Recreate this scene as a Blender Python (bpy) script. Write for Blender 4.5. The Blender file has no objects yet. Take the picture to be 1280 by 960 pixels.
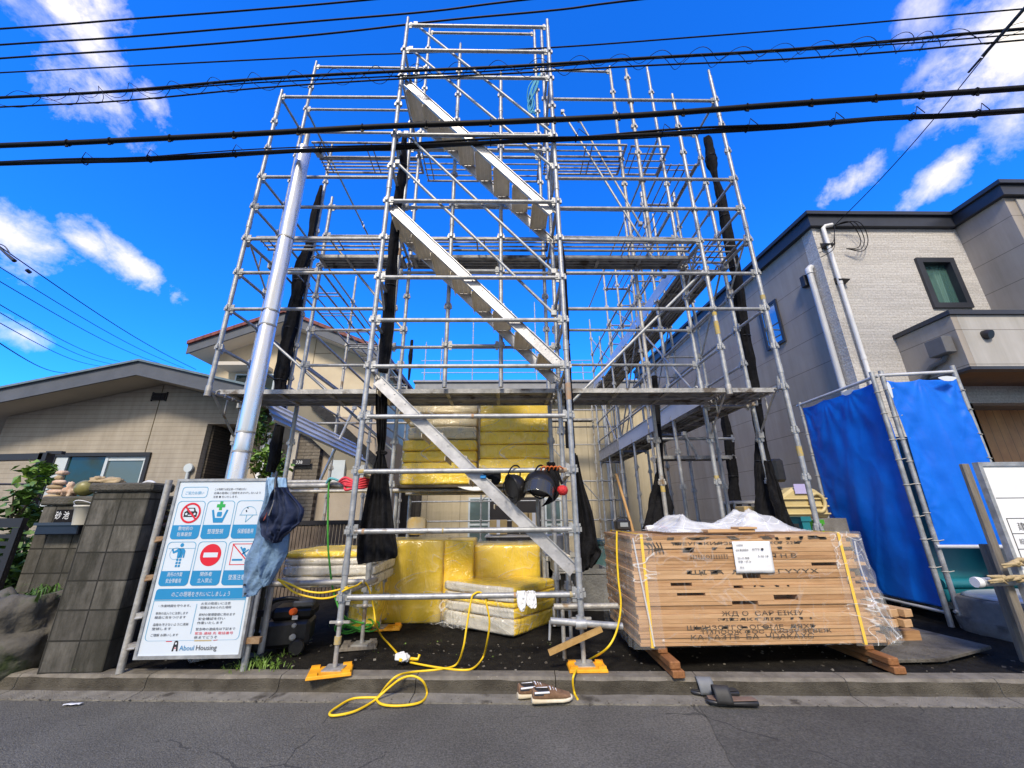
import bpy, bmesh, math, random
from mathutils import Vector, Matrix, noise
rnd = random.Random(7)
sc = bpy.context.scene
COL = sc.collection
rad = math.radians

# ------------------------------------------------------------------ camera
CAM_H = 1.0807
FPX, PITCH, YAW, ROLL = 490.3, rad(18.36), rad(-1.19), rad(-0.56)
fw = Vector((-math.sin(YAW)*math.cos(PITCH), math.cos(YAW)*math.cos(PITCH), math.sin(PITCH)))
r0 = Vector((math.cos(YAW), math.sin(YAW), 0)); u0 = r0.cross(fw)
rt = math.cos(ROLL)*r0 + math.sin(ROLL)*u0
up = -math.sin(ROLL)*r0 + math.cos(ROLL)*u0
camd = bpy.data.cameras.new('camera'); camd.sensor_width = 36; camd.sensor_fit = 'HORIZONTAL'
camd.lens = FPX/1280*36; camd.clip_start = 0.05; camd.clip_end = 2000
cam = bpy.data.objects.new('camera', camd); COL.objects.link(cam)
M = Matrix((rt, up, -fw)).transposed().to_4x4(); M.translation = (0, 0, CAM_H)
cam.matrix_world = M
sc.camera = cam
EYE = Vector((0, 0, CAM_H))
def ray(px, py): return rt*((px-640)/FPX) - up*((py-480)/FPX) + fw
def aY(px, py, Y): v = ray(px, py); return EYE + v*(Y/v.y)
def aZ(px, py, Z): v = ray(px, py); return EYE + v*((Z-CAM_H)/v.z)
def aX(px, py, X): v = ray(px, py); return EYE + v*(X/v.x)

# ------------------------------------------------------------------ light, sky, exposure
SUN_EL, SUN_AZ = 43, 191          # azimuth clockwise from +Y
sun_dir = Vector((math.sin(rad(SUN_AZ))*math.cos(rad(SUN_EL)), math.cos(rad(SUN_AZ))*math.cos(rad(SUN_EL)), math.sin(rad(SUN_EL))))
sd = bpy.data.lights.new('sun', 'SUN'); sd.energy = 2.6; sd.angle = rad(12); sd.color = (1, .89, .73)
so = bpy.data.objects.new('sun', sd); COL.objects.link(so)
so.rotation_euler = (-sun_dir).to_track_quat('-Z', 'Y').to_euler()
sc.view_settings.view_transform = 'Standard'; sc.view_settings.look = 'None'
sc.view_settings.gamma = 1; sc.view_settings.use_curve_mapping = False
sc.view_settings.exposure = 0.72

world = bpy.data.worlds.new('World'); sc.world = world; world.use_nodes = True
NT = world.node_tree; NT.nodes.clear()
def nn(t, **kw):
    n = NT.nodes.new(t)
    for k, v in kw.items(): setattr(n, k, v)
    return n
def wmath(op, a, b=None, c=None, clamp=False):
    n = nn('ShaderNodeMath', operation=op, use_clamp=clamp)
    for i, x in enumerate((a, b, c)):
        if x is None: continue
        if isinstance(x, (int, float)): n.inputs[i].default_value = x
        else: NT.links.new(x, n.inputs[i])
    return n.outputs[0]
sky = nn('ShaderNodeTexSky', sky_type='NISHITA'); sky.sun_disc = False
sky.sun_elevation = rad(SUN_EL); sky.sun_rotation = rad(SUN_AZ); sky.altitude = 0
sky.air_density = 1.0; sky.dust_density = 0.2; sky.ozone_density = 3.0
hsv = nn('ShaderNodeHueSaturation'); hsv.inputs['Saturation'].default_value = 1.28; hsv.inputs['Value'].default_value = 1.0
hsv.inputs['Hue'].default_value = 0.497
NT.links.new(sky.outputs[0], hsv.inputs['Color'])
tc = nn('ShaderNodeTexCoord')
def wdot(vec):
    n = nn('ShaderNodeVectorMath', operation='DOT_PRODUCT')
    NT.links.new(tc.outputs['Generated'], n.inputs[0]); n.inputs[1].default_value = vec
    return n.outputs['Value']
def wnoise(scale, detail, rough, dist=0.0):
    n = nn('ShaderNodeTexNoise'); n.inputs['Scale'].default_value = scale; n.inputs['Detail'].default_value = detail
    n.inputs['Roughness'].default_value = rough; n.inputs['Distortion'].default_value = dist
    NT.links.new(tc.outputs['Generated'], n.inputs['Vector'])
    return n.outputs['Fac']
nz = wnoise(7.0, 9, 0.64, 0.6); nz2 = wnoise(24.0, 6, 0.65, 0.3)
nsum = wmath('ADD', wmath('MULTIPLY', wmath('SUBTRACT', nz, 0.5), 3.6), wmath('ADD', wmath('MULTIPLY', wmath('SUBTRACT', nz2, 0.5), 2.0), wmath('MULTIPLY', wmath('SUBTRACT', wnoise(70.0, 4, 0.65, 0.2), 0.5), 0.8)))
# cloud banks: direction (through a pixel of the photograph), half sizes and tilt
def cloud(c, su, sv, tilt, gain, soft=1.0):
    c = c.normalized(); a = c.cross(Vector((0, 0, 1))).normalized(); b = a.cross(c).normalized()
    A = a*math.cos(rad(tilt)) + b*math.sin(rad(tilt)); B = -a*math.sin(rad(tilt)) + b*math.cos(rad(tilt))
    dc = wmath('MAXIMUM', wdot(c), 0.02)
    u = wmath('DIVIDE', wdot(A/su), dc); v = wmath('DIVIDE', wdot(B/sv), dc)
    d = wmath('SQRT', wmath('ADD', wmath('MULTIPLY', u, u), wmath('MULTIPLY', v, v)))
    e = wmath('ADD', wmath('SUBTRACT', 0.72, d), wmath('MULTIPLY', nsum, soft))
    e = wmath('MULTIPLY', e, gain*1.25)
    return wmath('MINIMUM', wmath('MAXIMUM', e, 0.0), 1.0)
CL = [(ray(100, 40), .16, .085, -58, .9, .6), (ray(130, 118), .10, .05, -40, .8, .6), (ray(195, 132), .07, .045, -55, .8, .6), (ray(50, 22), .14, .045, -10, .5, .6), (ray(8, 290), .11, .075, -20, 1.2, .4),
      (ray(110, 302), .06, .035, -20, 1.0, .45), (ray(172, 334), .12, .04, -24, 1.0, .45), (ray(28, 418), .06, .03, -10, .7, .5), (ray(1262, 60), .17, .12, 20, 1.0, .5),
      (ray(1262, 150), .08, .05, 60, .7, .5), (ray(1165, 150), .08, .035, 14, .6, .5), (ray(1068, 224), .085, .042, 14, 1.1, .45), (ray(1175, 222), .10, .042, 24, 1.1, .45),
      (ray(1160, 18), .05, .05, 70, .6, .5), (ray(1165, 80), .06, .025, 20, .5, .5),
      (Vector((0.1, -1, .5)), 3.2, 1.3, 0, 2.0, .5), (Vector((-1.0, -.6, .35)), .9, .4, 0, 1.4, .5), (Vector((1.0, -.5, .4)), .7, .4, 0, 1.2, .5)]
acc = None; rear = None
for c in CL[:-3]:
    m_ = cloud(*c)
    acc = m_ if acc is None else wmath('MAXIMUM', acc, m_)
acc = wmath('POWER', acc, 1.15)
for c in CL[-3:]:          # unseen grey cloud bank added behind the camera to neutralise blue fill light
    m_ = cloud(*c)
    rear = m_ if rear is None else wmath('MAXIMUM', rear, m_)
mix = nn('ShaderNodeMixRGB'); NT.links.new(acc, mix.inputs['Fac'])
gain = nn('ShaderNodeMixRGB', blend_type='MULTIPLY'); gain.inputs['Fac'].default_value = 1
NT.links.new(hsv.outputs[0], gain.inputs['Color1']); gain.inputs['Color2'].default_value = (.32, 1.30, 2.55, 1)
NT.links.new(gain.outputs[0], mix.inputs['Color1'])
mix.inputs['Color2'].default_value = (8.2, 7.6, 6.9, 1)
mix2 = nn('ShaderNodeMixRGB'); NT.links.new(rear, mix2.inputs['Fac']); NT.links.new(mix.outputs[0], mix2.inputs['Color1'])
mix2.inputs['Color2'].default_value = (5.4, 5.1, 4.75, 1); mix = mix2
bg = nn('ShaderNodeBackground'); bg.inputs['Strength'].default_value = 0.1
NT.links.new(mix.outputs[0], bg.inputs['Color'])
wo = nn('ShaderNodeOutputWorld'); NT.links.new(bg.outputs[0], wo.inputs['Surface'])

# ------------------------------------------------------------------ materials
def mat(name, c1, c2=None, scale=6.0, rough=0.6, metal=0.0, bump=0.0, bscale=40.0, spots=None, sscale=9.0, sthr=0.62,
        stretch=(1, 1, 1), detail=5, spec=0.5, alpha=1.0, trans=0.0, sss=0.0, rvar=0.0, coat=0.0):
    m = bpy.data.materials.new(name); m.use_nodes = True
    nt = m.node_tree; N = nt.nodes; L = nt.links; P = N['Principled BSDF']
    P.inputs['Roughness'].default_value = rough; P.inputs['Metallic'].default_value = metal
    P.inputs['Specular IOR Level'].default_value = spec; P.inputs['Alpha'].default_value = alpha
    P.inputs['Transmission Weight'].default_value = trans; P.inputs['Coat Weight'].default_value = coat
    col = (*c1, 1); P.inputs['Base Color'].default_value = col
    t = N.new('ShaderNodeTexCoord'); mp = N.new('ShaderNodeMapping'); mp.inputs['Scale'].default_value = stretch
    L.new(t.outputs['Object'], mp.inputs['Vector'])
    out = None
    if c2:
        n = N.new('ShaderNodeTexNoise'); n.inputs['Scale'].default_value = scale; n.inputs['Detail'].default_value = detail
        n.inputs['Roughness'].default_value = .6
        L.new(mp.outputs[0], n.inputs['Vector'])
        r = N.new('ShaderNodeValToRGB'); r.color_ramp.elements[0].position = .35; r.color_ramp.elements[1].position = .65
        r.color_ramp.elements[0].color = col; r.color_ramp.elements[1].color = (*c2, 1)
        L.new(n.outputs['Fac'], r.inputs['Fac']); out = r.outputs['Color']
        if rvar:
            mr = N.new('ShaderNodeMapRange'); mr.inputs['To Min'].default_value = rough-rvar; mr.inputs['To Max'].default_value = rough+rvar
            L.new(n.outputs['Fac'], mr.inputs['Value']); L.new(mr.outputs[0], P.inputs['Roughness'])
    if spots:
        n2 = N.new('ShaderNodeTexNoise'); n2.inputs['Scale'].default_value = sscale; n2.inputs['Detail'].default_value = 6
        L.new(mp.outputs[0], n2.inputs['Vector'])
        r2 = N.new('ShaderNodeValToRGB'); r2.color_ramp.elements[0].position = sthr; r2.color_ramp.elements[1].position = sthr+.08
        L.new(n2.outputs['Fac'], r2.inputs['Fac'])
        mx = N.new('ShaderNodeMixRGB'); L.new(r2.outputs['Color'], mx.inputs['Fac'])
        if out: L.new(out, mx.inputs['Color1'])
        else: mx.inputs['Color1'].default_value = col
        mx.inputs['Color2'].default_value = (*spots, 1); out = mx.outputs['Color']
    if out: L.new(out, P.inputs['Base Color'])
    if bump:
        n3 = N.new('ShaderNodeTexNoise'); n3.inputs['Scale'].default_value = bscale; n3.inputs['Detail'].default_value = 4
        L.new(mp.outputs[0], n3.inputs['Vector'])
        b = N.new('ShaderNodeBump'); b.inputs['Strength'].default_value = bump; b.inputs['Distance'].default_value = .02
        L.new(n3.outputs['Fac'], b.inputs['Height']); L.new(b.outputs[0], P.inputs['Normal'])
    m['nodes_out'] = ''
    return m
def line_mat(name, c1, c2, pitch, axis='Z', width=0.12, depth=0.5, rough=0.7, nscale=30, nbump=.15, brick=None, dirt=None):
    """cladding with grooves: real-size pitch in metres along one object axis"""
    m = mat(name, c1, c2, 3.0, rough)
    nt = m.node_tree; N = nt.nodes; L = nt.links; P = N['Principled BSDF']
    t = N.new('ShaderNodeTexCoord')
    sx = N.new('ShaderNodeSeparateXYZ'); L.new(t.outputs['Object'], sx.inputs[0])
    def ma(op, a, b=None):
        n = N.new('ShaderNodeMath'); n.operation = op
        for i, x in enumerate((a, b)):
            if x is None: continue
            if isinstance(x, (int, float)): n.inputs[i].default_value = x
            else: L.new(x, n.inputs[i])
        return n.outputs[0]
    f = ma('FRACT', ma('DIVIDE', sx.outputs[axis], pitch))
    g = ma('LESS_THAN', f, width)
    old = P.inputs['Base Color'].links[0].from_socket
    mx = N.new('ShaderNodeMixRGB'); mx.blend_type = 'MULTIPLY'
    L.new(ma('MULTIPLY', g, depth), mx.inputs['Fac']); L.new(old, mx.inputs['Color1']); mx.inputs['Color2'].default_value = (.25, .23, .2, 1)
    L.new(mx.outputs[0], P.inputs['Base Color'])
    mp = N.new('ShaderNodeMapping'); mp.inputs['Scale'].default_value = (3.2, 3.2, .22); L.new(t.outputs['Object'], mp.inputs['Vector'])
    ns = N.new('ShaderNodeTexNoise'); ns.inputs['Scale'].default_value = 1.4; ns.inputs['Detail'].default_value = 8; ns.inputs['Roughness'].default_value = .7; L.new(mp.outputs[0], ns.inputs['Vector'])
    rs_ = N.new('ShaderNodeValToRGB'); rs_.color_ramp.elements[0].position = .35; rs_.color_ramp.elements[1].position = .7; rs_.color_ramp.elements[0].color = (1.04, 1.04, 1.04, 1); rs_.color_ramp.elements[1].color = (.80, .79, .76, 1)
    L.new(ns.outputs['Fac'], rs_.inputs['Fac']); mz = N.new('ShaderNodeMixRGB'); mz.blend_type = 'MULTIPLY'; mz.inputs['Fac'].default_value = 1; L.new(mx.outputs[0], mz.inputs['Color1']); L.new(rs_.outputs['Color'], mz.inputs['Color2']); L.new(mz.outputs[0], P.inputs['Base Color'])
    n3 = N.new('ShaderNodeTexNoise'); n3.inputs['Scale'].default_value = nscale; n3.inputs['Detail'].default_value = 5
    L.new(t.outputs['Object'], n3.inputs['Vector'])
    h = ma('ADD', ma('MULTIPLY', f, .5), ma('MULTIPLY', n3.outputs['Fac'], nbump))
    b = N.new('ShaderNodeBump'); b.inputs['Strength'].default_value = .6; b.inputs['Distance'].default_value = .02
    L.new(h, b.inputs['Height']); L.new(b.outputs[0], P.inputs['Normal'])
    return m
def brick_mat(name, c1, c2, mortar, bw, bh, msize, rough=.85, axes='XZ', bump=.6, nscale=25, offset=.5, stain=0):
    m = mat(name, c1, c2, 4, rough); nt = m.node_tree; N = nt.nodes; L = nt.links; P = N['Principled BSDF']
    t = N.new('ShaderNodeTexCoord'); sx = N.new('ShaderNodeSeparateXYZ'); L.new(t.outputs['Object'], sx.inputs[0])
    cx = N.new('ShaderNodeCombineXYZ'); L.new(sx.outputs[axes[0]], cx.inputs[0]); L.new(sx.outputs[axes[1]], cx.inputs[1])
    br = N.new('ShaderNodeTexBrick'); br.inputs['Scale'].default_value = 1; br.inputs['Brick Width'].default_value = bw
    br.inputs['Row Height'].default_value = bh; br.inputs['Mortar Size'].default_value = msize; br.inputs['Bias'].default_value = 0; br.offset = offset
    br.inputs['Color1'].default_value = (*c1, 1); br.inputs['Color2'].default_value = (*c2, 1); br.inputs['Mortar'].default_value = (*mortar, 1)
    L.new(cx.outputs[0], br.inputs['Vector'])
    n3 = N.new('ShaderNodeTexNoise'); n3.inputs['Scale'].default_value = nscale; n3.inputs['Detail'].default_value = 6
    L.new(t.outputs['Object'], n3.inputs['Vector'])
    mx = N.new('ShaderNodeMixRGB'); mx.blend_type = 'OVERLAY'; mx.inputs['Fac'].default_value = .55
    L.new(br.outputs['Color'], mx.inputs['Color1']); L.new(n3.outputs['Fac'], mx.inputs['Color2']); fin = mx.outputs[0]
    if stain:
        mp = N.new('ShaderNodeMapping'); mp.inputs['Scale'].default_value = (5, 5, 1.2); L.new(t.outputs['Object'], mp.inputs['Vector'])
        n4 = N.new('ShaderNodeTexNoise'); n4.inputs['Scale'].default_value = 1.6; n4.inputs['Detail'].default_value = 7; n4.inputs['Roughness'].default_value = .7; L.new(mp.outputs[0], n4.inputs['Vector'])
        r4 = N.new('ShaderNodeValToRGB'); r4.color_ramp.elements[0].position = .38; r4.color_ramp.elements[1].position = .60; r4.color_ramp.elements[1].color = (stain, stain, stain, 1); r4.color_ramp.elements[0].color = (0, 0, 0, 1)
        L.new(n4.outputs['Fac'], r4.inputs['Fac']); m4 = N.new('ShaderNodeMixRGB'); L.new(r4.outputs['Color'], m4.inputs['Fac']); L.new(fin, m4.inputs['Color1']); m4.inputs['Color2'].default_value = (.022, .021, .014, 1); fin = m4.outputs[0]
    L.new(fin, P.inputs['Base Color'])
    ad = N.new('ShaderNodeMath'); ad.operation = 'MULTIPLY_ADD'; L.new(br.outputs['Fac'], ad.inputs[0]); ad.inputs[1].default_value = -.7; L.new(n3.outputs['Fac'], ad.inputs[2])
    b = N.new('ShaderNodeBump'); b.inputs['Strength'].default_value = bump; b.inputs['Distance'].default_value = .015
    L.new(ad.outputs[0], b.inputs['Height']); L.new(b.outputs[0], P.inputs['Normal'])
    return m
def glass_mat(name, tint, rough=.03):
    m = mat(name, tint, None, rough=rough, spec=.5)
    return m

G = {}
G['galv'] = mat('galvanised steel', (.27, .28, .285), (.44, .45, .455), 14, .48, .4, .12, 60, spots=(.17, .135, .10), sscale=9, sthr=.67, rvar=.12)
G['galv_old'] = mat('weathered steel', (.30, .29, .27), (.48, .47, .44), 10, .55, .4, .2, 50, spots=(.24, .17, .10), sscale=6, sthr=.60, rvar=.1)
G['galv_new'] = mat('bright zinc', (.55, .56, .57), (.70, .71, .72), 5, .40, .35, .05, 30, rvar=.1)
G['alu'] = mat('aluminium stair', (.40, .40, .41), (.56, .56, .57), 12, .45, .4, .08, 60, spots=(.45, .44, .42), sscale=11, sthr=.68)
G['deck'] = mat('deck steel', (.26, .26, .255), (.44, .435, .42), 9, .6, .45, .25, 45, spots=(.13, .11, .09), sscale=5, sthr=.58)
G['tread'] = mat('tread plate', (.70, .63, .48), (.80, .73, .58), 8, .6, .0, .1, 50)
G['net'] = mat('black netting', (.006, .006, .007), (.014, .014, .016), 20, .85, 0, .5, 90, spec=.15)
G['cable'] = mat('cable sheath', (.003, .003, .0035), (.007, .007, .008), 20, .6, spec=.2)
G['thinwire'] = mat('thin wire', (.006, .006, .010), None, rough=.6, spec=.2)
def asphalt_mat(name, c1, c2, sp):
    m = mat(name, c1, c2, 85, .92, 0, 1.0, 170, spots=sp, sscale=105, sthr=.67, detail=9)
    nt = m.node_tree; N = nt.nodes; L = nt.links; P = N['Principled BSDF']; old = P.inputs['Base Color'].links[0].from_socket
    t = N.new('ShaderNodeTexCoord')
    n = N.new('ShaderNodeTexNoise'); n.inputs['Scale'].default_value = 1.1; n.inputs['Detail'].default_value = 6; n.inputs['Roughness'].default_value = .65; L.new(t.outputs['Object'], n.inputs['Vector'])
    r = N.new('ShaderNodeValToRGB'); r.color_ramp.elements[0].position = .3; r.color_ramp.elements[1].position = .7; r.color_ramp.elements[0].color = (.66, .65, .63, 1); r.color_ramp.elements[1].color = (1.16, 1.15, 1.11, 1)
    L.new(n.outputs['Fac'], r.inputs['Fac'])
    mx = N.new('ShaderNodeMixRGB'); mx.blend_type = 'MULTIPLY'; mx.inputs['Fac'].default_value = 1; L.new(old, mx.inputs['Color1']); L.new(r.outputs['Color'], mx.inputs['Color2'])
    n5 = N.new('ShaderNodeTexNoise'); n5.inputs['Scale'].default_value = 3; n5.inputs['Detail'].default_value = 4; L.new(t.outputs['Object'], n5.inputs['Vector'])
    ad = N.new('ShaderNodeVectorMath'); ad.operation = 'MULTIPLY_ADD'; L.new(n5.outputs['Color'], ad.inputs[0]); ad.inputs[1].default_value = (.35, .35, 0); L.new(t.outputs['Object'], ad.inputs[2])
    v = N.new('ShaderNodeTexVoronoi'); v.feature = 'DISTANCE_TO_EDGE'; v.inputs['Scale'].default_value = .55; L.new(ad.outputs[0], v.inputs['Vector'])
    lt = N.new('ShaderNodeMath'); lt.operation = 'LESS_THAN'; L.new(v.outputs['Distance'], lt.inputs[0]); lt.inputs[1].default_value = .0035
    ms = N.new('ShaderNodeMath'); ms.operation = 'MULTIPLY'; L.new(lt.outputs[0], ms.inputs[0]); L.new(r.outputs['Alpha'], ms.inputs[1])
    gt = N.new('ShaderNodeMath'); gt.operation = 'GREATER_THAN'; L.new(n.outputs['Fac'], gt.inputs[0]); gt.inputs[1].default_value = .5
    m2 = N.new('ShaderNodeMath'); m2.operation = 'MULTIPLY'; L.new(lt.outputs[0], m2.inputs[0]); L.new(gt.outputs[0], m2.inputs[1])
    m3 = N.new('ShaderNodeMath'); m3.operation = 'MULTIPLY'; L.new(m2.outputs[0], m3.inputs[0]); m3.inputs[1].default_value = .6
    mc = N.new('ShaderNodeMixRGB'); L.new(m3.outputs[0], mc.inputs['Fac']); L.new(mx.outputs[0], mc.inputs['Color1']); mc.inputs['Color2'].default_value = (.03, .03, .03, 1)
    L.new(mc.outputs[0], P.inputs['Base Color']); return m
G['asphalt'] = asphalt_mat('asphalt', (.10, .096, .083), (.225, .216, .19), (.38, .365, .32))
G['concrete'] = mat('kerb concrete', (.13, .115, .09), (.25, .225, .18), 7, .9, 0, .7, 160, spots=(.40, .37, .31), sscale=60, sthr=.66)
G['soil'] = mat('dark soil', (.007, .006, .005), (.018, .016, .013), 14, .95, 0, 1.0, 70, spots=(.045, .04, .032), sscale=55, sthr=.68, spec=.2)
G['ground'] = mat('earth', (.05, .045, .04), (.08, .07, .06), 3, .95)
G['slab'] = mat('old concrete slab', (.13, .12, .105), (.22, .21, .19), 5, .9, 0, .4, 60, spots=(.07, .062, .055), sscale=3, sthr=.56)
G['yplastic'] = mat('yellow plastic', (.80, .33, .01), (.88, .42, .02), 12, .45, 0, .1, 40, spots=(.45, .25, .05), sscale=14, sthr=.66)
G['white'] = mat('white', (.74, .75, .76), (.80, .81, .82), 6, .5)
G['black'] = mat('black plastic', (.012, .012, .013), (.022, .022, .024), 20, .4)
G['rust'] = mat('rusty iron', (.20, .11, .05), (.32, .22, .13), 15, .8, .2, .3, 60)

# ------------------------------------------------------------------ mesh building
class MB:
    def __init__(s): s.v = []; s.f = []; s.m = []; s.s = []
    def add(s, vs, fs, mi=0, smooth=False):
        o = len(s.v); s.v += [Vector(v) for v in vs]
        for f in fs: s.f.append(tuple(i+o for i in f)); s.m.append(mi); s.s.append(smooth)
    def box(s, c, size, R=None, mi=0):
        c = Vector(c); hx, hy, hz = (x/2 for x in size); vs = []
        for x in (-hx, hx):
            for y in (-hy, hy):
                for z in (-hz, hz):
                    p = Vector((x, y, z)); vs.append(c + (R @ p if R else p))
        s.add(vs, [(0, 1, 3, 2), (4, 6, 7, 5), (0, 4, 5, 1), (2, 3, 7, 6), (0, 2, 6, 4), (1, 5, 7, 3)], mi)
    def box2(s, a, b, mi=0):
        a = Vector(a); b = Vector(b); s.box((a+b)/2, [abs(x) for x in (b-a)], None, mi)
    def beam(s, a, b, w, h, mi=0, upv=(0, 0, 1)):
        """box from a to b, w sideways, h along up"""
        a = Vector(a); b = Vector(b); d = (b-a); L = d.length; d.normalize()
        x = d.cross(Vector(upv)); 
        if x.length < 1e-4: x = d.cross(Vector((0, 1, 0)))
        x.normalize(); z = x.cross(d).normalized()
        R = Matrix((d, x, z)).transposed()
        s.box((a+b)/2, (L, w, h), R, mi)
    def tube(s, pts, r, n=8, mi=0, caps=True, closed=False):
        pts = [Vector(p) for p in pts]; N = len(pts)
        rs = r if isinstance(r, (list, tuple)) else [r]*N
        t0 = (pts[1]-pts[0]).normalized()
        x = t0.cross(Vector((0, 0, 1)))
        if x.length < 1e-3: x = t0.cross(Vector((0, 1, 0)))
        x.normalize(); vs = []; prev = t0; fs = []
        for i, p in enumerate(pts):
            if closed: t = (pts[(i+1) % N]-pts[i-1]).normalized()
            else: t = (pts[min(i+1, N-1)]-pts[max(i-1, 0)]).normalized()
            q = prev.rotation_difference(t); x = (q @ x); x = (x - t*x.dot(t)).normalized(); prev = t
            y = t.cross(x)
            for k in range(n):
                a = 2*math.pi*k/n; vs.append(p + (x*math.cos(a)+y*math.sin(a))*rs[i])
        for i in range(N if closed else N-1):
            for k in range(n):
                j = (i+1) % N
                fs.append((i*n+k, i*n+(k+1) % n, j*n+(k+1) % n, j*n+k))
        s.add(vs, fs, mi, True)
        if caps and not closed:
            s.add(vs[:n][::-1], [tuple(range(n))], mi); s.add(vs[-n:], [tuple(range(n))], mi)
    def prism(s, poly, d, mi=0):
        """polygon of 3D points extruded by vector d"""
        n = len(poly); P = [Vector(p) for p in poly]; Q = [p+Vector(d) for p in P]
        s.add(P+Q, [tuple(range(n))[::-1], tuple(range(n, 2*n))] + [(i, (i+1) % n, n+(i+1) % n, n+i) for i in range(n)], mi)
    def lathe(s, c, prof, n=16, mi=0, axis=(0, 0, 1), smooth=True):
        c = Vector(c); a = Vector(axis).normalized(); x = a.orthogonal().normalized(); y = a.cross(x); vs = []; fs = []
        for r, z in prof:
            for k in range(n):
                t = 2*math.pi*k/n; vs.append(c + a*z + (x*math.cos(t)+y*math.sin(t))*r)
        for i in range(len(prof)-1):
            for k in range(n): fs.append((i*n+k, i*n+(k+1) % n, (i+1)*n+(k+1) % n, (i+1)*n+k))
        s.add(vs, fs, mi, smooth)
        s.add(vs[:n], [tuple(range(n))[::-1]], mi); s.add(vs[-n:], [tuple(range(n))], mi)
    def grid(s, nu, nv, fn, mi=0, smooth=True, flip=False):
        vs = [fn(i/nu, j/nv) for j in range(nv+1) for i in range(nu+1)]
        fs = []
        for j in range(nv):
            for i in range(nu):
                q = (j*(nu+1)+i, j*(nu+1)+i+1, (j+1)*(nu+1)+i+1, (j+1)*(nu+1)+i); fs.append(q[::-1] if flip else q)
        s.add(vs, fs, mi, smooth)
    def loft(s, secs, mi=0, smooth=True, caps=True):
        n = len(secs[0]); vs = [p for q in secs for p in q]; fs = []
        for i in range(len(secs)-1):
            for k in range(n): fs.append((i*n+k, i*n+(k+1) % n, (i+1)*n+(k+1) % n, (i+1)*n+k))
        s.add(vs, fs, mi, smooth)
        if caps: s.add(secs[0], [tuple(range(n))[::-1]], mi); s.add(secs[-1], [tuple(range(n))], mi)

def obj(name, mb, m, parent=None, bevel=0, origin=None, solid=0):
    me = bpy.data.meshes.new(name)
    off = Vector(parent['loc']) if parent is not None else (Vector(origin) if origin is not None else Vector((0, 0, 0)))
    me.from_pydata([tuple(v-off) for v in mb.v], [], mb.f)
    for x in (m if isinstance(m, (list, tuple)) else [m]): me.materials.append(x)
    for i, p in enumerate(me.polygons): p.material_index = mb.m[i]; p.use_smooth = mb.s[i]
    bm = bmesh.new(); bm.from_mesh(me)
    if bevel:
        bmesh.ops.remove_doubles(bm, verts=bm.verts, dist=1e-6)
        es = [e for e in bm.edges if len(e.link_faces) == 2 and e.calc_face_angle(0) > .6]
        bmesh.ops.bevel(bm, geom=es, offset=bevel, segments=1, affect='EDGES', profile=.5, clamp_overlap=True)
    bmesh.ops.recalc_face_normals(bm, faces=bm.faces)
    bm.to_mesh(me); bm.free()
    o = bpy.data.objects.new(name, me); COL.objects.link(o)
    if parent is not None:
        o.parent = parent
        o['loc'] = list(off)
    else:
        o.location = off; o['loc'] = list(off)
    if solid:
        md = o.modifiers.new('thickness', 'SOLIDIFY'); md.thickness = solid; md.offset = 0
    return o
def tag(o, label, cat, group=None, kind=None):
    if label: o['label'] = label
    if cat: o['category'] = cat
    if group: o['group'] = group
    if kind: o['kind'] = kind
    return o
def thing(name, label, cat, loc, group=None):
    o = bpy.data.objects.new(name, None); COL.objects.link(o); o.location = loc; o['loc'] = list(loc)
    o.empty_display_size = .1
    return tag(o, label, cat, group)
def struct(name, mb, m, **k):
    o = obj(name, mb, m, **k); o['kind'] = 'structure'; return o
_fontcache = {}
def text_into(mb, s, origin, xdir, ydir, size, align='LEFT', thick=0.0015, mi=0, width=None):
    """lettering as thin raised shapes; size is the letter height in metres"""
    cu = bpy.data.curves.new('t', 'FONT'); cu.body = s; cu.size = 1; cu.align_x = align; cu.resolution_u = 2
    o = bpy.data.objects.new('t', cu); COL.objects.link(o)
    dg = bpy.context.evaluated_depsgraph_get(); me = bpy.data.meshes.new_from_object(o.evaluated_get(dg))
    xs = [v.co.x for v in me.vertices]
    sx = size
    if width and xs and max(xs)-min(xs) > 1e-6: sx = width/(max(xs)-min(xs))
    X = Vector(xdir).normalized(); Y = Vector(ydir).normalized(); Z = X.cross(Y)
    O = Vector(origin) + Z*thick
    vs = [O + X*(v.co.x*sx) + Y*(v.co.y*size) for v in me.vertices]
    mb.add(vs, [tuple(p.vertices) for p in me.polygons], mi)
    COL.objects.unlink(o); bpy.data.objects.remove(o); bpy.data.curves.remove(cu); bpy.data.meshes.remove(me)
# ------------------------------------------------------------------ ground, road, kerb
KD = Vector((1, -.06, 0)).normalized()          # kerb runs this way
KN = Vector((.06, 1, 0)).normalized()
K0 = Vector((0, 3.24, 0))
def kp(s, n, z): return K0 + KD*s + KN*n + Vector((0, 0, z))
b = MB(); b.add([(-300, -300, -.30), (300, -300, -.30), (300, 300, -.30), (-300, 300, -.30)], [(0, 1, 2, 3)]); struct('terrain', b, G['ground'])
b = MB(); b.add([kp(-60, -8, -.104), kp(60, -8, -.104), kp(60, -.13, -.104), kp(-60, -.13, -.104)], [(0, 1, 2, 3)]); struct('road', b, G['asphalt'])
b = MB()
G['patch'] = asphalt_mat('newer asphalt', (.075, .072, .063), (.165, .159, .141), (.30, .288, .258))
ed_ = [kp(1.25-.30*k/24+.012*noise.noise(Vector((k*.9, 0, 4)))+.02*noise.noise(Vector((k*.25, 5, 4))), -.135-2.4*k/24, -.100) for k in range(25)]
for k in range(24): b.add([ed_[k], ed_[k+1], kp(5, -.135-2.4*(k+1)/24, -.100), kp(5, -.135-2.4*k/24, -.100)], [(0, 1, 2, 3)])
struct('road', b, G['patch'])
b = MB()
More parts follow.
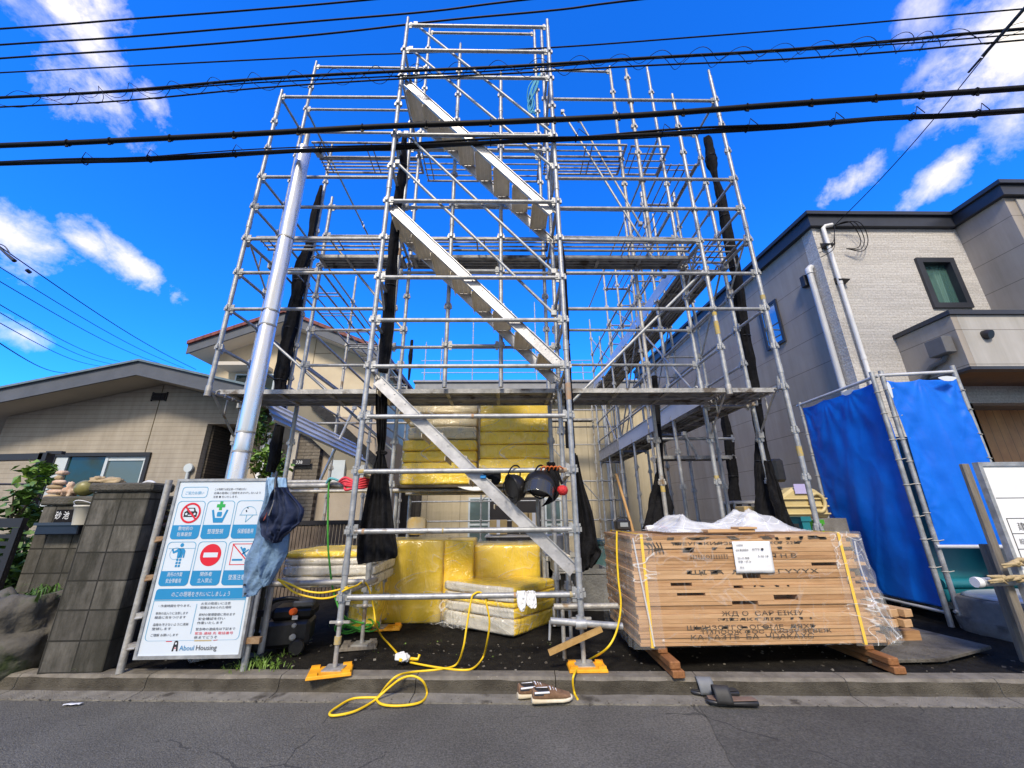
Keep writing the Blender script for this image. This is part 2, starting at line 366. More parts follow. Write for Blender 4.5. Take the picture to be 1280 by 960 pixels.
for i in range(-11, 11):
    a0, a1 = i*.98+.35+.003, (i+1)*.98+.35-.003
    for k in range(10):
        x0 = a0+(a1-a0)*k/10; x1 = a0+(a1-a0)*(k+1)/10
        def prof(x):
            j = [noise.noise(Vector((x*7, q*3.1, 1.5)))*.006 for q in range(7)]
            return [kp(x, -.135, -.18), kp(x, -.135, -.096+j[0]*.4), kp(x, -.012+j[1], -.090+j[1]*.5), kp(x, .0+j[2], -.078), kp(x, .010+j[3], -.018+j[3]), kp(x, .028, -.001+j[4]*.5), kp(x, .125+j[5], .002), kp(x, .125, -.18)]
        p, q = prof(x0), prof(x1)
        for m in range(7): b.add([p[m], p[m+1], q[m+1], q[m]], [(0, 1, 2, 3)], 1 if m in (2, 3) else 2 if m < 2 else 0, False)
        if k == 0: b.add(p, [tuple(range(8))])
        if k == 9: b.add(q, [tuple(range(8))[::-1]])
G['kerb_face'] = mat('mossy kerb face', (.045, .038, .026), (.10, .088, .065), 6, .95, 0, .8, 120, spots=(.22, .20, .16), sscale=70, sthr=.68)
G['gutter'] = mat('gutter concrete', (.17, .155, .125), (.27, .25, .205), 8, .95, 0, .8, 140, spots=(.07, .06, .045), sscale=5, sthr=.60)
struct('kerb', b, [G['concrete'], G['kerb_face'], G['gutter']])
def soil_z(x, y): return -.012 + .03*noise.noise(Vector((x*1.1, y*1.1, 0))) + .016*noise.noise(Vector((x*4, y*4, 3))) + .008*noise.noise(Vector((x*11, y*11, 5)))
b = MB()
def sf(u, v):
    p = kp(-9+18*u, .118+(v**1.7)*14, 0); p.z = soil_z(p.x, p.y) if v > 0 else -.02
    return p
b.grid(260, 110, sf); struct('ground', b, G['soil'])
b = MB()
c = [aZ(1128, 792, .015), aZ(1225, 812, .015), aZ(1180, 828, .015), aZ(1085, 830, .015)]
b.prism([c[3], c[2], c[1]+Vector((.1, 0, 0)), c[0]+Vector((.2, .1, 0))], (0, 0, .025)); struct('path', b, mat('stained slab', (.075, .066, .052), (.15, .138, .115), 4, .95, 0, .7, 50, spots=(.04, .034, .026), sscale=2.5, sthr=.52), bevel=.004)

# stones, grit and leaf litter on soil and gutter: uncountable
b = MB()
for i in range(700):
    if i < 300: p = kp(rnd.uniform(-3.9, 3.9), rnd.uniform(.13, .9), 0); p.z = soil_z(p.x, p.y); s = rnd.uniform(.003, .011)
    else: p = kp(rnd.uniform(-4, 4), rnd.uniform(-.16, -.01), -.094); s = rnd.uniform(.002, .006)
    R = Matrix.Rotation(rnd.uniform(0, 6), 3, 'Z') @ Matrix.Rotation(rnd.uniform(0, 1), 3, 'X')
    b.box(p, (s*2, s*1.5, s), R, rnd.randint(0, 1))
tag(obj('gravel', b, [mat('grit dark', (.08, .07, .055)), mat('grit pale', (.16, .148, .12))]), 'small grit and stone chips scattered along the kerb and soil', 'gravel', kind='stuff')

# ------------------------------------------------------------------ leaves helper
def leaf_mat(name, c1, c2): return mat(name, c1, c2, 8, .5, sss=0)
G['leaf'] = leaf_mat('leaf', (.035, .085, .012), (.10, .20, .03))
G['leaf2'] = leaf_mat('bright leaf', (.09, .19, .02), (.20, .32, .05))
G['leafd'] = leaf_mat('dark leaf', (.012, .04, .010), (.03, .075, .016))
G['stem'] = mat('stem', (.08, .06, .03), (.12, .10, .05), 10, .8)
def leaves(mb, c, radii, n, size, mi=0, droop=.4, aspect=.35):
    c = Vector(c)
    cl = [Vector((rnd.gauss(0, .45), rnd.gauss(0, .45), rnd.gauss(0, .42))) for _ in range(max(4, n//40))]
    for i in range(n):
        q = rnd.choice(cl)+Vector((rnd.gauss(0, .2), rnd.gauss(0, .2), rnd.gauss(0, .2)))
        p = c + Vector((q.x*radii[0], q.y*radii[1], q.z*radii[2]))
        d = Vector((rnd.gauss(0, 1), rnd.gauss(0, 1), rnd.gauss(.2, .6)-droop)).normalized(); s = size*rnd.uniform(.6, 1.4)
        w = d.cross(Vector((rnd.gauss(0, .4), rnd.gauss(0, .4), 1))).normalized()*s*aspect; nrm = d.cross(w).normalized()*s*.12
        mb.add([p, p+d*s*.5+w-nrm, p+d*s, p+d*s*.5-w-nrm, p+d*s*.5+nrm*.5], [(0, 1, 4), (1, 2, 4), (2, 3, 4), (3, 0, 4)], mi)
def blades(mb, c, n, length, spread, mi=0, width=.012):
    for i in range(n):
        a = rnd.uniform(0, 6.283); s = length*rnd.uniform(.6, 1.2); o = Vector((math.cos(a), math.sin(a), 0))
        p = Vector(c)+o*rnd.uniform(0, .04)+Vector((rnd.uniform(-spread, spread), rnd.uniform(-spread, spread), 0))
        w = Vector((-o.y, o.x, 0))*width; L = []
        for k in range(5):
            t = k/4; q = p+o*s*.7*t**1.3+Vector((0, 0, s*(t*1.1-.75*t*t*t)))
            L += [q-w*(1-t)*1.0, q+w*(1-t)]
        mb.add(L, [(2*k, 2*k+1, 2*k+3, 2*k+2) for k in range(4)], mi)
def shrub(name, label, c, radii, n, size, m, trunk=True, cat='shrub', aspect=.4, group=None):
    base = Vector((c[0], c[1], max(0, c[2]-radii[2]*1.2)))
    t = thing(name, label, cat, base, group)
    mb = MB(); leaves(mb, c, radii, n, size, 0, aspect=aspect); obj('foliage', mb, m, t)
    mb = MB()
    for k in range(6):
        e = Vector(c)+Vector((rnd.uniform(-.6, .6)*radii[0], rnd.uniform(-.6, .6)*radii[1], rnd.uniform(-.1, .6)*radii[2]))
        mb.tube([base+Vector((rnd.uniform(-.04, .04), rnd.uniform(-.04, .04), 0)), base.lerp(e, .5)+Vector((rnd.uniform(-.05, .05), 0, 0)), e], [.012, .009, .004], 6)
    obj('stem', mb, G['stem'], t)
    return t

# ------------------------------------------------------------------ left bungalow
G['siding_tan'] = line_mat('tan siding', (.36, .32, .265), (.41, .365, .305), .10, 'Z', .10, .38, .75, 20, .06)
G['fascia_grey'] = mat('grey fascia', (.070, .080, .10), (.092, .102, .125), 3, .6, 0, .1, 60)
G['soffit'] = mat('soffit board', (.42, .38, .30), (.48, .43, .34), 2, .8)
G['roof_metal'] = mat('blue grey metal roof', (.10, .15, .18), (.16, .22, .25), 5, .5)
G['stone_dark'] = brick_mat('dark split stone', (.055, .045, .035), (.10, .085, .065), (.02, .017, .014), .28, .06, .006)
G['glass_dark'] = glass_mat('dark window glass', (.010, .035, .035))
G['glass_grey'] = glass_mat('curtained window glass', (.10, .14, .14), .06)
G['frame_dark'] = mat('dark bronze frame', (.018, .016, .018), None, rough=.45)
G['shutter'] = mat('pale shutter', (.50, .56, .60), (.56, .62, .66), 4, .5)
FY, WY = 8.0, 8.75
lh = thing('bungalow', 'low tan sided bungalow with wide grey gable fascia behind block gate pillar', 'house', (-6.5, WY+3, 0))
rp, lp = aY(175, 452, FY), aY(0, 487, FY); sl = (rp.z-lp.z)/(rp.x-lp.x); slr = .235
HL, HR = rp.x-4.6, rp.x+2.75
def zt(x, top): return top - (sl*(rp.x-x) if x < rp.x else slr*(x-rp.x))
mb = MB(); d = .30
for x0, x1 in ((HL, rp.x), (rp.x, HR)):
    mb.prism([(x0, FY, zt(x0, rp.z)), (x1, FY, zt(x1, rp.z)), (x1, FY, zt(x1, rp.z)-d), (x0, FY, zt(x0, rp.z)-d)], (0, .04, 0))
obj('fascia', mb, G['fascia_grey'], lh)
mb = MB()
for x0, x1 in ((HL-.05, rp.x), (rp.x, HR+.05)):
    mb.prism([(x0, FY-.05, zt(x0, rp.z)+.003), (x1, FY-.05, zt(x1, rp.z)+.003), (x1, FY-.05, zt(x1, rp.z)+.05), (x0, FY-.05, zt(x0, rp.z)+.05)], (0, 8.5, 0))
obj('roof', mb, G['roof_metal'], lh)
mb = MB()
for x0, x1 in ((HL+.02, rp.x), (rp.x, HR-.02)):
    mb.prism([(x0, FY+.045, zt(x0, rp.z)-d+.04), (x1, FY+.045, zt(x1, rp.z)-d+.04), (x1, FY+.045, zt(x1, rp.z)-d+.08), (x0, FY+.045, zt(x0, rp.z)-d+.08)], (0, 8, 0))
obj('soffit', mb, G['soffit'], lh)
wl, wr = aY(12, 515, WY).x, HR-.55
pa, pb = aY(256, 545, WY), aY(256, 632, WY)
ptop = aY(262, 530, WY).z
mb = MB(); zt2 = lambda x: zt(x, rp.z)-d+.03
apx = rp.x
wz0 = 0
wo_l, wo_r = aY(62, 600, WY).x, aY(178, 600, WY).x
wo_t, wo_b = aY(120, 569, WY).z, aY(120, 640, WY).z
def wallpoly(xa, xb, z0, z1=None):
    xs = [xa] + ([apx] if xa < apx < xb else []) + [xb]
    tops = [(x, WY, zt2(x) if z1 is None else z1) for x in xs]
    mb.prism([(xa, WY, z0), (xb, WY, z0)] + tops[::-1], (0, .15, 0))
wallpoly(wl, wo_l, 0); wallpoly(wo_l+.0, wo_r, wo_t); wallpoly(wo_l, wo_r, 0, wo_b); wallpoly(wo_r, pa.x, 0); wallpoly(pa.x, wr, ptop)
mb.box2((wl, WY+.155, 0), (wl+.15, WY+7, 3.0)); mb.box2((pa.x-.15, WY+.155, 0), (pa.x-.002, WY+1.6, ptop+.5))
obj('wall', mb, G['siding_tan'], lh)
mb = MB(); mb.box2((pa.x, WY+1.3, 0), (wr, WY+1.4, ptop+.3)); mb.box2((pa.x+.002, WY+.16, 0), (pa.x+.06, WY+1.29, ptop)); obj('porch_wall', mb, G['stone_dark'], lh)
mb = MB(); mb.box2((pa.x+.07, WY+.02, ptop+.01), (wr-.01, WY+1.29, ptop+.06)); obj('porch_ceiling', mb, G['soffit'], lh)
lp_ = aY(277, 565, WY+1.1)
lm = MB(); lm.lathe(lp_, [(.06, -.16), (.09, -.14), (.10, .08), (.15, .10), (.10, .17), (.02, .22)], 8); lm.box2(lp_+Vector((-.03, .05, -.3)), lp_+Vector((.03, .25, -.2))); lm.box2(lp_+Vector((-.15, .0, -.34)), lp_+Vector((.15, .25, -.26)))
obj('porch_lamp', lm, G['frame_dark'], lh)
gl = MB(); gl.lathe(lp_+Vector((0, -.02, 0)), [(.07, -.12), (.105, .06)], 8); obj('lamp_glass', gl, G['glass_grey'], bpy.data.objects['porch_lamp'])
# window
wn = MB(); wm = (wo_l+wo_r)/2
for a, c_ in (((wo_l-.05, WY-.05, wo_t-.03), (wo_r+.05, WY+.05, wo_t+.05)), ((wo_l-.05, WY-.04, wo_b-.05), (wo_r+.05, WY+.05, wo_b)), ((wo_l-.05, WY-.04, wo_b), (wo_l, WY+.05, wo_t-.03)), ((wo_r-.03, WY-.04, wo_b), (wo_r+.05, WY+.05, wo_t-.03))): wn.box2(a, c_)
wnd = obj('window', wn, G['frame_dark'], lh)
sx0 = wo_l + (wo_r-wo_l)*.13; sx1 = wo_l + (wo_r-wo_l)*.55
mb = MB(); mb.box2((wo_l+.003, WY-.02, wo_b+.003), (sx0, WY+.04, wo_t-.035)); obj('shutter', mb, G['shutter'], wnd)
mb = MB(); mb.box2((sx1-.03, WY-.01, wo_b+.003), (sx1+.03, WY+.04, wo_t-.035)); mb.box2((sx1+.03, WY, wo_t-.12), (wo_r-.035, WY+.04, wo_t-.035)); mb.box2((wo_r-.09, WY, wo_b), (wo_r-.035, WY+.04, wo_t-.125)); obj('sash', mb, G['shutter'], wnd)
mb = MB(); mb.box2((sx0+.003, WY+.02, wo_b), (sx1-.033, WY+.03, wo_t-.035)); obj('pane', mb, G['glass_dark'], wnd)
mb = MB(); mb.box2((sx1+.033, WY+.02, wo_b), (wo_r-.095, WY+.03, wo_t-.125)); obj('pane', mb, G['glass_grey'], wnd)
vp_ = aY(200, 496, WY)
mb = MB()
for k in range(5): mb.box(vp_+Vector((0, -.03, -.07+.035*k)), (.30, .05, .018), Matrix.Rotation(.5, 3, 'X'))
mb.box2(vp_+Vector((-.17, -.03, -.11)), vp_+Vector((-.15, .01, .11))); mb.box2(vp_+Vector((.15, -.03, -.11)), vp_+Vector((.17, .01, .11)))
obj('gable_vent', mb, G['frame_dark'], lh)
mb = MB(); q = aY(200, 500, WY); mb.box2((q.x-.006, WY-.008, wo_t+.06), (q.x+.006, WY+.01, zt2(q.x)-.02)); obj('expansion_joint', mb, G['stem'], lh)
q = aY(236, 585, WY-.05); mb = MB(); mb.lathe(q, [(.09, -.02), (.1, 0), (.09, .03)], 14, axis=(0, -1, 0)); mb.tube([q, q+Vector((.03, 0, -.9))], .03); obj('meter_box', mb, G['shutter'], lh)

# black entrance frame (gate arch) left
gm = MB()
gy = 5.2
a = aY(-30, 573, gy); c_ = aY(58, 571, gy); gm.beam((a.x, gy, a.z), (c_.x, gy, c_.z), .1, .08)
gm.beam((c_.x, gy, 0), (c_.x, gy, c_.z+.05), .10, .10); gm.beam((c_.x, gy, c_.z+.05), (c_.x+.2, gy, c_.z+.05), .05, .04)
t = thing('pergola', 'black metal frame with post and crossbar in front of bungalow window', 'frame', (c_.x, gy, 0)); obj('frame', gm, G['frame_dark'], t)
gm = MB(); a = aY(-30, 605, gy-.1); c2 = aY(90, 606, gy-.1); gm.tube([a, c2], .012); obj('rail', gm, G['frame_dark'], t)

# ------------------------------------------------------------------ second house: red tile gable behind
Y2 = 13.0
G['cream'] = mat('cream render', (.52, .43, .30), (.58, .49, .35), 2, .85, 0, .2, 60)
G['redtile'] = line_mat('red roof tile', (.16, .035, .025), (.24, .06, .04), .25, 'X', .25, .5, .6, 10, .1)
h2 = thing('gable_house', 'cream two storey house with red tiled gable roof behind the bungalow', 'house', (-7, Y2+4, 0))
ap = aY(356, 391, Y2); el = aY(235, 431, Y2); er = aY(480, 440, Y2)
mb = MB(); th = .34
for p, q in ((el, ap), (ap, er)): mb.prism([(p.x, Y2, p.z), (q.x, Y2, q.z), (q.x, Y2, q.z-th), (p.x, Y2, p.z-th)], (0, .06, 0))
obj('fascia', mb, G['fascia_grey'], h2)
mb = MB()
for p, q in ((el, ap), (ap, er)): mb.prism([(p.x-.0, Y2-.08, p.z+.004), (q.x, Y2-.08, q.z+.004), (q.x, Y2-.08, q.z+.13), (p.x, Y2-.08, p.z+.13)], (0, 9, 0))
obj('roof', mb, G['redtile'], h2)
mb = MB(); G['soffit_w'] = mat('white soffit', (.55, .50, .42), None, rough=.8)
for p, q in ((el, ap), (ap, er)): mb.prism([(p.x, Y2+.065, p.z-th+.05), (q.x, Y2+.065, q.z-th+.05), (q.x, Y2+.065, q.z-th+.1), (p.x, Y2+.065, p.z-th+.1)], (0, 8.9, 0))
obj('soffit', mb, G['soffit_w'], h2)
W2 = Y2+.8; s1 = (ap.z-el.z)/(ap.x-el.x); s2 = (er.z-ap.z)/(er.x-ap.x)
wa, wb = aY(266, 470, W2).x, aY(475, 470, W2).x
mb = MB(); mb.prism([(wa, W2, 0), (wb, W2, 0), (wb, W2, ap.z+s2*(wb-ap.x)-th+.04), (ap.x, W2, ap.z-th+.04), (wa, W2, ap.z-s1*(ap.x-wa)-th+.04)], (0, 7, 0)); obj('wall', mb, G['cream'], h2)
q = aY(312, 462, W2); mb = MB(); mb.box2((q.x-.75, W2-.75, q.z-.10), (q.x+.85, W2, q.z+.03)); obj('window_hood', mb, G['soffit_w'], h2)
q0, q1 = aY(296, 468, W2), aY(340, 500, W2); mb = MB(); mb.box2((q0.x, W2-.06, q1.z), (q1.x, W2-.003, q0.z)); wnd = obj('window', mb, G['shutter'], h2)
mb = MB(); mb.box2((q0.x+.06, W2-.07, q1.z+.06), (q1.x-.06, W2-.062, q0.z-.06)); obj('pane', mb, G['glass_dark'], wnd)
mb = MB()
for y in (430, 447): 
    a, c_ = aY(392, y+6, W2), aY(400, y+6, W2)
q0, q1 = aY(393, 442, W2), aY(411, 462, W2); mb.box2((q0.x, W2-.012, q0.z), (q1.x, W2+.004, q0.z+.012)); mb.box2((q0.x, W2-.012, q1.z), (q0.x+.012, W2+.004, q0.z+.6)); obj('panel_joint', mb, G['stem'], h2)
# lower wing with dark sloping roof edge
Y3 = 8.6
wg = thing('side_wing', 'low beige house wing with black sloping roof edge behind sloping plank', 'house', (-3.2, Y3+1.5, 0))
a, c_ = aY(388, 498, Y3), aY(480, 586, Y3+.7)
mb = MB(); mb.prism([a, c_, c_+Vector((0, 0, -.16)), a+Vector((0, 0, -.16))], (.12, .05, 0)); mb.prism([a+Vector((-.9, 0, .02)), a+Vector((0, 0, .02)), c_+Vector((0, 0, .02)), c_+Vector((-.9, 0, .02))], (0, 0, .05))
obj('roof_edge', mb, mat('black roof edge', (.014, .014, .016), None, rough=.6, bump=.5, bscale=12), wg)
mb = MB(); mb.prism([a+Vector((-.9, .0, -.02)), a+Vector((0, 0, -.02)), c_+Vector((0, 0, -.02)), c_+Vector((-.9, 0, -.02))], (0, 0, .03)); obj('soffit', mb, G['soffit'], wg)
x0, x1 = aY(300, 560, 9.3).x, aY(470, 560, 9.3).x
G['beige_tile'] = mat('beige house wall', (.36, .30, .23), (.42, .36, .28), 2, .85, 0, .2, 50)
mb = MB(); mb.box2((x0, 9.3, 0), (x1, 9.5, 3.35)); mb.box2((x1, 9.3, 0), (x1+.2, 13.7, 2.9)); obj('wall', mb, G['beige_tile'], wg)
xs0, xs1 = aY(372, 560, 9.2).x, aY(402, 560, 9.2).x
G['brown_stone'] = brick_mat('brown stone cladding', (.13, .11, .085), (.22, .19, .15), (.06, .05, .04), .35, .075, .006)
mb = MB(); mb.box2((xs0, 9.15, 0), (xs1, 9.297, 3.2)); obj('stone_cladding', mb, G['brown_stone'], wg)
a, c_ = aY(367, 540, 9.1), aY(374, 612, 9.1); mb = MB(); mb.box2((a.x, 9.08, 0), (a.x+.14, 9.148, 3.0)); obj('pillar', mb, G['soffit_w'], wg)
a = aY(372, 578, 9.05); mb = MB(); mb.box2(a+Vector((-.12, 0, -.06)), a+Vector((.28, .02, .07))); hp = obj('house_number', mb, G['frame_dark'], wg)
mb = MB(); text_into(mb, '338', a+Vector((-.04, -.002, -.03)), (1, 0, 0), (0, 0, 1), .10); obj('lettering', mb, G['white'], hp)
a, c_ = aY(415, 556, 9.2), aY(428, 606, 9.2); mb = MB(); mb.box2((a.x, 9.2, c_.z), (c_.x, 9.296, a.z)); obj('window', mb, G['shutter'], wg)
a, c_ = aY(330, 538, 9.0), aY(352, 600, 9.0); mb = MB()
for k in range(4): mb.box2((a.x+.09*k, 9.0, .4), (a.x+.09*k+.075, 9.03, a.z-.05*k)); 
obj('white_gate_panel', mb, G['white'], wg)

# ------------------------------------------------------------------ rear house
YB = 11.3
G['cream_panel'] = line_mat('cream panel siding', (.50, .43, .29), (.54, .47, .33), .91, 'X', .012, .8, .8, 30, .03)
rh = thing('panel_house', 'pale yellow rear house with panel siding and grey flat eaves', 'house', (1.5, YB+3, 0))
xl, xr = aY(528, 600, YB).x, aY(846, 600, YB).x
zt_ = aY(760, 497, YB).z
mb = MB(); mb.box2((xl, YB, 0), (xr, YB+6, zt_)); obj('wall', mb, G['cream_panel'], rh)
mb = MB(); mb.box2((xl-.3, YB-.4, zt_+.003), (xr+.2, YB+6.3, zt_+.36)); mb.box2((xl-.35, YB-.45, zt_+.363), (xr+.25, YB+6.4, zt_+.42)); obj('roof', mb, mat('grey roof edge', (.22, .23, .25), (.28, .29, .31), 4, .6), rh)
for k in range(14):
    pass
mb = MB()
for px_ in (762, 772): 
    x = aY(px_, 600, YB-.06).x
    mb.tube([(x, YB-.06, 0), (x, YB-.06, zt_)], .05 if px_ == 762 else .02, 8)
obj('downpipe', mb, mat('grey downpipe', (.40, .42, .42), None, rough=.5), rh)
for xa, xb, ya, yb in ((586, 612, 622, 690), (680, 704, 622, 690)):
    a, c_ = aY(xa, ya, YB), aY(xb, yb, YB)
    mb = MB(); mb.box2((a.x, YB-.08, c_.z), (c_.x, YB-.003, a.z)); w = obj('window', mb, G['shutter'], rh)
    zmid = (a.z+c_.z)/2
    mb = MB(); mb.box2((a.x+.05, YB-.09, zmid+.03), (c_.x-.05, YB-.083, a.z-.05)); obj('pane', mb, G['glass_grey'], w)
    mb = MB(); mb.box2((a.x+.05, YB-.09, c_.z+.05), (c_.x-.05, YB-.083, zmid-.03)); obj('pane', mb, G['glass_grey'], w)
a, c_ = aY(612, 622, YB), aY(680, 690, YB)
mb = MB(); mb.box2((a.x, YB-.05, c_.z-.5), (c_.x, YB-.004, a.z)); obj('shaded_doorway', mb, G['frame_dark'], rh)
# dark gap house between wing and rear house
dk = thing('narrow_shed', 'dark narrow wooden shed wall in the gap beside pale yellow house', 'shed', (aY(500, 600, 11).x, 11.2, 0))
a, c_ = aY(486, 600, 11.2), aY(527, 600, 11.2); mb = MB(); mb.box2((a.x, 11.2, 0), (c_.x, 12.5, aY(500, 604, 11.2).z+.9)); obj('wall', mb, line_mat('dark boards', (.035, .03, .025), (.07, .06, .05), .2, 'X', .1, .8), dk)
# ------------------------------------------------------------------ right house
G['tile_beige'] = brick_mat('split face tile', (.46, .44, .415), (.54, .52, .495), (.42, .40, .375), .45, .045, .003, .85, 'XZ', .55, 40)
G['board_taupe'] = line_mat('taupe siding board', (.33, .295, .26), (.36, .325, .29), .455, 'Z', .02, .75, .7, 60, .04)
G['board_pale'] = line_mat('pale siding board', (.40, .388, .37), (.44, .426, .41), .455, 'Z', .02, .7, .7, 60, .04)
G['trim_navy'] = mat('dark navy trim', (.022, .025, .035), (.03, .034, .045), 4, .4)
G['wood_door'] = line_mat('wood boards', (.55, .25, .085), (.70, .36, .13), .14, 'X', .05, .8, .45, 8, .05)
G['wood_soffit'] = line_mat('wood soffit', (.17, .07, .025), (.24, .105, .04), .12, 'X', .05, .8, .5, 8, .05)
hs = thing('two_storey_house', 'taupe two storey house with dark flat roof edge and entrance canopy', 'house', (8, 8, 0))
P0 = aY(1014.4, 286, 5.0); HX, HY = P0.x, 5.0
saz = rad(-3.6); sdv = Vector((math.sin(saz), math.cos(saz), 0)); snv = Vector((-math.cos(saz), math.sin(saz), 0))   # outward normal of side wall
IX = aY(1187, 270, 5.0).x; top = aY(1014.4, 270, 5.0).z; wt = P0.z
wy1 = aX(1250, 240, IX).y            # front of projecting wing
LEN = 7.2
mb = MB(); A = Vector((HX, HY, 0)); B = A + sdv*LEN
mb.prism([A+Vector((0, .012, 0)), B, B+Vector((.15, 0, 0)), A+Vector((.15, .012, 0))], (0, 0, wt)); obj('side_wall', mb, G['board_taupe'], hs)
fx_l, fx_r = aY(1146, 326, HY), aY(1209, 383, HY)
wx0, wx1, wz1, wz0 = aY(1145, 326, HY).x, aY(1187, 326, HY).x, aY(1165, 326, HY).z, aY(1190, 383.5, HY).z
mb = MB()
def wallrect(x0, x1, z0, z1): mb.box2((x0, HY, z0), (x1, HY+.15, z1))
wallrect(HX, wx0, 0, wt); wallrect(wx0, wx1, wz1, wt); wallrect(wx0, wx1, 2.45, wz0); wallrect(wx0, aY(1150, 480, HY).x, 0, 2.45); wallrect(wx1, IX+.1, 2.45, wt)
obj('facade_wall', mb, G['tile_beige'], hs)
mb = MB(); mb.box2((HX-.006, HY-.010, 0), (HX+.05, HY-.003, wt)); mb.box2((HX-.012, HY-.010, 0), (HX-.006, HY+.45, wt)) ; obj('corner_tile', mb, G['tile_beige'], hs)
mb = MB(); mb.box2((IX, wy1, 2.6), (IX+3, HY+2, wt+.02)); obj('wing_wall', mb, G['board_taupe'], hs)
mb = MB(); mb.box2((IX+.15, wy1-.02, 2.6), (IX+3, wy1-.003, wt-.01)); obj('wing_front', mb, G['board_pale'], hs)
# roof edge
mb = MB()
mb.prism([A+snv*.07+Vector((0, -.07, wt+.003)), B+snv*.07+Vector((0, 0, wt+.003)), B+Vector((.4, 0, wt+.003)), A+Vector((.4, -.07, wt+.003))], (0, 0, top-wt-.06))
mb.prism([A+snv*.11+Vector((0, -.11, top-.055)), B+snv*.11+Vector((0, 0, top-.055)), B+Vector((.6, 0, top-.055)), A+Vector((.6, -.11, top-.055))], (0, 0, .06))
mb.box2((HX+.402, HY-.07, wt+.003), (IX-.072, HY+.4, top-.058)); mb.box2((HX+.602, HY-.11, top-.055), (IX-.112, HY+.6, top+.005))
mb.box2((IX-.07, wy1-.07, wt+.023), (IX+3, HY+1.8, top-.058)); mb.box2((IX-.11, wy1-.11, top-.055), (IX+3, HY+2, top+.006))
obj('roof', mb, G['trim_navy'], hs)
# facade window
mb = MB()
for a, c_ in (((wx0-.03, HY-.04, wz1-.05), (wx1+.03, HY+.1, wz1+.03)), ((wx0-.03, HY-.04, wz0-.03), (wx1+.03, HY+.1, wz0+.05)), ((wx0-.03, HY-.039, wz0+.05), (wx0+.05, HY+.1, wz1-.05)), ((wx1-.05, HY-.039, wz0+.05), (wx1+.03, HY+.1, wz1-.05))): mb.box2(a, c_)
wn = obj('window', mb, G['trim_navy'], hs)
mb = MB(); mb.box2((wx0+.05, HY+.05, wz0+.05), (wx1-.05, HY+.06, wz1-.05))
G['pane_clear'] = mat('window pane', (.10, .22, .20), None, rough=.03, spec=1.0, alpha=.35); obj('pane', mb, G['pane_clear'], wn)
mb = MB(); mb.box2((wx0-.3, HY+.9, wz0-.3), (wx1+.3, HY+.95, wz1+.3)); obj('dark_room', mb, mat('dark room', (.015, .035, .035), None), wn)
mb = MB()
def cf(u, v):
    x = wx0+.30+u*(wx1-wx0-.40)*(1-.35*(1-v)); return Vector((x, HY+.14+.035*math.sin(u*26)+.02*math.sin(u*61), wz0-.0+(wz1-wz0-.02)*v))
mb.grid(50, 6, cf); obj('curtain', mb, mat('green grey curtain', (.30, .50, .42), (.36, .56, .47), 4, .8), wn)
# side window, reflecting the sky
def onside(px, py, off=0):
    v = ray(px, py); n = snv; t = ((A+n*off)-EYE).dot(n)/v.dot(n); return EYE+v*t
mb = MB(); c4 = [onside(962, 377, .03), onside(973, 371, .03), onside(986, 423, .03), onside(974, 431, .03)]
z0, z1 = (c4[2].z+c4[3].z)/2, (c4[0].z+c4[1].z)/2
s0 = (onside(974, 400)-A).dot(sdv); s1 = (onside(963.5, 404)-A).dot(sdv); s0, s1 = min(s0, s1)-.05, max(s0, s1)+.20
def sidebox(mb, sa, sb, za, zb, o0, o1, mi=0):
    p = A+sdv*sa+snv*o0; q = A+sdv*sb+snv*o0; mb.prism([p+Vector((0, 0, za)), q+Vector((0, 0, za)), q+Vector((0, 0, zb)), p+Vector((0, 0, zb))], snv*(o1-o0), mi)
sidebox(mb, s0, s1, z0, z0+.05, .002, .03); sidebox(mb, s0, s1, z1-.05, z1, .002, .03); sidebox(mb, s0, s0+.05, z0+.05, z1-.05, .002, .03); sidebox(mb, s1-.05, s1, z0+.05, z1-.05, .002, .03)
wn = obj('window', mb, G['trim_navy'], hs)
mb = MB(); sidebox(mb, s0+.05, s1-.05, z0+.05, z1-.05, .005, .02); G['mirror_glass'] = mat('reflecting glass', (.35, .42, .45), None, rough=.02, metal=.9); obj('pane', mb, G['mirror_glass'], wn)
# downpipes
def sidetube(pts, off): return [onside(x, y, off) for x, y in pts]
G['pipe_pale'] = mat('pale plastic pipe', (.50, .51, .53), (.56, .57, .58), 3, .4)
G['pipe_white'] = mat('white plastic pipe', (.66, .66, .66), (.74, .74, .73), 3, .4)
a = onside(1012, 341, .06); mb = MB(); mb.tube([(a.x, a.y, 0), (a.x, a.y, a.z)], .040, 14); mb.tube([(a.x, a.y, a.z-.02), (a.x, a.y, a.z+.06), (a.x+.05, a.y, a.z+.10)], .050, 14); obj('downpipe', mb, G['pipe_pale'], hs)
a = aY(1031, 292, HY-.06); mb = MB(); mb.tube([(a.x, a.y, 0), (a.x, a.y, a.z), (a.x, a.y, a.z+.10), (a.x+.04, a.y, a.z+.14), (a.x+.14, a.y-.02, a.z+.15)], .029, 12); 
for k in range(4): mb.tube([(a.x, a.y, a.z-.9-1.2*k), (a.x, a.y, a.z-.85-1.2*k)], .033, 12)
obj('downpipe', mb, G['pipe_white'], hs)
# vents and fittings
for px_, py_ in ((1033, 305), (1051, 349)):
    a = aY(px_, py_, HY-.05); mb = MB(); mb.prism([a+Vector((-.06, .045, .05)), a+Vector((-.06, -.06, -.03)), a+Vector((-.06, .045, -.06))], (.15, 0, 0)); obj('vent_hood', mb, G['frame_dark'], hs)
a = onside(1006, 352, .05); mb = MB(); mb.box(a, (.08, .10, .20), Matrix.Rotation(-saz, 3, 'Z')); obj('vent_hood', mb, G['frame_dark'], hs, bevel=.012)
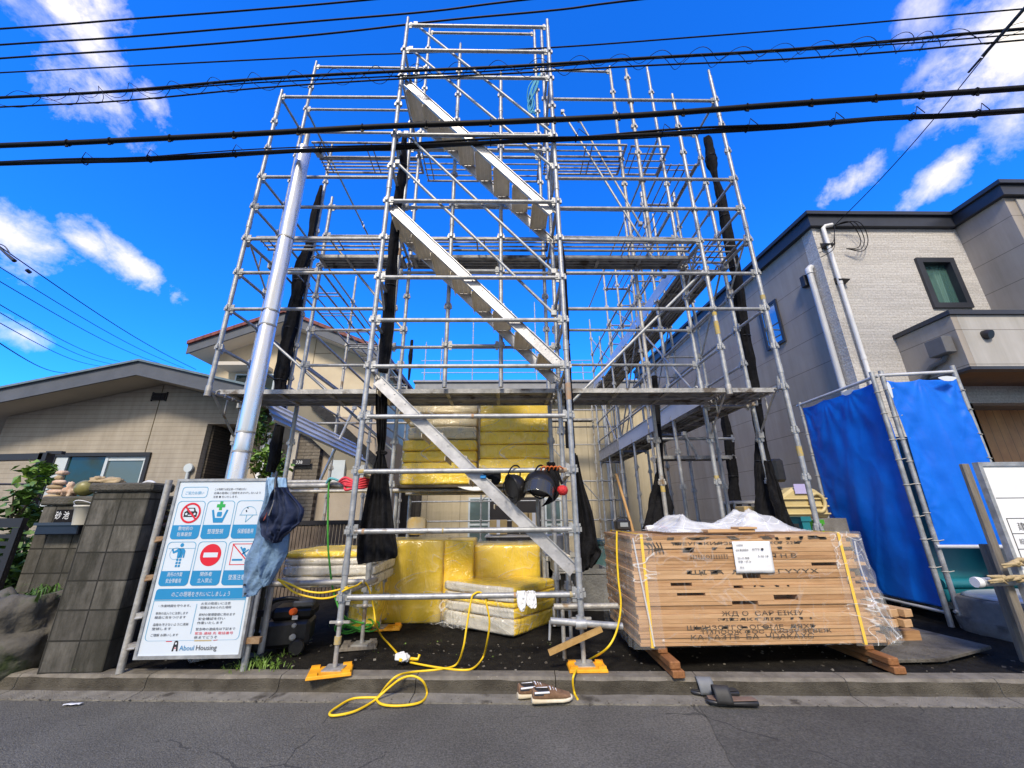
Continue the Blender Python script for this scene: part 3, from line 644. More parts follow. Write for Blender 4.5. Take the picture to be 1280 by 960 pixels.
# entrance canopy / balcony box
bx = aY(1120, 427, HY).x; bf = aX(1187, 394, bx).y; bt = aX(1187, 394, bx).z; bb_ = aX(1212, 458, bx).z
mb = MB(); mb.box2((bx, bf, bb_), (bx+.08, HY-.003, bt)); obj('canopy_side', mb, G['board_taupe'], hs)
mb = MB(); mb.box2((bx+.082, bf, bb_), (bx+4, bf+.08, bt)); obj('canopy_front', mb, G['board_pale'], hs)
mb = MB(); mb.box2((bx-.03, bf-.03, bt+.003), (bx+4, bf+.14, bt+.06)); mb.box2((bx-.03, bf+.142, bt+.003), (bx+.14, HY-.003, bt+.06)); mb.box2((bx-.01, bf-.012, bb_-.04), (bx+4, bf+.1, bb_-.003)); mb.box2((bx-.01, bf+.102, bb_-.04), (bx+.09, HY-.003, bb_-.003)); obj('canopy_trim', mb, G['trim_navy'], hs)
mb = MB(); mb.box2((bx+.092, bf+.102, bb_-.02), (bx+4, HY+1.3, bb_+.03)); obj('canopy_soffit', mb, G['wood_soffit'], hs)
a = aY(1235, 418, bf-.03); mb = MB(); mb.lathe(a, [(.055, .03), (.06, -.01), (.05, -.05), (.01, -.07)], 14, axis=(.2, -1, -.4)); obj('spot_lamp', mb, G['frame_dark'], hs)
a = aX(1175, 434, bx-.09); mb = MB(); mb.box(a, (.13, .22, .22)); mb.tube([a+Vector((.04, .0, -.1)), a+Vector((.04, .05, -.16)), a+Vector((.05, .2, -.18)), a+Vector((.05, .75, -.62))], .034, 10); obj('rain_head', mb, mat('slate plastic', (.10, .10, .105), (.13, .13, .135), 4, .5), hs, bevel=.012)
# recessed entrance door
dy = HY+1.0
a, c_ = aY(1205, 497, dy), aY(1300, 592, dy)
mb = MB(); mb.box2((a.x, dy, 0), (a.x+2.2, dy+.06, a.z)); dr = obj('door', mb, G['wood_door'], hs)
mb = MB(); mb.box2((bx+.4, dy+.07, 0), (a.x+4, dy+.2, bb_-.03)); mb.box2((a.x-.25, dy-.04, a.z), (a.x+3, dy+.065, a.z+.12)); obj('porch_wall', mb, mat('olive render', (.16, .15, .11), (.20, .19, .14), 3, .8), hs)
mb = MB(); mb.box2((a.x-.14, dy-.03, 0), (a.x-.003, dy+.06, a.z-.003)); obj('door_frame', mb, G['trim_navy'], hs)
mb = MB(); mb.box2((HX+.152, HY+.152, 2.62), (IX+3, HY+6.5, wt-.3)); mb.box2((HX+.152, HY+1.3, 0), (IX+3, HY+6.5, 2.61)); 
b2 = MB(); b2.box2((IX+3, 3.0, 0), (IX+3.1, 9, 6)); obj('inner_core', mb, G['frame_dark'], hs)

# ------------------------------------------------------------------ blue sheet toilet enclosure
G['tarp'] = mat('blue sheet', (.003, .12, .62), (.005, .155, .74), 2.5, .45, 0, .25, 9, spec=.22, rvar=.06)
G['cord'] = mat('cord', (.45, .43, .38), None)
G['tarp_white'] = mat('white sheet patch', (.6, .65, .7), None, rough=.6)
TC = Vector((4.38, 4.25, 0)); TL = Vector((4.39, 5.55, 0)); TR = Vector((5.14, 4.12, 0)); TZ = 2.6
TB = TL + (TR-TC)
en = thing('site_enclosure', 'pipe framed screen hung with blue sheets beside taupe house', 'enclosure', TC)
mb = MB()
def pole(p, z0, z1, r=.024): mb.tube([p+Vector((0, 0, z0)), p+Vector((0, 0, z1))], r, 10)
for q_ in ((TC+Vector((-.035, .04, 0)), 0, TZ+.04), (TC+Vector((.04, 0, 0)), .0, TZ+.04), (TL, 0, TZ+.02), (TR, 0.4, TZ+.05), (TB, 0, TZ)):
    mb = MB(); pole(*q_); obj('post', mb, G['galv'], en)
mb = MB()
def rail(p, q, z, r=.02): mb.tube([p+Vector((0, 0, z)), q+Vector((0, 0, z))], r, 10)
for q_ in ((TC, TL+Vector((0, .05, 0)), TZ-.02), (TC, TR, TZ-.02), (TC+Vector((0, -.03, 0)), TR+Vector((.6, -.12, 0)), .73, .018), (TC+Vector((-.03, .03, 0)), TL, .12, .016), (TC, TC+Vector((.45, -.05, 0)), .14, .016)):
    mb = MB(); rail(*q_); obj('rail', mb, G['galv_new'], en)
def sheet(p, q, z0, z1, seed, nrm, tie):
    mb = MB()
    def f(u, v):
        b_ = p.lerp(q, u) + Vector((0, 0, z0+(z1-z0)*v))
        s = abs(math.sin(math.pi*u*tie))
        sagt = -.025*(s**.7)*max(0, (v-.9)/.1)
        cr = .03*noise.noise(Vector((u*2+seed, v*1.5, 0))) + .02*noise.noise(Vector((u*7+seed+v*3, v*2, 2)))
        # radiating tension folds from ties along the top and the edges
        fold = 0
        for k in range(int(tie)+1):
            uk = k/tie; dx = (u-uk); dz = (1-v)*1.1+.02; a = math.atan2(dx, dz); r_ = math.hypot(dx, dz)
            fold += .030*r_*math.exp(-r_*3.2)*math.sin(a*11+seed*k+noise.noise(Vector((r_*3, seed, k))))
        for k in range(6):
            vk = k/5; dx = u*.8+.02; dz = v-vk; a = math.atan2(dz, dx); r_ = math.hypot(dx, dz)
            fold += .03*r_*math.exp(-r_*5)*math.sin(a*9+k+seed)
            dx = (1-u)*.8+.02; a = math.atan2(dz, dx); r_ = math.hypot(dx, dz)
            fold += .032*r_*math.exp(-r_*5)*math.sin(a*9+k*2+seed)
        return b_ + Vector(nrm)*(cr+fold+.010*(1-abs(noise.noise(Vector((u*5+v*2, v*4-u, seed)))))**6*.5) + Vector((0, 0, sagt))
    mb.grid(90, 130, f); return mb
o = obj('blue_sheet', sheet(TC+Vector((-.03, .03, 0)), TL+Vector((0, -.03, 0)), .16, TZ-.07, 1.3, (-1, 0, 0), 3), G['tarp'], en, solid=.002); o['label'] = 'blue sheet on the side facing the scaffold'
o = obj('blue_sheet', sheet(TC+Vector((.045, -.03, 0)), TR+Vector((-.03, -.02, 0)), .74, TZ-.09, 4.7, (0, -1, 0), 2), G['tarp'], en, solid=.002); o['label'] = 'shorter blue sheet facing the street'
for k in range(8):
    for pp in (TC+Vector((-.035, .04, 0)), TC+Vector((.04, 0, 0)), TL, TR):
        z = .5+k*.27+rnd.uniform(-.04, .04)
        if pp is TR and z < .9: continue
        mb = MB(); mb.tube([pp+Vector((.03*math.cos(t), .03*math.sin(t), z)) for t in [i*math.pi/3 for i in range(7)]], .005, 5)
        mb.tube([pp+Vector((0, -.03, z)), pp+Vector((.05 if pp is not TR else -.05, -.04, z+.01))], .004, 5); obj('sheet_tie', mb, G['cord'], en)
mb = MB()
def blob(c, rx, rz, nrm):
    c = Vector(c); n = Vector(nrm); x = n.cross(Vector((0, 0, 1))); mb.prism([c + x*rx*math.cos(t)*(1+.2*math.sin(3*t)) + Vector((0, 0, 1))*rz*math.sin(t) for t in [i*math.pi/6 for i in range(12)]], n*.004)
for q_ in ((TR+Vector((-.2, -.075, TZ-.13)), .10, .03, (0, -1, 0)), (TC+Vector((-.10, .35, TZ-.12)), .08, .03, (-1, 0, 0)), (TC+Vector((-.005, -.08, TZ-.22)), .02, .10, (0, -1, 0))):
    mb = MB(); blob(*q_); obj('white_patch', mb, G['tarp_white'], en)
# portable toilet behind the sheets
G['teal'] = mat('teal plastic', (.01, .13, .17), (.014, .16, .20), 3, .35)
tl = thing('portable_toilet', 'teal plastic portable toilet base showing below blue street sheet', 'toilet', (4.9, 4.9, .1))
mb = MB(); mb.box2((4.5, 4.45, .30), (5.6, 5.4, 1.9)); obj('cabin', mb, G['teal'], tl, bevel=.03)
mb = MB(); mb.tube([(4.5, 4.42, .36), (5.6, 4.42, .36)], .05, 10); mb.box2((4.45, 4.36, .2), (5.65, 4.47, .31)); obj('base_skid', mb, G['teal'], tl)
mb = MB(); mb.box((5.25, 4.30, .62), (.5, .03, .42), Matrix.Rotation(.12, 3, 'Y')); obj('waste_panel', mb, mat('grey panel', (.16, .17, .17), (.22, .23, .23), 5, .5), tl, bevel=.03)
# concrete planter / step
pl = thing('concrete_basin', 'rounded concrete basin with metal lid at foot of blue screen', 'basin', (5.0, 4.1, 0))
ca = aZ(1215, 800, .0)
mb = MB()
cx, cy = 5.15, 4.05
def rr(w, d_, z, n=28, e=3.5):
    out = []
    for k in range(n):
        t = 2*math.pi*k/n; c, s_ = math.cos(t), math.sin(t)
        out.append(Vector((cx+w*math.copysign(abs(c)**(2/e), c), cy+d_*math.copysign(abs(s_)**(2/e), s_), z)))
    return out
mb.loft([rr(.78, .36, -.02), rr(.80, .37, .10), rr(.76, .34, .115), rr(.77, .35, .27), rr(.75, .33, .285)]); obj('basin', mb, G['slab'], pl)
mb = MB(); mb.loft([rr(.70, .30, .288), rr(.70, .30, .305), rr(.66, .27, .32)]); obj('metal_lid', mb, G['galv_new'], pl)

# ------------------------------------------------------------------ right notice board
G['board_wood'] = mat('weathered lumber', (.14, .122, .10), (.22, .195, .16), 8, .85, 0, .3, 30, stretch=(6, 6, .6), spots=(.10, .085, .06), sscale=10, sthr=.62)
nb = thing('notice_board', 'white permit notice board with ruled form tied to grey lumber posts', 'notice board', (3.9, 3.1, 0))
BY = 3.0
a = aY(1226, 582, BY); aw = .9; lean = 0
zb0 = .28; 
mb = MB(); mb.box2((a.x, BY, zb0), (a.x+aw, BY+.02, a.z)); obj('board', mb, G['white'], nb)
mb = MB()
for q in (((a.x-.03, BY-.012, a.z-.005), (a.x+aw+.03, BY+.03, a.z+.025)), ((a.x-.03, BY-.012, zb0-.03), (a.x+aw+.03, BY+.03, zb0)), ((a.x-.03, BY-.012, zb0), (a.x-.002, BY+.03, a.z-.005)), ((a.x+aw, BY-.012, zb0), (a.x+aw+.03, BY+.03, a.z-.005))): mb.box2(*q)
obj('board_frame', mb, G['galv'], nb)
mb = MB(); mb.beam((a.x-.06, BY+.06, 0), (a.x-.06, BY+.06, a.z+.02), .03, .055, upv=(1, 0, 0)); obj('post', mb, G['board_wood'], nb, bevel=.004)
mb = MB(); q = aY(1230, 680, BY+.35); mb.beam((q.x, BY+.35, 0), (q.x, BY+.35, q.z), .035, .065, upv=(1, 0, 0)); obj('post', mb, G['board_wood'], nb, bevel=.004)
mb = MB(); q = aY(1232, 729, BY-.02); mb.tube([(q.x, BY+.02, q.z), (q.x+1.2, BY+.06, q.z+.02)], .03, 12); obj('cross_pipe', mb, G['galv'], nb)
mb = MB(); mb.lathe((q.x-.012, BY+.02, q.z), [(.034, -.02), (.036, 0), (.034, .02)], 12, axis=(1, 0, 0)); obj('pipe_cap', mb, G['pipe_white'], nb)
mb = MB()
for zz, xx in ((q.z+.02, q.x+.12), (q.z+.02, q.x+.26), (aY(1245, 703, BY).z, a.x-.06)):
    for k in range(7):
        c0 = Vector((xx+rnd.uniform(-.05, .05), BY-.02, zz+rnd.uniform(-.015, .015)))
        mb.tube([c0+Vector((-.06, 0, rnd.uniform(-.02, .02))), c0+Vector((0, -.03, .01)), c0+Vector((.06, 0, rnd.uniform(-.02, .02)))], [.006, .014, .006], 6)
obj('tie_rope', mb, mat('straw rope', (.35, .26, .13), (.48, .38, .22), 40, .9, 0, .4, 120), nb)
ink = mat('black ink', (.02, .02, .025), None, rough=.6); red_ink = mat('red ink', (.55, .04, .05), None, rough=.6)
G['ink'] = ink; G['red_ink'] = red_ink
x0 = a.x+.02; zt0 = a.z
def txt_(s, o, h, mi=0, width=None):
    m_ = MB(); text_into(m_, s, o, (1, 0, 0), (0, 0, 1), h, mi=0, width=width); obj('lettering', m_, [ink, red_ink][mi], bpy.data.objects['board'])
mb = MB()
fy = BY
def hline(x0, x1, z, w=.004, mi=0): mb.box2((x0, fy-.0025, z-w/2), (x1, fy-.0005, z+w/2), mi)
def vline(x, z0, z1, w=.004, mi=0): mb.box2((x-w/2, fy-.0028, z0), (x+w/2, fy-.0005, z1), mi)
hline(x0, x0+.86, zt0-.24)
txt_('□建築計画のお知らせ', (x0+.26, fy, zt0-.20), .055)
txt_('建築基準法による確認済', (x0+.28, fy, zt0-.355), .075, mi=1)
for k in range(7): hline(x0+.02, x0+.86, zt0-.385-.105*k)
vline(x0+.02, zt0-.385-.63, zt0-.385); vline(x0+.30, zt0-.385-.63, zt0-.49); vline(x0+.86, zt0-.385-.63, zt0-.385)
for k, s in enumerate(('建築主住所氏名', '設計者氏名', '工事監理者氏名', '工事施工者氏名', '工事現場管理者', '建築確認番号')):
    if k == 0: txt_('建 築 基 準', (x0+.08, fy, zt0-.465), .062)
    else: txt_(s, (x0+.05, fy, zt0-.455-.105*k), .042, width=.22)
    if k: txt_(('東京都確認済証', '一級建築士事務所', '株式会社', '現場責任者', '第二十三号')[k-1], (x0+.36, fy, zt0-.455-.105*k), .045, width=.40)
obj('ruled_form', mb, [ink, red_ink], bpy.data.objects['board'])
# ------------------------------------------------------------------ scaffolding kit
PK = .475
def zk(k): return .45 + PK*k
def zt_k(k): return .484 + PK*k
TXL, TXR, TY, AY, BYY = -1.247, .583, 3.40, 3.97, 4.51
def gm(): return G['galv'] if rnd.random() < .78 else G['galv_old']
def standard(T, x, y, z0, z1, grid0=.45, base=True, m=None, r=.0243, name='standard', lugs=True):
    mb = MB(); zz = z0+(.30 if base else 0)
    mb.tube([(x, y, zz), (x, y, z1)], r, 10); mb.tube([(x, y, z1), (x, y, z1+.13)], r*.78, 8)
    k = 0
    while lugs and grid0+PK*k < z1-.02:
        z = grid0+PK*k; k += 1
        if z < zz+.03: continue
        for a in (0, 1):
            mb.box((x, y, z), (.088, .024, .036) if a == 0 else (.024, .088, .036))
            mb.box((x, y, z+.034), (.074, .014, .022) if a == 0 else (.014, .074, .022))
        mb.tube([(x, y, z-.03), (x, y, z+.03)], r*1.22, 10)
        if k % 4 == 1: mb.tube([(x, y, z+.16), (x, y, z+.26)], r*1.16, 10)
    o = obj(name, mb, m or gm(), T)
    if base:
        b2 = MB(); b2.tube([(x, y, z0+.012), (x, y, z0+.42)], r*.72, 8); b2.box((x, y, z0+.006), (.14, .14, .010)); b2.lathe((x, y, z0+.28), [(.02, 0), (.032, .005), (.032, .03), (.02, .035)], 8)
        b2.box((x, y, z0+.30), (.15, .018, .016))
        obj('screw_jack', b2, G['galv_old'], T)
    return o
def ledger(T, p, q, r=.0205, m=None, name='ledger', heads=True):
    p, q = Vector(p), Vector(q); d = (q-p).normalized(); mb = MB()
    mb.tube([p+d*.04, q-d*.04], r, 8)
    if heads:
        for e, s in ((p, 1), (q, -1)):
            mb.beam(e+d*s*.024, e+d*s*.068, .030, .044); mb.beam(e+d*s*.045+Vector((0, 0, -.05)), e+d*s*.046+Vector((0, 0, .055)), .012, .03)
    return obj(name, mb, m or gm(), T)
def brace(T, p, q, r=.0165, name='brace', m=None):
    p, q = Vector(p), Vector(q); mb = MB(); mb.tube([p, q], r, 8)
    for e in (p, q): mb.box(e, (.05, .05, .05))
    return obj(name, mb, m or gm(), T)
def plank(T, x0, x1, y0, y1, z, along='X', m=None, hooks=True):
    """steel deck plank seen mostly from below: sheet, side channels, ribs, cross ties, hooks"""
    mb = MB()
    def bx(a0, a1, b0, b1, c0, c1):
        if along == 'X': mb.box2((a0, b0, c0), (a1, b1, c1))
        else: mb.box2((b0, a0, c0), (b1, a1, c1))
    if along == 'X': a0, a1, b0, b1 = x0, x1, y0, y1
    else: a0, a1, b0, b1 = y0, y1, x0, x1
    a0 += .04; a1 -= .04; w = b1-b0
    bx(a0, a1, b0+.004, b1-.004, z-.004, z)
    for bb in (b0, b1-.018): bx(a0, a1, bb, bb+.018, z-.045, z+.003)
    for t in (.25, .5, .75): bx(a0+.01, a1-.01, b0+w*t-.010, b0+w*t+.010, z-.026, z-.0045)
    for t in (.02, .33, .64, .96): bx(a0+(a1-a0)*t, a0+(a1-a0)*t+.04, b0+.019, b1-.019, z-.040, z-.0265)
    if hooks:
        for e, s in ((a0, -1), (a1, 1)):
            for bb in (b0+.05, b1-.05):
                q = [(e, -.02), (e+s*.045, .012), (e+s*.075, .0), (e+s*.08, -.035)]
                pts = [((u, bb, z+v) if along == 'X' else (bb, u, z+v)) for u, v in q]; mb.tube(pts, .011, 6)
    return obj('deck_plank', mb, m or G['deck'], T)
def lattice(T, x0, x1, y0, y1, z, n=5, along='X'):
    mb = MB()
    for i in range(n):
        y = y0+(y1-y0)*i/(n-1) if along == 'X' else x0+(x1-x0)*i/(n-1)
        rr_ = .016 if i in (0, n-1) else .011
        mb.tube([(x0, y, z), (x1, y, z)] if along == 'X' else [(y, y0, z), (y, y1, z)], rr_, 7)
    k = max(2, int(((x1-x0) if along == 'X' else (y1-y0))/.6))
    for i in range(k+1):
        for dd in (0, .09):
            t = i/k
            if along == 'X': x = min(x0+.02+(x1-x0-.04)*t+dd, x1); mb.tube([(x, y0, z), (x, y1, z)], .009, 6)
            else: y = min(y0+.02+(y1-y0-.04)*t+dd, y1); mb.tube([(x0, y, z), (x1, y, z)], .009, 6)
    return obj('lattice_deck', mb, G['deck'], T)
def bracket(T, p, q, drop=.42):
    """triangular bracket: arm from standard p out to q, with strut"""
    p, q = Vector(p), Vector(q); mb = MB(); mb.tube([p, q, q+Vector((0, 0, .10))], .02, 8)
    mb.tube([p+Vector((0, 0, -drop)), p.lerp(q, .85)+Vector((0, 0, -.02))], .013, 6); mb.tube([p.lerp(q, .45), p.lerp(q, .45)+Vector((0, 0, -drop*.5))], .010, 6)
    mb.box(p+Vector((0, 0, -.02)), (.07, .07, .10)); mb.box(p+Vector((0, 0, -drop)), (.06, .06, .07)); mb.tube([q+Vector((0, 0, -.05)), q+Vector((0, 0, .06))], .031, 10)
    return obj('bracket', mb, G['galv_old'], T)

# ---- stair tower
st = thing('stair_tower', 'tall galvanised scaffold stair tower with three metal flights, nearest the street', 'scaffold', (TXL, TY, 0), 'scaffolding of the site')
for x in (TXL, TXR):
    standard(st, x, TY, 0.02, zt_k(14)+.02, .484, m=G['galv'])
standard(st, TXL, AY, 0.02, 7.3); standard(st, TXR, AY, 0.02, 7.95)
RZ = aY(537, 40, BYY).z; RXL, RXR = aY(537, 40, BYY).x, aY(668, 44, BYY).x
standard(st, RXL, BYY, 0.02, RZ); standard(st, RXR, BYY, 0.02, RZ)
for k in (0, 1, 2, 3, 4, 5, 6, 8, 10, 12, 13, 14): ledger(st, (TXL, TY, zt_k(k)), (TXR, TY, zt_k(k)), .0215, m=G['galv'])
for z in (RZ-.02, 6.63, 6.16): ledger(st, (RXL, BYY, z), (RXR, BYY, z))
for k in (5, 7, 8, 9, 11): ledger(st, (TXL, AY, zk(k)), (TXR, AY, zk(k)), .019)
for x in (TXL, TXR):
    for k in (2, 4, 5, 6, 8, 9, 10, 12, 13): ledger(st, (x, TY, zt_k(k)), (x, AY, zk(k)), .018, name='transom')
    for k in (4, 8, 12): ledger(st, (x, AY, zk(k)), (x, BYY, zk(k)), .018, name='transom')
for (x0, y0), (x1, y1) in (((520, 31), (690, 166)), ((514, 62), (690, 208)), ((508, 168), (692, 340)), ((497, 204), (692, 392))):
    brace(st, aY(x0, y0, TY+.05), aY(x1, y1, TY+.05), .0165, 'handrail_brace', G['galv'])
for k0 in (4, 8):
    brace(st, (TXL, TY+.04, zt_k(k0+2)), (TXL, AY-.04, zk(k0+1)), .014); brace(st, (TXR, TY+.04, zt_k(k0+2)), (TXR, AY-.04, zk(k0+1)), .014)
def flight(zt0, zb0, xt, xb, nt=8):
    y0, y1 = 3.445, 3.875
    a, c = Vector((xt, y0, zt0)), Vector((xb, y0, zb0)); d = (c-a).normalized(); n = Vector((-d.z, 0, d.x)); n = n if n.z > 0 else -n
    f = None
    mb = MB()
    for y in (y0, y1):
        p, q = Vector((xt, y, zt0)), Vector((xb, y, zb0))
        for (o0, o1, w) in ((-.048, .048, .004),):
            mb.beam(p, q, .004, .096, upv=n)
        s_ = -1 if y == y0 else 1
        for o in (-.048, .048): mb.beam(p+n*o+Vector((0, s_*-.0, 0)), q+n*o, .034, .006, upv=n)
    for i in range(nt*2+1):
        p = a.lerp(c, (i+.5)/(nt*2+1)); mb.tube([p+Vector((0, -.008, 0))+n*.02, p+Vector((0, .004, 0))+n*.02], .008, 6)
    fl = obj('stair_flight', mb, G['alu'], st)
    for e in (a, c):
        for y in (y0, y1):
            b2 = MB(); h = e-d*.05 if e is a else e+d*.05
            b2.tube([Vector((e.x, y, e.z))+n*.02, Vector((h.x, y, h.z))+n*.03, Vector((h.x, y, h.z))+n*.03-Vector((0, 0, .05))], .014, 7)
            obj('hook', b2, G['galv_old'], fl)
    for i in range(nt):
        t = (i+.45)/nt; p = a.lerp(c, t); mb = MB(); w = .19
        x0, x1 = p.x-w/2, p.x+w/2
        mb.box2((x0, y0+.006, p.z-.002), (x1, y1-.006, p.z+.002))
        mb.box2((x0, y0+.006, p.z-.035), (x0+.004, y1-.006, p.z-.002)); mb.box2((x1-.004, y0+.006, p.z-.035), (x1, y1-.006, p.z-.002))
        for q in (.25, .5, .75): mb.box2((x0+w*q-.006, y0+.007, p.z-.014), (x0+w*q+.006, y1-.007, p.z-.0025))
        obj('tread', mb, G['tread'], fl)
flight(zt_k(12)-.04, zt_k(8)-.10, TXL+.05, TXR-.06); flight(zt_k(8)-.06, zt_k(4)+.02, TXL+.05, TXR-.05); flight(zt_k(4)-.12, zt_k(0)+.16, TXL+.08, TXR-.03)
# coupler bar and jack at right foot
mb = MB(); a, c = aY(688, 776, TY-.06), aY(778, 783, TY-.06); mb.tube([a, c], .0243, 10); a2 = aY(726, 780, TY-.06)
mb.tube([a2+Vector((-.04, 0, 0)), a2+Vector((.04, 0, 0))], .034, 10); mb.tube([(a2.x, TY-.03, a2.z-.04), (a2.x, TY-.03, a2.z+.05)], .03, 10); mb.tube([a+Vector((0, .01, 0)), a+Vector((-.01, .02, -.13))], .01, 6)
obj('coupler_pipe', mb, G['galv'], st)
mb = MB(); mb.beam(aY(686, 816, TY-.09), aY(752, 786, TY-.09), .03, .035); obj('toe_batten', mb, mat('raw batten', (.34, .20, .06), (.45, .28, .10), 20, .8), st)
mb = MB(); c = aY(730, 758, TY+.25); mb.tube([c+Vector((-.25, 0, 0)), c+Vector((.28, 0, 0))], .024, 10); mb.tube([c+Vector((-.18, 0, 0)), c+Vector((-.18, 0, -.42))], .017, 8); mb.box(c+Vector((-.16, 0, -.43)), (.16, .12, .02)); mb.tube([c+Vector((.28, 0, 0)), c+Vector((.42, .05, -.16))], .012, 6); mb.tube([c+Vector((-.25, 0, .0)), c+Vector((-.25, 0, -.14))], .012, 6)
obj('coupler_pipe', mb, G['galv_old'], st)
# two old pipes tied under the sign side of the tower foot
# base pads
def pad(label, x, y, z, rot, m, w=.30, d=.17, h=.04, name='base_pad'):
    t = thing(name, label, 'base pad', (x, y, z), 'pads under the scaffold feet')
    mb = MB(); R = Matrix.Rotation(rot, 3, 'Z')
    P = [Vector(((-w/2)*sx, (d/2)*sy, 0)) for sx, sy in ((1, -1), (-1, -1), (-1, 1), (1, 1))]
    lo = [Vector((x, y, z))+R@p for p in P]; hi = [Vector((x, y, z+h*.55))+R@(p*.97) for p in P]; mb.loft([lo, hi], smooth=False)
    obj('pad', mb, m, t, bevel=.004)
    for sx in (-1, 1):
        for sy in (-1, 1): mb = MB(); mb.box(Vector((x, y, z+h*.55+.008))+R@Vector((sx*w*.36, sy*d*.36, 0)), (w*.2, d*.16, .016), R); obj('lug', mb, m, t)
    return t
pad('skewed yellow plastic pad under stair tower leg nearest the safety sign', TXL-.015, TY-.035, .002, .28, G['yplastic'], .30, .20)
pad('yellow plastic pad under stair tower leg nearest the timber stack', TXR+.015, TY-.035, .002, -.02, G['yplastic'], .28, .17)
pad('yellow plastic pad under tower leg beside tall ochre insulation pack', TXL+.05, BYY+.02, .0, .1, G['yplastic'], .30, .18)
pad('split wooden board under tower leg by coil of green rope', TXL-.02, AY, -.005, .2, G['board_wood'], .30, .18, .05)

# ---- front scaffold, left bay
fl_ = thing('scaffold_bay', 'front scaffold bay with cantilevered outer post beside silver pole', 'scaffold', (-3.07, BYY, 0), 'scaffolding of the site')
T = fl_
standard(T, -3.10, 3.98, zk(4)-.02, zk(13), base=False); standard(T, -3.07, BYY, 0, zk(16)); standard(T, -2.44, BYY, 0, zk(10)+.06)
def led_px(T, x0, x1, y0, y1, Y, r=.0205, **k):
    p, q = aY(x0, y0, Y), aY(x1, y1, Y); z = (p.z+q.z)/2; ledger(T, (p.x, Y, z), (q.x, Y, z), r, **k)
for k in (13, 10, 9, 7, 6): ledger(T, (-3.10, 3.98, zk(k)), (TXL, AY, zk(k)))
ledger(T, (-3.10, 3.98, zk(8)+.0), (TXL, AY, zk(8)))
for k in (16, 14, 13): ledger(T, (-3.07, BYY, zk(k)), (TXL, BYY, zk(k)), .019)
for k in (10, 9, 6, 5): ledger(T, (-2.44, BYY, zk(k)), (TXL, BYY, zk(k)), .019)
ledger(T, (-2.44, BYY, zk(2)-.06), (TXL, BYY, zk(2)-.06), .019)
for k in (13, 10, 9, 7, 6, 5): ledger(T, (-3.10, 3.98, zk(k)), (-3.07, BYY, zk(k)), .018, name='transom')
bracket(T, (-3.07, BYY-.02, zk(4)), (-3.10, 3.98, zk(4)-.02)); bracket(T, (-3.07, BYY-.02, zk(8)), (-3.10, 4.02, zk(8)-.02))
plank(T, -3.02, TXL, 3.99, 4.23, zk(4)); plank(T, -3.02, TXL, 4.25, 4.49, zk(4))
plank(T, -2.42, TXL, 4.25, 4.49, zk(8)-.02); lattice(T, -2.98, TXL, 3.99, 4.22, zk(8)+.03, 4)
lattice(T, -2.75, TXL, 4.56, 4.80, zk(12), 5); lattice(T, -2.75, TXL, 4.30, 4.54, zk(12)+.02, 3)
for (x0, y0), (x1, y1) in (((293, 445), (330, 470)), ): pass
brace(T, (-3.07, BYY+.03, zk(6)), (TXL-.02, BYY+.05, zk(3)-.1))
brace(T, (-2.42, BYY+.03, zk(9)), (TXL-.02, BYY+.04, zk(6)))

# ---- front scaffold, right bay
fr = thing('scaffold_bay', 'front scaffold bay with row of tall bare posts above timber stack', 'scaffold', (2.41, BYY, 0), 'scaffolding of the site')
T = fr
standard(T, 3.01, 3.96, 0, zk(14)); standard(T, 2.42, 3.99, zk(4)-.02, zk(13)+.02, base=False); standard(T, 1.81, 4.0, zk(8)-.02, zk(14)+.06, base=False)
standard(T, 1.78, 4.53, 0, zk(16)); standard(T, 2.41, 4.53, 0, zk(16)+.02); standard(T, 2.98, 4.50, 0, zk(13)+.02)
standard(T, -.63, 3.93, zk(4), 7.55, base=False); standard(T, -.035, 3.93, zk(4), 6.95, base=False)
for k in (13, 10, 9, 7): ledger(T, (TXR, AY, zk(k)), (3.01, 3.97, zk(k)), .021)
for k in (6,): ledger(T, (TXR, AY, zk(k)), (3.01, 3.97, zk(k)), .021)
ledger(T, (TXR, AY, zk(8)), (2.42, 3.99, zk(8)))
for k in (16,): ledger(T, (TXR, BYY, zk(k)), (1.78, 4.53, zk(k)), .019)
for k in (10, 9, 6, 5): ledger(T, (TXR, BYY, zk(k)), (2.41, 4.53, zk(k)), .019)
ledger(T, (1.78, 4.53, zk(13)), (2.98, 4.5, zk(13)), .019)
for k in (9, 8, 7, 6, 10, 13): ledger(T, (3.01, 3.96, zk(k)), (2.98, 4.5, zk(k)), .018, name='transom'); 
for k in (7, 6, 5): ledger(T, (2.42, 3.99, zk(k)), (2.41, 4.53, zk(k)), .018, name='transom')
for k in (5, 7, 9): ledger(T, (-.63, 3.93, zk(k)), (-.035, 3.93, zk(k)), .019)
brace(T, aY(703, 140, BYY), aY(830, 345, BYY)); brace(T, aY(705, 512, AY+.05), aY(882, 336, AY+.05))
brace(T, aY(724, 150, BYY), aY(800, 280, BYY), .0145)
bracket(T, (2.41, 4.51, zk(4)), (2.42, 3.99, zk(4)-.02)); bracket(T, (2.98, 4.48, zk(4)), (3.0, 4.0, zk(4)+.04)); bracket(T, (2.41, 4.51, zk(8)), (2.42, 4.02, zk(8)-.02))
bracket(T, (2.98, 4.48, zk(8)), (3.0, 4.0, zk(8)))
for xa, xb in ((TXL, TXR), (TXR, 2.42), (2.42, 2.95)):
    plank(T, xa, xb, 3.99, 4.23, zk(4)); plank(T, xa, xb, 4.25, 4.49, zk(4)-.004)
for xa, xb in ((TXL, TXR), (TXR, 2.42)):
    plank(T, xa, xb, 4.25, 4.49, zk(8)-.02); lattice(T, xa+.03, xb-.03, 3.99, 4.22, zk(8)+.03, 4)
lattice(T, 2.45, 2.95, 3.99, 4.45, zk(8)+.02, 5)
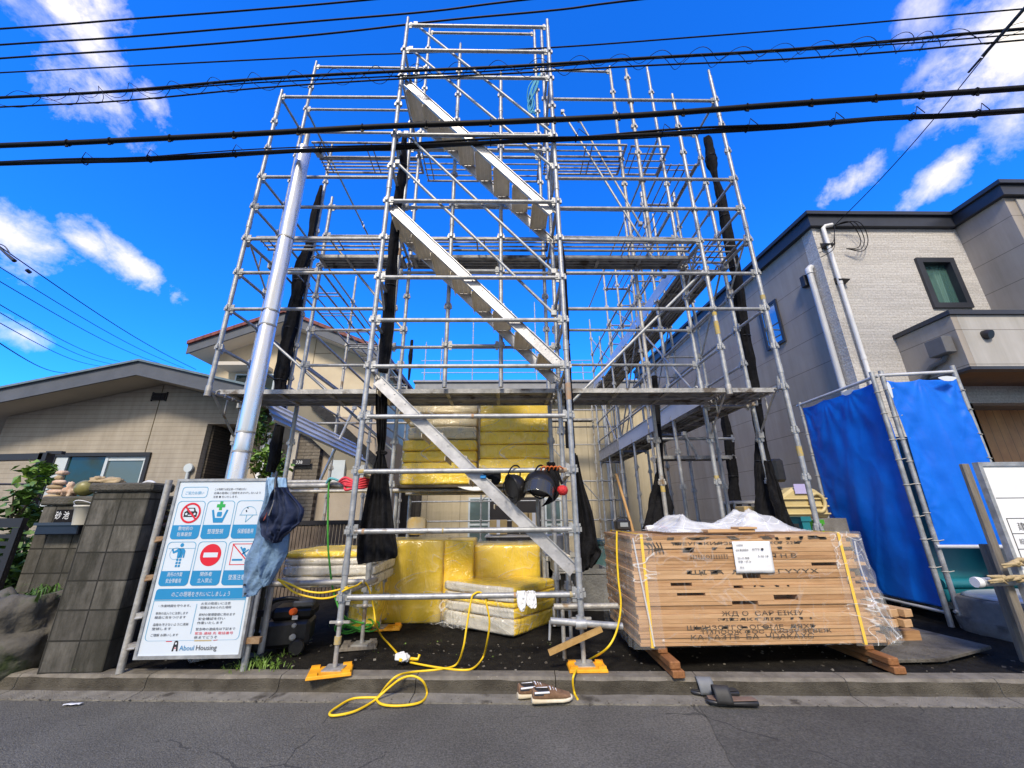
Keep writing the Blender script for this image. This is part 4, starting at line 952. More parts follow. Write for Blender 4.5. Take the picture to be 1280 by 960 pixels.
lattice(T, TXL+.03, TXR-.03, 4.30, 4.95, zk(12), 7); lattice(T, TXR+.03, 1.8, 4.30, 4.50, zk(12)+.02, 3); lattice(T, TXR+.03, 1.8, 4.56, 4.80, zk(12), 5); lattice(T, 1.85, 2.42, 4.30, 4.80, zk(12), 5)

# ---- side runs
def siderun(T, X0, X1, Ys, tops, decks, leds, open_=False):
    for Y, (t0, t1) in zip(Ys, tops):
        if t0: standard(T, X0, Y, 0, t0)
        if t1: standard(T, X1, Y, 0, t1)
    for i in range(len(Ys)-1):
        for k, w in leds:
            for X in ((X0,) if w == 0 else (X1,) if w == 1 else (X0, X1)): ledger(T, (X, Ys[i], zk(k)), (X, Ys[i+1], zk(k)), .018)
        for k in decks:
            (plank(T, X0+.03, X0+.29, Ys[i], Ys[i+1], zk(k), 'Y'), plank(T, X0+.31, X1-.03, Ys[i], Ys[i+1], zk(k)-.004, 'Y')) if not open_ else lattice(T, X0+.03, X1-.03, Ys[i]+.03, Ys[i+1]-.03, zk(k), 4, 'Y')
    for Y in Ys:
        for k in decks:
            ledger(T, (X0, Y, zk(k)-.06), (X1, Y, zk(k)-.06), .018, name='transom')
rr1 = thing('scaffold_run', 'scaffold run with long grey toe boards receding beside taupe house wall', 'scaffold', (2.41, 6.3, 0), 'scaffolding of the site')
YS = [4.53, 6.33, 8.13, 9.9]
siderun(rr1, 2.41, 2.98, YS, [(None, None), (zk(13), zk(13)), (zk(13), zk(12)), (zk(12), zk(12))], (4, 8), ((5, 2), (6, 2), (9, 2), (10, 2), (13, 0)))
for i in range(3):
    mb = MB(); mb.box2((2.375, YS[i]+.03, zk(4)-.03), (2.383, YS[i+1]-.03, zk(4)+.20)); mb.box2((2.36, YS[i]+.03, zk(4)+.20), (2.385, YS[i+1]-.03, zk(4)+.212)); obj('toe_board', mb, G['pipe_pale'] if i < 2 else G['galv'], rr1)
    mb = MB(); mb.box2((2.375, YS[i]+.03, zk(8)-.03), (2.383, YS[i+1]-.03, zk(8)+.16)); obj('toe_board', mb, G['galv_new'], rr1)
for i, (ka, kb) in enumerate(((4, 8), (8, 4), (4, 8))):
    brace(rr1, (2.40, YS[i], zk(ka)), (2.40, YS[i+1], zk(kb)), .0145)
    brace(rr1, (2.99, YS[i], zk(8)), (2.99, YS[i+1], zk(12)), .0145)
lattice(rr1, 2.44, 2.95, 4.6, 6.3, zk(12), 5, 'Y'); lattice(rr1, 2.44, 2.95, 6.4, 8.1, zk(12), 5, 'Y')
plank(rr1, 2.2, 3.3, 5.6, 5.85, zk(2)+.45); ledger(rr1, (2.0, 5.5, zk(3)+.2), (3.3, 5.5, zk(3)+.2)); brace(rr1, aY(855, 542, 5.2), aY(873, 572, 5.2))
for x in (2.41, 2.98):
    standard(rr1, x, 5.43, 0, zk(12)+.1); standard(rr1, x, 7.23, 0, zk(12)); standard(rr1, x, 9.0, 0, zk(10))
for Y in (5.43, 6.33, 7.23, 8.13):
    for k in (6, 9, 10, 12): ledger(rr1, (2.41, Y, zk(k)), (2.98, Y, zk(k)), .016, name='transom')
for k in (11, 12, 7):
    for i in range(3): ledger(rr1, (2.98, YS[i], zk(k)), (2.98, YS[i+1], zk(k)), .017)
for i in range(3): brace(rr1, (2.42, YS[i], zk(8)), (2.42, YS[i+1], zk(11)), .014); brace(rr1, (2.97, YS[i+1], zk(4)), (2.97, YS[i], zk(8)), .014)
ll1 = thing('scaffold_run', 'scaffold run with sloping bright plank in front of cream gabled house', 'scaffold', (-3.07, 6.3, 0), 'scaffolding of the site')
siderun(ll1, -3.07, -2.45, [4.53, 7.1, 9.6], [(None, None), (zk(11), zk(8)), (zk(7), zk(7))], (8,), ((14, 0), (10, 0), (9, 0), (6, 2), (5, 2)), True)
for (x0, y0), (x1, y1), Y0, Y1 in (((336, 512), (450, 566), 4.45, 5.9),):
    mb = MB(); p, q = aY(x0, y0, Y0), aY(x1, y1, Y1)
    UV = Vector((0, -.88, .47)); SD = (q-p).normalized().cross(UV).normalized()
    for o in (-.19, -.07, .07, .19): mb.beam(p+SD*o, q+SD*o, .03, .03, upv=UV)
    mb.beam(p-UV*.02, q-UV*.02, .42, .008, upv=UV); obj('deck_plank', mb, G['galv_new'], ll1)
x_ = aY(344, 581, 5.0).x; standard(ll1, x_, 5.0, 0, zk(13)+.2)
brace(ll1, aY(396, 610, 5.6), aY(443, 510, 5.6), .02, m=G['galv_new'])
ledger(ll1, (-3.07, 5.6, zk(4)), (-1.3, 5.6, zk(4)), .018)
# paint and tape bands left on the tubes
G['tape'] = [mat('yellow tape', (.52, .36, .06), (.34, .30, .20), 30, .8), mat('orange paint', (.42, .24, .12), (.30, .25, .19), 30, .8)]
def band(T, x, y, z, L_, mi, axis='Z', r=.0262):
    mb = MB(); d = Vector((0, 0, 1)) if axis == 'Z' else Vector((1, 0, 0)); p = Vector((x, y, z)); mb.tube([p, p+d*L_], r, 10); obj('tape_band', mb, G['tape'][mi], T)
for px_, py_, Y, X, T_, mi, L_ in ((1010, 375, 3.96, 3.01, fr, 0, .06), (899, 418, 3.99, 2.42, fr, 0, .16), (893, 395, 3.99, 2.42, fr, 0, .07), (897, 600, 4.53, 2.41, fr, 0, .05), (834, 615, 4.53, 1.78, fr, 0, .09), (1003, 570, 3.96, 3.01, fr, 0, .10), (465, 320, AY, TXL, st, 1, .10), (712, 500, TY, TXR, st, 1, .16), (961, 628, 4.5, 2.98, fr, 0, .08), (427, 805, TY, TXL, st, 0, .05)):
    band(T_, X, Y, aY(px_, py_, Y).z, L_, mi)
for px_, k, mi, L_ in ((458, 2, 0, .05), (590, 3, 1, .02), (700, 0, 0, .02), (640, 0, 1, .015), (470, 1, 1, .02), (560, 1, 0, .012), (690, 2, 1, .10)):
    band(st, aY(px_, 500, TY).x, TY, zt_k(k), L_, mi, 'X', .0232)
for x, z, L_ in ((TXL, 1.5, .2), (TXR, 1.75, .35), (TXR, 2.9, .25), (TXL, 3.3, .15)):
    band(st, x, TY, z, L_, 1, 'Z', .0246) if False else None
# low guard rail pipes beside the sign; upper two coloured darker to stand for shade
mb = MB(); p, q = aY(318, 608, 3.75), aY(462, 606, 3.75); mb.tube([p, q], .024, 10); obj('ledger', mb, G['deck'], ll1)
mb = MB(); p, q = aY(318, 603, 3.9), aY(455, 602, 3.9); mb.tube([p, q], .02, 10); obj('ledger', mb, G['deck'], ll1)
mb = MB(); p, q = aY(310, 731, 3.62), aY(455, 727, 3.62); mb.tube([p, q], .022, 10); obj('ledger', mb, G['galv_old'], ll1)
mb = MB(); p, q = aY(436, 738, 3.45), aY(470, 724, 3.97); mb.tube([p, q], .024, 10); obj('ledger', mb, G['galv_old'], ll1)
# ---- rear scaffold
rs = thing('scaffold_run', 'thin scaffold frame standing in front of pale yellow house', 'scaffold', (1.0, 10.4, 0), 'scaffolding of the site')
for x in (-2.4, -.6, 1.2, 2.41, 3.0): standard(rs, x, 10.4, 0, zk(8), r=.022)
standard(rs, 2.7, 10.0, 0, zk(8), r=.022)
for k in (1, 2, 3, 5, 6, 7, 8):
    for xa, xb in ((-2.4, -.6), (-.6, 1.2), (1.2, 2.41), (2.41, 3.0)): ledger(rs, (xa, 10.4, zk(k)), (xb, 10.4, zk(k)), .018, heads=False)
brace(rs, (1.2, 10.38, zk(5)), (2.41, 10.38, zk(2)), .0145); brace(rs, (-.6, 10.38, zk(2)), (.4, 10.38, zk(4)), .0145)
for xa, xb in ((-2.4, -.6), (-.6, 1.2), (1.2, 2.41)): plank(rs, xa, xb, 10.15, 10.38, zk(7)-.3) if xa > 0 else None
# ---- a far scaffold showing over the rear roof
fs = thing('distant_scaffold', 'distant pale scaffold posts rising above rear house roof', 'scaffold', (-2, 22, 0), 'scaffolding of the site')
for px_, py_ in ((533, 430), (553, 425), (592, 400), (668, 380), (505, 420), (728, 455)):
    a = aY(px_, py_, 22); standard(fs, a.x, 22, 6, a.z, base=False, r=.03)
for py_ in (451, 466):
    p, q = aY(526, py_, 22), aY(740, py_, 22); ledger(fs, p, (q.x, 22, p.z), .025, heads=False)

# ------------------------------------------------------------------ silver pole
Y = 3.72; a = aY(378, 186, Y); c = aY(299, 600, Y); x = (a.x+c.x)/2
sp = thing('silver_pole', 'tall shiny silver wrapped pole standing behind the safety sign', 'pole', (x, Y, 0))
G['silver'] = mat('silver sheet', (.70, .71, .73), (.82, .83, .85), 3, .28, .75, .08, 12, stretch=(5, 5, .6), rvar=.08)
mb = MB()
joints = [0, aY(305, 565, Y).z, aY(309, 541, Y).z, aY(331, 408, Y).z, aY(335, 390, Y).z, aY(358, 299, Y).z, a.z]
for z0, z1 in zip(joints[:-1], joints[1:]):
    n = 18; secs = []
    for z, s in ((z0+.004, .97), (z0+.02, 1), (z1-.02, 1), (z1-.004, .97)):
        secs.append([Vector((x+.078*s*math.cos(t)*(1+.06*math.cos(4*t)), Y+.078*s*math.sin(t)*(1+.06*math.cos(4*t)), z)) for t in [2*math.pi*k/n for k in range(n)]])
    mb.loft(secs)
obj('sheath', mb, G['silver'], sp)
for z in joints[1:-1]: mb = MB(); mb.tube([(x, Y, z-.008), (x, Y, z+.008)], .082, 18); obj('band', mb, G['deck'], sp)
mb = MB(); mb.tube([(x, Y, a.z), (x, Y, a.z+.25)], .03, 10); mb.tube([(x, Y, a.z+.05), (x+.12, Y+.2, a.z+.1)], .02, 8); mb.box((x+.1, Y+.15, a.z+.12), (.08, .08, .1)); obj('top_clamp', mb, G['galv_old'], sp)

# ------------------------------------------------------------------ rolled black nets
def bundle(name, label, pts, radii, seed, flare=None, cat='net', group='rolled black nets on the scaffold', n=36, fold=.30):
    P = [Vector(p) for p in pts]; 
    t = thing(name, label, cat, P[-1], group)
    # resample
    Q = []; Rr = []; sub = 7
    for i in range(len(P)-1):
        for k in range(sub):
            s = k/sub; Q.append(P[i].lerp(P[i+1], s)); Rr.append(radii[i]*(1-s)+radii[i+1]*s)
    Q.append(P[-1]); Rr.append(radii[-1]); secs = []
    for i, (q, r) in enumerate(zip(Q, Rr)):
        d = (Q[min(i+1, len(Q)-1)]-Q[max(i-1, 0)]).normalized(); xx = d.cross(Vector((0, 1, 0))).normalized(); yy = d.cross(xx)
        ring = []
        for k in range(n):
            a = 2*math.pi*k/n
            f = 1+fold*noise.noise(Vector((math.cos(a)*2.2+seed, math.sin(a)*2.2, i*.16)))*1.6+.20*(1-2*abs(noise.noise(Vector((math.cos(a)*4, math.sin(a)*4+seed, i*.22)))))-.06
            f *= 1+.22*noise.noise(Vector((i*.5, seed, 0)))
            ring.append(q + (xx*math.cos(a)+yy*math.sin(a)*.8)*r*f)
        secs.append(ring)
    mb = MB(); mb.loft(secs); obj('net', mb, G['net'], t)
    for i in range(6, len(Q)-6, 9):
        mb = MB(); mb.tube([Q[i]+Vector((math.cos(u), math.sin(u)*.9, .1*math.sin(u)))*Rr[i]*1.08 for u in [k*math.pi/6 for k in range(12)]], .006, 5, closed=True); obj('tie', mb, G['black'], t)
    return t
def PX(Y, *pp): return [aY(x, y, Y) for x, y in pp]
bundle('net_bundle', 'long black net roll along post before taupe wall, flared at its foot', PX(4.58, (884, 172), (889, 200), (894, 222), (902, 250), (911, 300), (921, 350), (931, 420), (943, 490), (950, 545), (956, 600), (968, 662)), [.05, .075, .035, .065, .06, .065, .065, .06, .05, .09, .18], 3)
bundle('net_bundle', 'black net roll hanging above the big net skirt in stair tower', PX(3.68, (506, 165), (503, 215), (497, 255), (491, 320), (484, 410), (479, 465)), [.02, .05, .045, .05, .055, .05], 8)
bundle('net_bundle', 'lumpy black net roll hanging on post behind silver pole', PX(4.92, (402, 232), (394, 265), (388, 300), (377, 335), (370, 375), (360, 425), (350, 475), (352, 520), (345, 560), (338, 590)), [.02, .05, .04, .085, .08, .085, .075, .045, .065, .05], 15)
bundle('net_bundle', 'thin black net roll along tower leg above hanging helmets', PX(3.82, (694, 250), (703, 330), (708, 420), (711, 500), (713, 560)), [.02, .03, .03, .035, .04], 21)
bundle('net_bundle', 'black net roll flaring out behind the plastic film heap', PX(4.72, (818, 470), (823, 540), (826, 590), (825, 625), (823, 672)), [.03, .03, .04, .11, .16], 27)
bundle('net_bundle', 'narrow black net roll hanging before taupe side wall', PX(6.5, (905, 515), (911, 550), (916, 590), (918, 625), (914, 655)), [.05, .08, .07, .08, .12], 33)
bundle('net_bundle', 'tiny black net strip on thin post over rear roof', PX(9.5, (515, 425), (513, 445), (511, 475)), [.03, .05, .02], 35)
# ------------------------------------------------------------------ overhead cables
def wire_pts(pp, z0, z1):
    """cable through sighted points, hanging in the vertical plane between its two end heights"""
    a, c = aZ(*pp[0], z0), aZ(*pp[-1], z1); n = Vector((c.y-a.y, a.x-c.x, 0)); out = []
    for x, y in pp:
        v = ray(x, y); t = (a-EYE).dot(n)/v.dot(n); out.append(EYE+v*t)
    d = (out[-1]-out[0]).normalized()
    out = [out[0]-d*6+Vector((0, 0, .15))] + out + [out[-1]+d*6+Vector((0, 0, .15))]
    return out
def smooth(P, k=6):
    out = []
    for i in range(len(P)-1):
        p0, p1, p2, p3 = P[max(i-1, 0)], P[i], P[i+1], P[min(i+2, len(P)-1)]
        for j in range(k):
            t = j/k; out.append(.5*((2*p1)+(p2-p0)*t+(2*p0-5*p1+4*p2-p3)*t*t+(3*p1-p0-3*p2+p3)*t**3))
    out.append(P[-1]); return out
def cable(name, label, pp, z0, z1, r, m=None, cat='cable', jig=0, hang=None):
    P = smooth(wire_pts(pp, z0, z1)); 
    t = thing(name, label, cat, P[len(P)//2], 'overhead cables across the street')
    mb = MB(); mb.tube(P, r, 8); o = obj('cable', mb, m or G['cable'], t)
    return t, P
t, P = cable('overhead_cable', 'thick smooth black cable, upper of the two heavy ones', [(0, 182), (160, 175), (320, 167), (480, 158), (640, 152), (800, 144), (960, 132), (1120, 121), (1280, 110)], 5.3, 5.3, .029)
for i in range(8, len(P)-6, 3):
    mb = MB(); mb.tube([P[i]+Vector((0, math.cos(u)*.034, math.sin(u)*.034)) for u in [k*math.pi/4 for k in range(8)]], .007, 5, closed=True); mb.box(P[i]+Vector((0, 0, -.045)), (.03, .012, .03)); obj('clip', mb, G['cable'], t)
t, P = cable('overhead_cable', 'heavy black cable bundle, lowest across the picture', [(0, 205), (160, 200), (320, 191), (480, 184), (640, 177), (800, 169), (960, 159), (1120, 147), (1280, 138)], 5.2, 5.2, .022)
mb = MB(); mb2 = MB()
for s in range(3):
    Q = []
    for i, p in enumerate(P): 
        a = i*.23+s*2.1; w = .020+.020*max(0, noise.noise(Vector((i*.09+s*9, 0, 0))))*2
        Q.append(p+Vector((0, math.cos(a)*w, math.sin(a)*w+ (.035 if s == 2 else 0)*max(0, math.sin(i*.12)))))
    mb.tube(Q, .013 if s < 2 else .007, 6)
obj('twisted_strand', mb, G['cable'], t)
for i in range(5, len(P)-5, 4):
    mb2 = MB(); mb2.tube([P[i]+Vector((0, math.cos(u)*.038, math.sin(u)*.038)) for u in [k*math.pi/4 for k in range(8)]], .006, 5, closed=True); mb2.tube([P[i]+Vector((0, -.04, 0)), P[i]+Vector((.03, -.05, .09)), P[i]+Vector((.12, -.03, .02))], .004, 4); obj('clip', mb2, G['cable'], t)
t, P = cable('spiral_cable', 'middle cable pair wrapped by loose wire spirals', [(0, 122), (160, 113), (320, 99), (480, 90), (640, 83), (800, 73), (960, 64), (1120, 51), (1280, 36)], 6.1, 6.1, .016)
mb = MB(); low = []
for i, p in enumerate(P): low.append(p+Vector((0, .03, -.10-.03*math.sin(i*.15))))
mb.tube(low, .010, 6); mb.tube([p+Vector((0, .03, .035*math.sin(i*.2))) for i, p in enumerate(P)], .008, 6)
obj('lower_strand', mb, G['cable'], t)
mb = MB(); Q = []; Q2 = []
for i in range(len(P)-1):
    for j in range(8):
        u = (i+j/8); p = P[i].lerp(P[i+1], j/8); a = u*3.3; w = .055+.03*noise.noise(Vector((u*.3, 0, 0)))
        Q.append(p+Vector((0, math.cos(a)*w, math.sin(a)*w+.01))); Q2.append(p+Vector((0, math.cos(a*1.1+1)*w, math.sin(a*1.1+1)*w*.9-.10)))
mb.tube(Q, .0032, 4); mb.tube(Q2, .0032, 4); obj('spiral_wire', mb, G['thinwire'], t)
for lab, pp, z, r in (('topmost thin wire in the sky, shortest of the upper three', [(0, 36), (160, 24), (320, 12), (490, -3)], 8.2, .013),
                      ('thin wire between topmost wire and the one over tower top', [(0, 56), (160, 46), (400, 26), (540, 14), (690, -4)], 8.0, .013),
                      ('thin wire passing just over the tower top, third from top', [(0, 73), (200, 60), (400, 43), (560, 25), (700, 12), (820, -3)], 7.8, .013),
                      ('thin wire crossing behind top of stair tower', [(395, 71), (500, 67), (680, 60), (860, 47), (1060, 31), (1280, 11)], 7.6, .010)):
    cable('overhead_wire', lab, pp, z, z, r, G['thinwire'], 'wire')
# service drop to the right house
a = aZ(1253, 42, 6.0); c = aY(1043, 282, HY-.1); t = thing('service_drop', 'single thin wire slanting steeply down to taupe house corner', 'wire', c)
mb = MB(); pts = [a.lerp(c, s/14)+Vector((0, 0, -.25*math.sin(math.pi*s/14)*.35)) for s in range(15)]; mb.tube(pts, .0055, 6); obj('cable', mb, G['cable'], t)
mb = MB(); d = (c-a).normalized(); mb.tube([a-d*.3, a+d*.2], .018, 8); mb.tube([a+d*.21, a+d*.35], .012, 6); obj('wire_clamp', mb, G['black'], t)
mb = MB()
for k in range(3):
    o = Vector((rnd.uniform(.0, .12), -.02-.02*k, 0)); e0 = c+Vector((.02, .02, 0))
    mb.tube(smooth([c, c+Vector((.20+.07*k, -.05, .03)), c+Vector((.34+.06*k, 0, -.22)), c+Vector((.26+.03*k, 0, -.40-.03*k)), c+Vector((.10, .03, -.40))]), .006, 6)
    if k < 3: mb.tube(smooth([c, c+Vector((-.15, -.1, -.25)), c+Vector((-.25, -.12, -.42-.05*k)), c+Vector((-.42, -.05, -.46-.08*k))]), .005, 6)
obj('wire_loop', mb, G['cable'], t)
# drop lines over the bungalow
for k, (p, q) in enumerate((((-12, 300), (245, 462)), ((-5, 331), (230, 460)), ((-5, 349), (205, 456)), ((-5, 378), (150, 452)), ((-5, 388), (140, 455)), ((-5, 401), (128, 458)), ((-5, 426), (85, 466)))):
    a, c = aY(*p, 9.0), aY(*q, 24.0); labs = ('with black clamp at its upper end, highest over bungalow', 'second highest over the bungalow roof', 'third highest over bungalow roof', 'fourth highest over bungalow roof', 'fifth highest over bungalow roof', 'sixth highest over bungalow roof', 'lowest over bungalow roof')
    t = thing('drop_wire', 'thin slanting wire '+labs[k], 'wire', a, 'thin wires over the bungalow')
    mb = MB(); mb.tube([a.lerp(c, s/12)+Vector((0, 0, -.25*math.sin(math.pi*s/12))) for s in range(13)], .012 if k not in (0, 6) else .016, 5); obj('cable', mb, G['thinwire'], t)
    if k == 0:
        mb = MB(); q0, q1 = aY(6, 316, 9.05), aY(18, 326, 9.05); mb.tube([q0, q1], [.03, .05], 8); mb.tube([aY(-8, 302, 9.05), q0, q1], .03, 8); mb.tube([aY(33, 337, 9.3), aY(38, 341, 9.4)], .045, 6); mb.tube(smooth([aY(-4, 304, 9), aY(6, 308, 9), aY(13, 318, 9.05)]), .015, 6); obj('wire_clamp', mb, G['black'], t)

# ------------------------------------------------------------------ safety notice sign
G['sign_white'] = mat('sign white', (.58, .65, .73), (.61, .68, .75), 1.5, .35)
G['sign_blue'] = mat('sign blue', (.02, .22, .46), (.025, .24, .50), 2, .35)
G['sign_red'] = mat('sign red', (.62, .015, .03), None, rough=.35); G['sign_green'] = mat('sign green', (.03, .36, .07), None, rough=.35)
G['sign_line'] = mat('sign line blue', (.12, .36, .56), None, rough=.35)
SY = 3.40
sx0, sx1 = aY(226, 602, SY).x, aY(226, 602, SY).x+.735; sz1 = aY(226, 602, SY).z; sz0 = aY(170, 820, SY).z
sg = thing('safety_sign', 'tall white and blue construction safety sign with six pictogram tiles', 'sign', ((sx0+sx1)/2, SY, 0))
mb = MB(); mb.box2((sx0, SY, sz0), (sx1, SY+.015, sz1)); bd = obj('board', mb, G['sign_white'], sg)
mb = MB()
for q in (((sx0-.02, SY-.01, sz1), (sx1+.02, SY+.025, sz1+.02)), ((sx0-.02, SY-.01, sz0-.022), (sx1+.02, SY+.025, sz0)), ((sx0-.02, SY-.01, sz0), (sx0, SY+.025, sz1)), ((sx1, SY-.01, sz0), (sx1+.02, SY+.025, sz1))): mb.box2(*q)
obj('board_frame', mb, G['galv'], sg)
# printed graphics: u 0..1 across, v 0..1 down, laid as thin sheets
W, Hh = sx1-sx0, sz1-sz0
LAY = .0006
def S(u, v, l=1): return Vector((sx0+u*W, SY-.001-LAY*l, sz1-v*Hh))
asp = W/Hh
def poly(mb, pts, mi, l=1): mb.add([S(u, v, l) for u, v in pts], [tuple(range(len(pts)))], mi)
def rrect(u0, v0, u1, v1, r, corners=(1, 1, 1, 1), n=5):
    ru, rv = r, r*asp; out = []
    for (cu, cv, a0), on in zip(((u1-ru, v0+rv, -90), (u1-ru, v1-rv, 0), (u0+ru, v1-rv, 90), (u0+ru, v0+rv, 180)), corners):
        if on:
            for k in range(n+1): t = rad(a0+90*k/n); out.append((cu+ru*math.cos(t), cv+rv*math.sin(t)))
        else: out.append((u1 if a0 in (-90, 0) else u0, v0 if a0 in (-90, 180) else v1))
    return out
def outline(mb, pts, w, mi, l=1):
    n = len(pts); cu = sum(p[0] for p in pts)/n; cv = sum(p[1] for p in pts)/n
    us = [p[0] for p in pts]; vs = [p[1] for p in pts]; hw = (max(us)-min(us))/2; hv = (max(vs)-min(vs))/2
    ins = [(cu+(p[0]-cu)*(hw-w)/hw, cv+(p[1]-cv)*(hv-w*asp)/hv) for p in pts]
    mb.add([S(*p, l) for p in pts]+[S(*p, l) for p in ins], [(i, (i+1) % n, n+(i+1) % n, n+i) for i in range(n)], mi)
def circ(cu, cv, r, n=28): return [(cu+r*math.cos(2*math.pi*k/n), cv+r*asp*math.sin(2*math.pi*k/n)) for k in range(n)]
def bar(mb, p, q, w, mi, l=1):
    dx, dy = q[0]-p[0], (q[1]-p[1])/asp; L = math.hypot(dx, dy); nx, ny = -dy/L*w/2, dx/L*w/2*asp
    poly(mb, [(p[0]+nx, p[1]+ny), (q[0]+nx, q[1]+ny), (q[0]-nx, q[1]-ny), (p[0]-nx, p[1]-ny)], mi, l)
SM = [G['sign_blue'], G['sign_line'], G['sign_red'], G['sign_green'], G['sign_white'], G['ink']]
g = MB()
outline(g, rrect(.045, .035, .33, .105, .03), .006, 1)
tiles = [(.03+.325*i, (.125, .335)[0] if j == 0 else .375, i, j) for j in range(2) for i in range(3)]
for u0, v0, i, j in tiles:
    u1, v1 = u0+.305, v0+(.235 if j == 0 else .255)
    outline(g, rrect(u0, v0, u1, v1, .04), .006, 1)
    poly(g, rrect(u0, v1-.085, u1, v1, .04, (0, 1, 1, 0)), 0, 2)
poly(g, rrect(.03, .645, .97, .705, .03, (1, 0, 0, 1)), 0, 1)
outline(g, rrect(.03, .707, .97, .925, .04, (0, 1, 1, 0)), .006, 1)
poly(g, [(.475, .73), (.481, .73), (.481, .89), (.475, .89)], 1)
# tile 1: no vehicles
c = (.195, .20)
poly(g, [(c[0]-.07, c[1]-.005), (c[0]-.05, c[1]-.012), (c[0]-.035, c[1]-.032), (c[0]+.035, c[1]-.032), (c[0]+.05, c[1]-.012), (c[0]+.07, c[1]-.005), (c[0]+.07, c[1]+.025), (c[0]-.07, c[1]+.025)], 5, 1)
poly(g, [(c[0]-.033, c[1]-.010), (c[0]-.025, c[1]-.026), (c[0]+.025, c[1]-.026), (c[0]+.033, c[1]-.010)], 4, 2)
for s in (-1, 1): poly(g, circ(c[0]+s*.045, c[1]+.007, .012, 12), 4, 2)
poly(g, [(c[0]-.025, c[1]+.012), (c[0]+.025, c[1]+.012), (c[0]+.025, c[1]+.018), (c[0]-.025, c[1]+.018)], 4, 2)
o_ = circ(*c, .108); i_ = circ(*c, .088); g.add([S(*p, 3) for p in o_]+[S(*p, 3) for p in i_], [(k, (k+1) % 28, 28+(k+1) % 28, 28+k) for k in range(28)], 2)
bar(g, (c[0]-.065, c[1]-.038), (c[0]+.065, c[1]+.038), .018, 2, 3)
# tile 2: figure lifting green cross
c = (.51, .155)
poly(g, [(c[0]-.016, c[1]-.025), (c[0]+.016, c[1]-.025), (c[0]+.016, c[1]+.03), (c[0]-.016, c[1]+.03)], 3, 1); poly(g, [(c[0]-.045, c[1]-.008), (c[0]+.045, c[1]-.008), (c[0]+.045, c[1]+.012), (c[0]-.045, c[1]+.012)], 3, 2)
c = (.51, .24); poly(g, [(c[0]-.05, c[1]+.022), (c[0]-.09, c[1]-.055), (c[0]-.07, c[1]-.06), (c[0]-.04, c[1]-.008), (c[0]+.04, c[1]-.008), (c[0]+.07, c[1]-.06), (c[0]+.09, c[1]-.055), (c[0]+.05, c[1]+.022)], 0, 1); poly(g, rrect(c[0]-.026, c[1]-.045, c[0]+.026, c[1]-.016, .01), 0, 2)
# tile 3: helmet and chin strap
c = (.83, .20); arc = [(c[0]+.085*math.cos(rad(180+t)), c[1]+.012+.085*asp*math.sin(rad(180+t))) for t in range(0, 181, 15)]
outline(g, arc+[(c[0]+.11, c[1]+.012), (c[0]-.11, c[1]+.012)][::-1][:0] + [(c[0]+.1, c[1]+.018), (c[0]-.1, c[1]+.018)], .006, 1); bar(g, (c[0]-.02, c[1]+.018), (c[0]-.02, c[1]+.06), .007, 1); bar(g, (c[0]-.02, c[1]+.06), (c[0]+.05, c[1]+.018), .007, 1); bar(g, (c[0]-.035, c[1]-.015), (c[0]-.025, c[1]-.002), .012, 5); bar(g, (c[0]-.03, c[1]-.03), (c[0]-.012, c[1]-.026), .009, 5)
# tile 4: worker with harness
c = (.185, .45)
poly(g, circ(c[0], c[1]-.055, .02, 14), 0); poly(g, [(c[0]-.028, c[1]-.036), (c[0]+.028, c[1]-.036), (c[0]+.05, c[1]-.02), (c[0]+.05, c[1]+.02), (c[0]+.036, c[1]+.02), (c[0]+.03, c[1]-.012), (c[0]+.026, c[1]+.02), (c[0]-.026, c[1]+.02), (c[0]-.03, c[1]-.015), (c[0]-.075, c[1]-.005), (c[0]-.10, c[1]-.03), (c[0]-.085, c[1]-.036), (c[0]-.07, c[1]-.018)], 0)
for s in (-1, 1):
    for k in range(3): poly(g, rrect(c[0]+s*.015-.011, c[1]+.024+.018*k, c[0]+s*.015+.011, c[1]+.038+.018*k, .004, n=2), 0)
bar(g, (.05, .415), (.33, .415), .004, 1); arc2 = circ(c[0]-.05, c[1]-.005, .06, 24); g.add([S(*p, 1) for p in arc2]+[S(p[0]*.94+.06*(c[0]-.05), p[1]*.94+.06*(c[1]-.005), 1) for p in arc2], [(k, (k+1) % 24, 24+(k+1) % 24, 24+k) for k in range(24)], 1)
# tile 5: no entry
c = (.51, .455); poly(g, circ(*c, .11), 2, 1); poly(g, [(c[0]-.075, c[1]-.014), (c[0]+.075, c[1]-.014), (c[0]+.075, c[1]+.014), (c[0]-.075, c[1]+.014)], 4, 2)
# tile 6: fall hazard in red frame
c = (.835, .455); outline(g, [(c[0]-.11, c[1]-.065), (c[0]+.11, c[1]-.065), (c[0]+.11, c[1]+.06), (c[0]-.11, c[1]+.06)], .007, 2); bar(g, (c[0]-.108, c[1]-.063), (c[0]+.108, c[1]+.058), .011, 2, 3); bar(g, (c[0]-.09, c[1]+.03), (c[0]+.02, c[1]+.03), .018, 0); poly(g, circ(c[0]+.02, c[1]-.03, .018, 12), 0); bar(g, (c[0]-.02, c[1]-.045), (c[0]+.05, c[1]+.01), .016, 0, 2); bar(g, (c[0]+.0, c[1]-.0), (c[0]+.07, c[1]-.03), .014, 0, 2)
obj('pictograms', g, SM, bd)
def T_(s, u, v, h, mi, align='CENTER', width=None):
    tx = MB(); text_into(tx, s, S(u, v, 3), (1, 0, 0), (0, 0, 1), h, align, .0004, 0, width); obj('lettering', tx, SM[mi], bd)
T_('ご協力お願い', .187, .082, .028, 1, width=.15)
for k, s in enumerate(('この現場では安全第一で作業を行い', '近隣の皆様にご迷惑をおかけしないよう', '注意 ● をいたします。')): T_(s, .40, .058+.024*k, .020, 5, 'LEFT', (.26, .38, .20)[k])
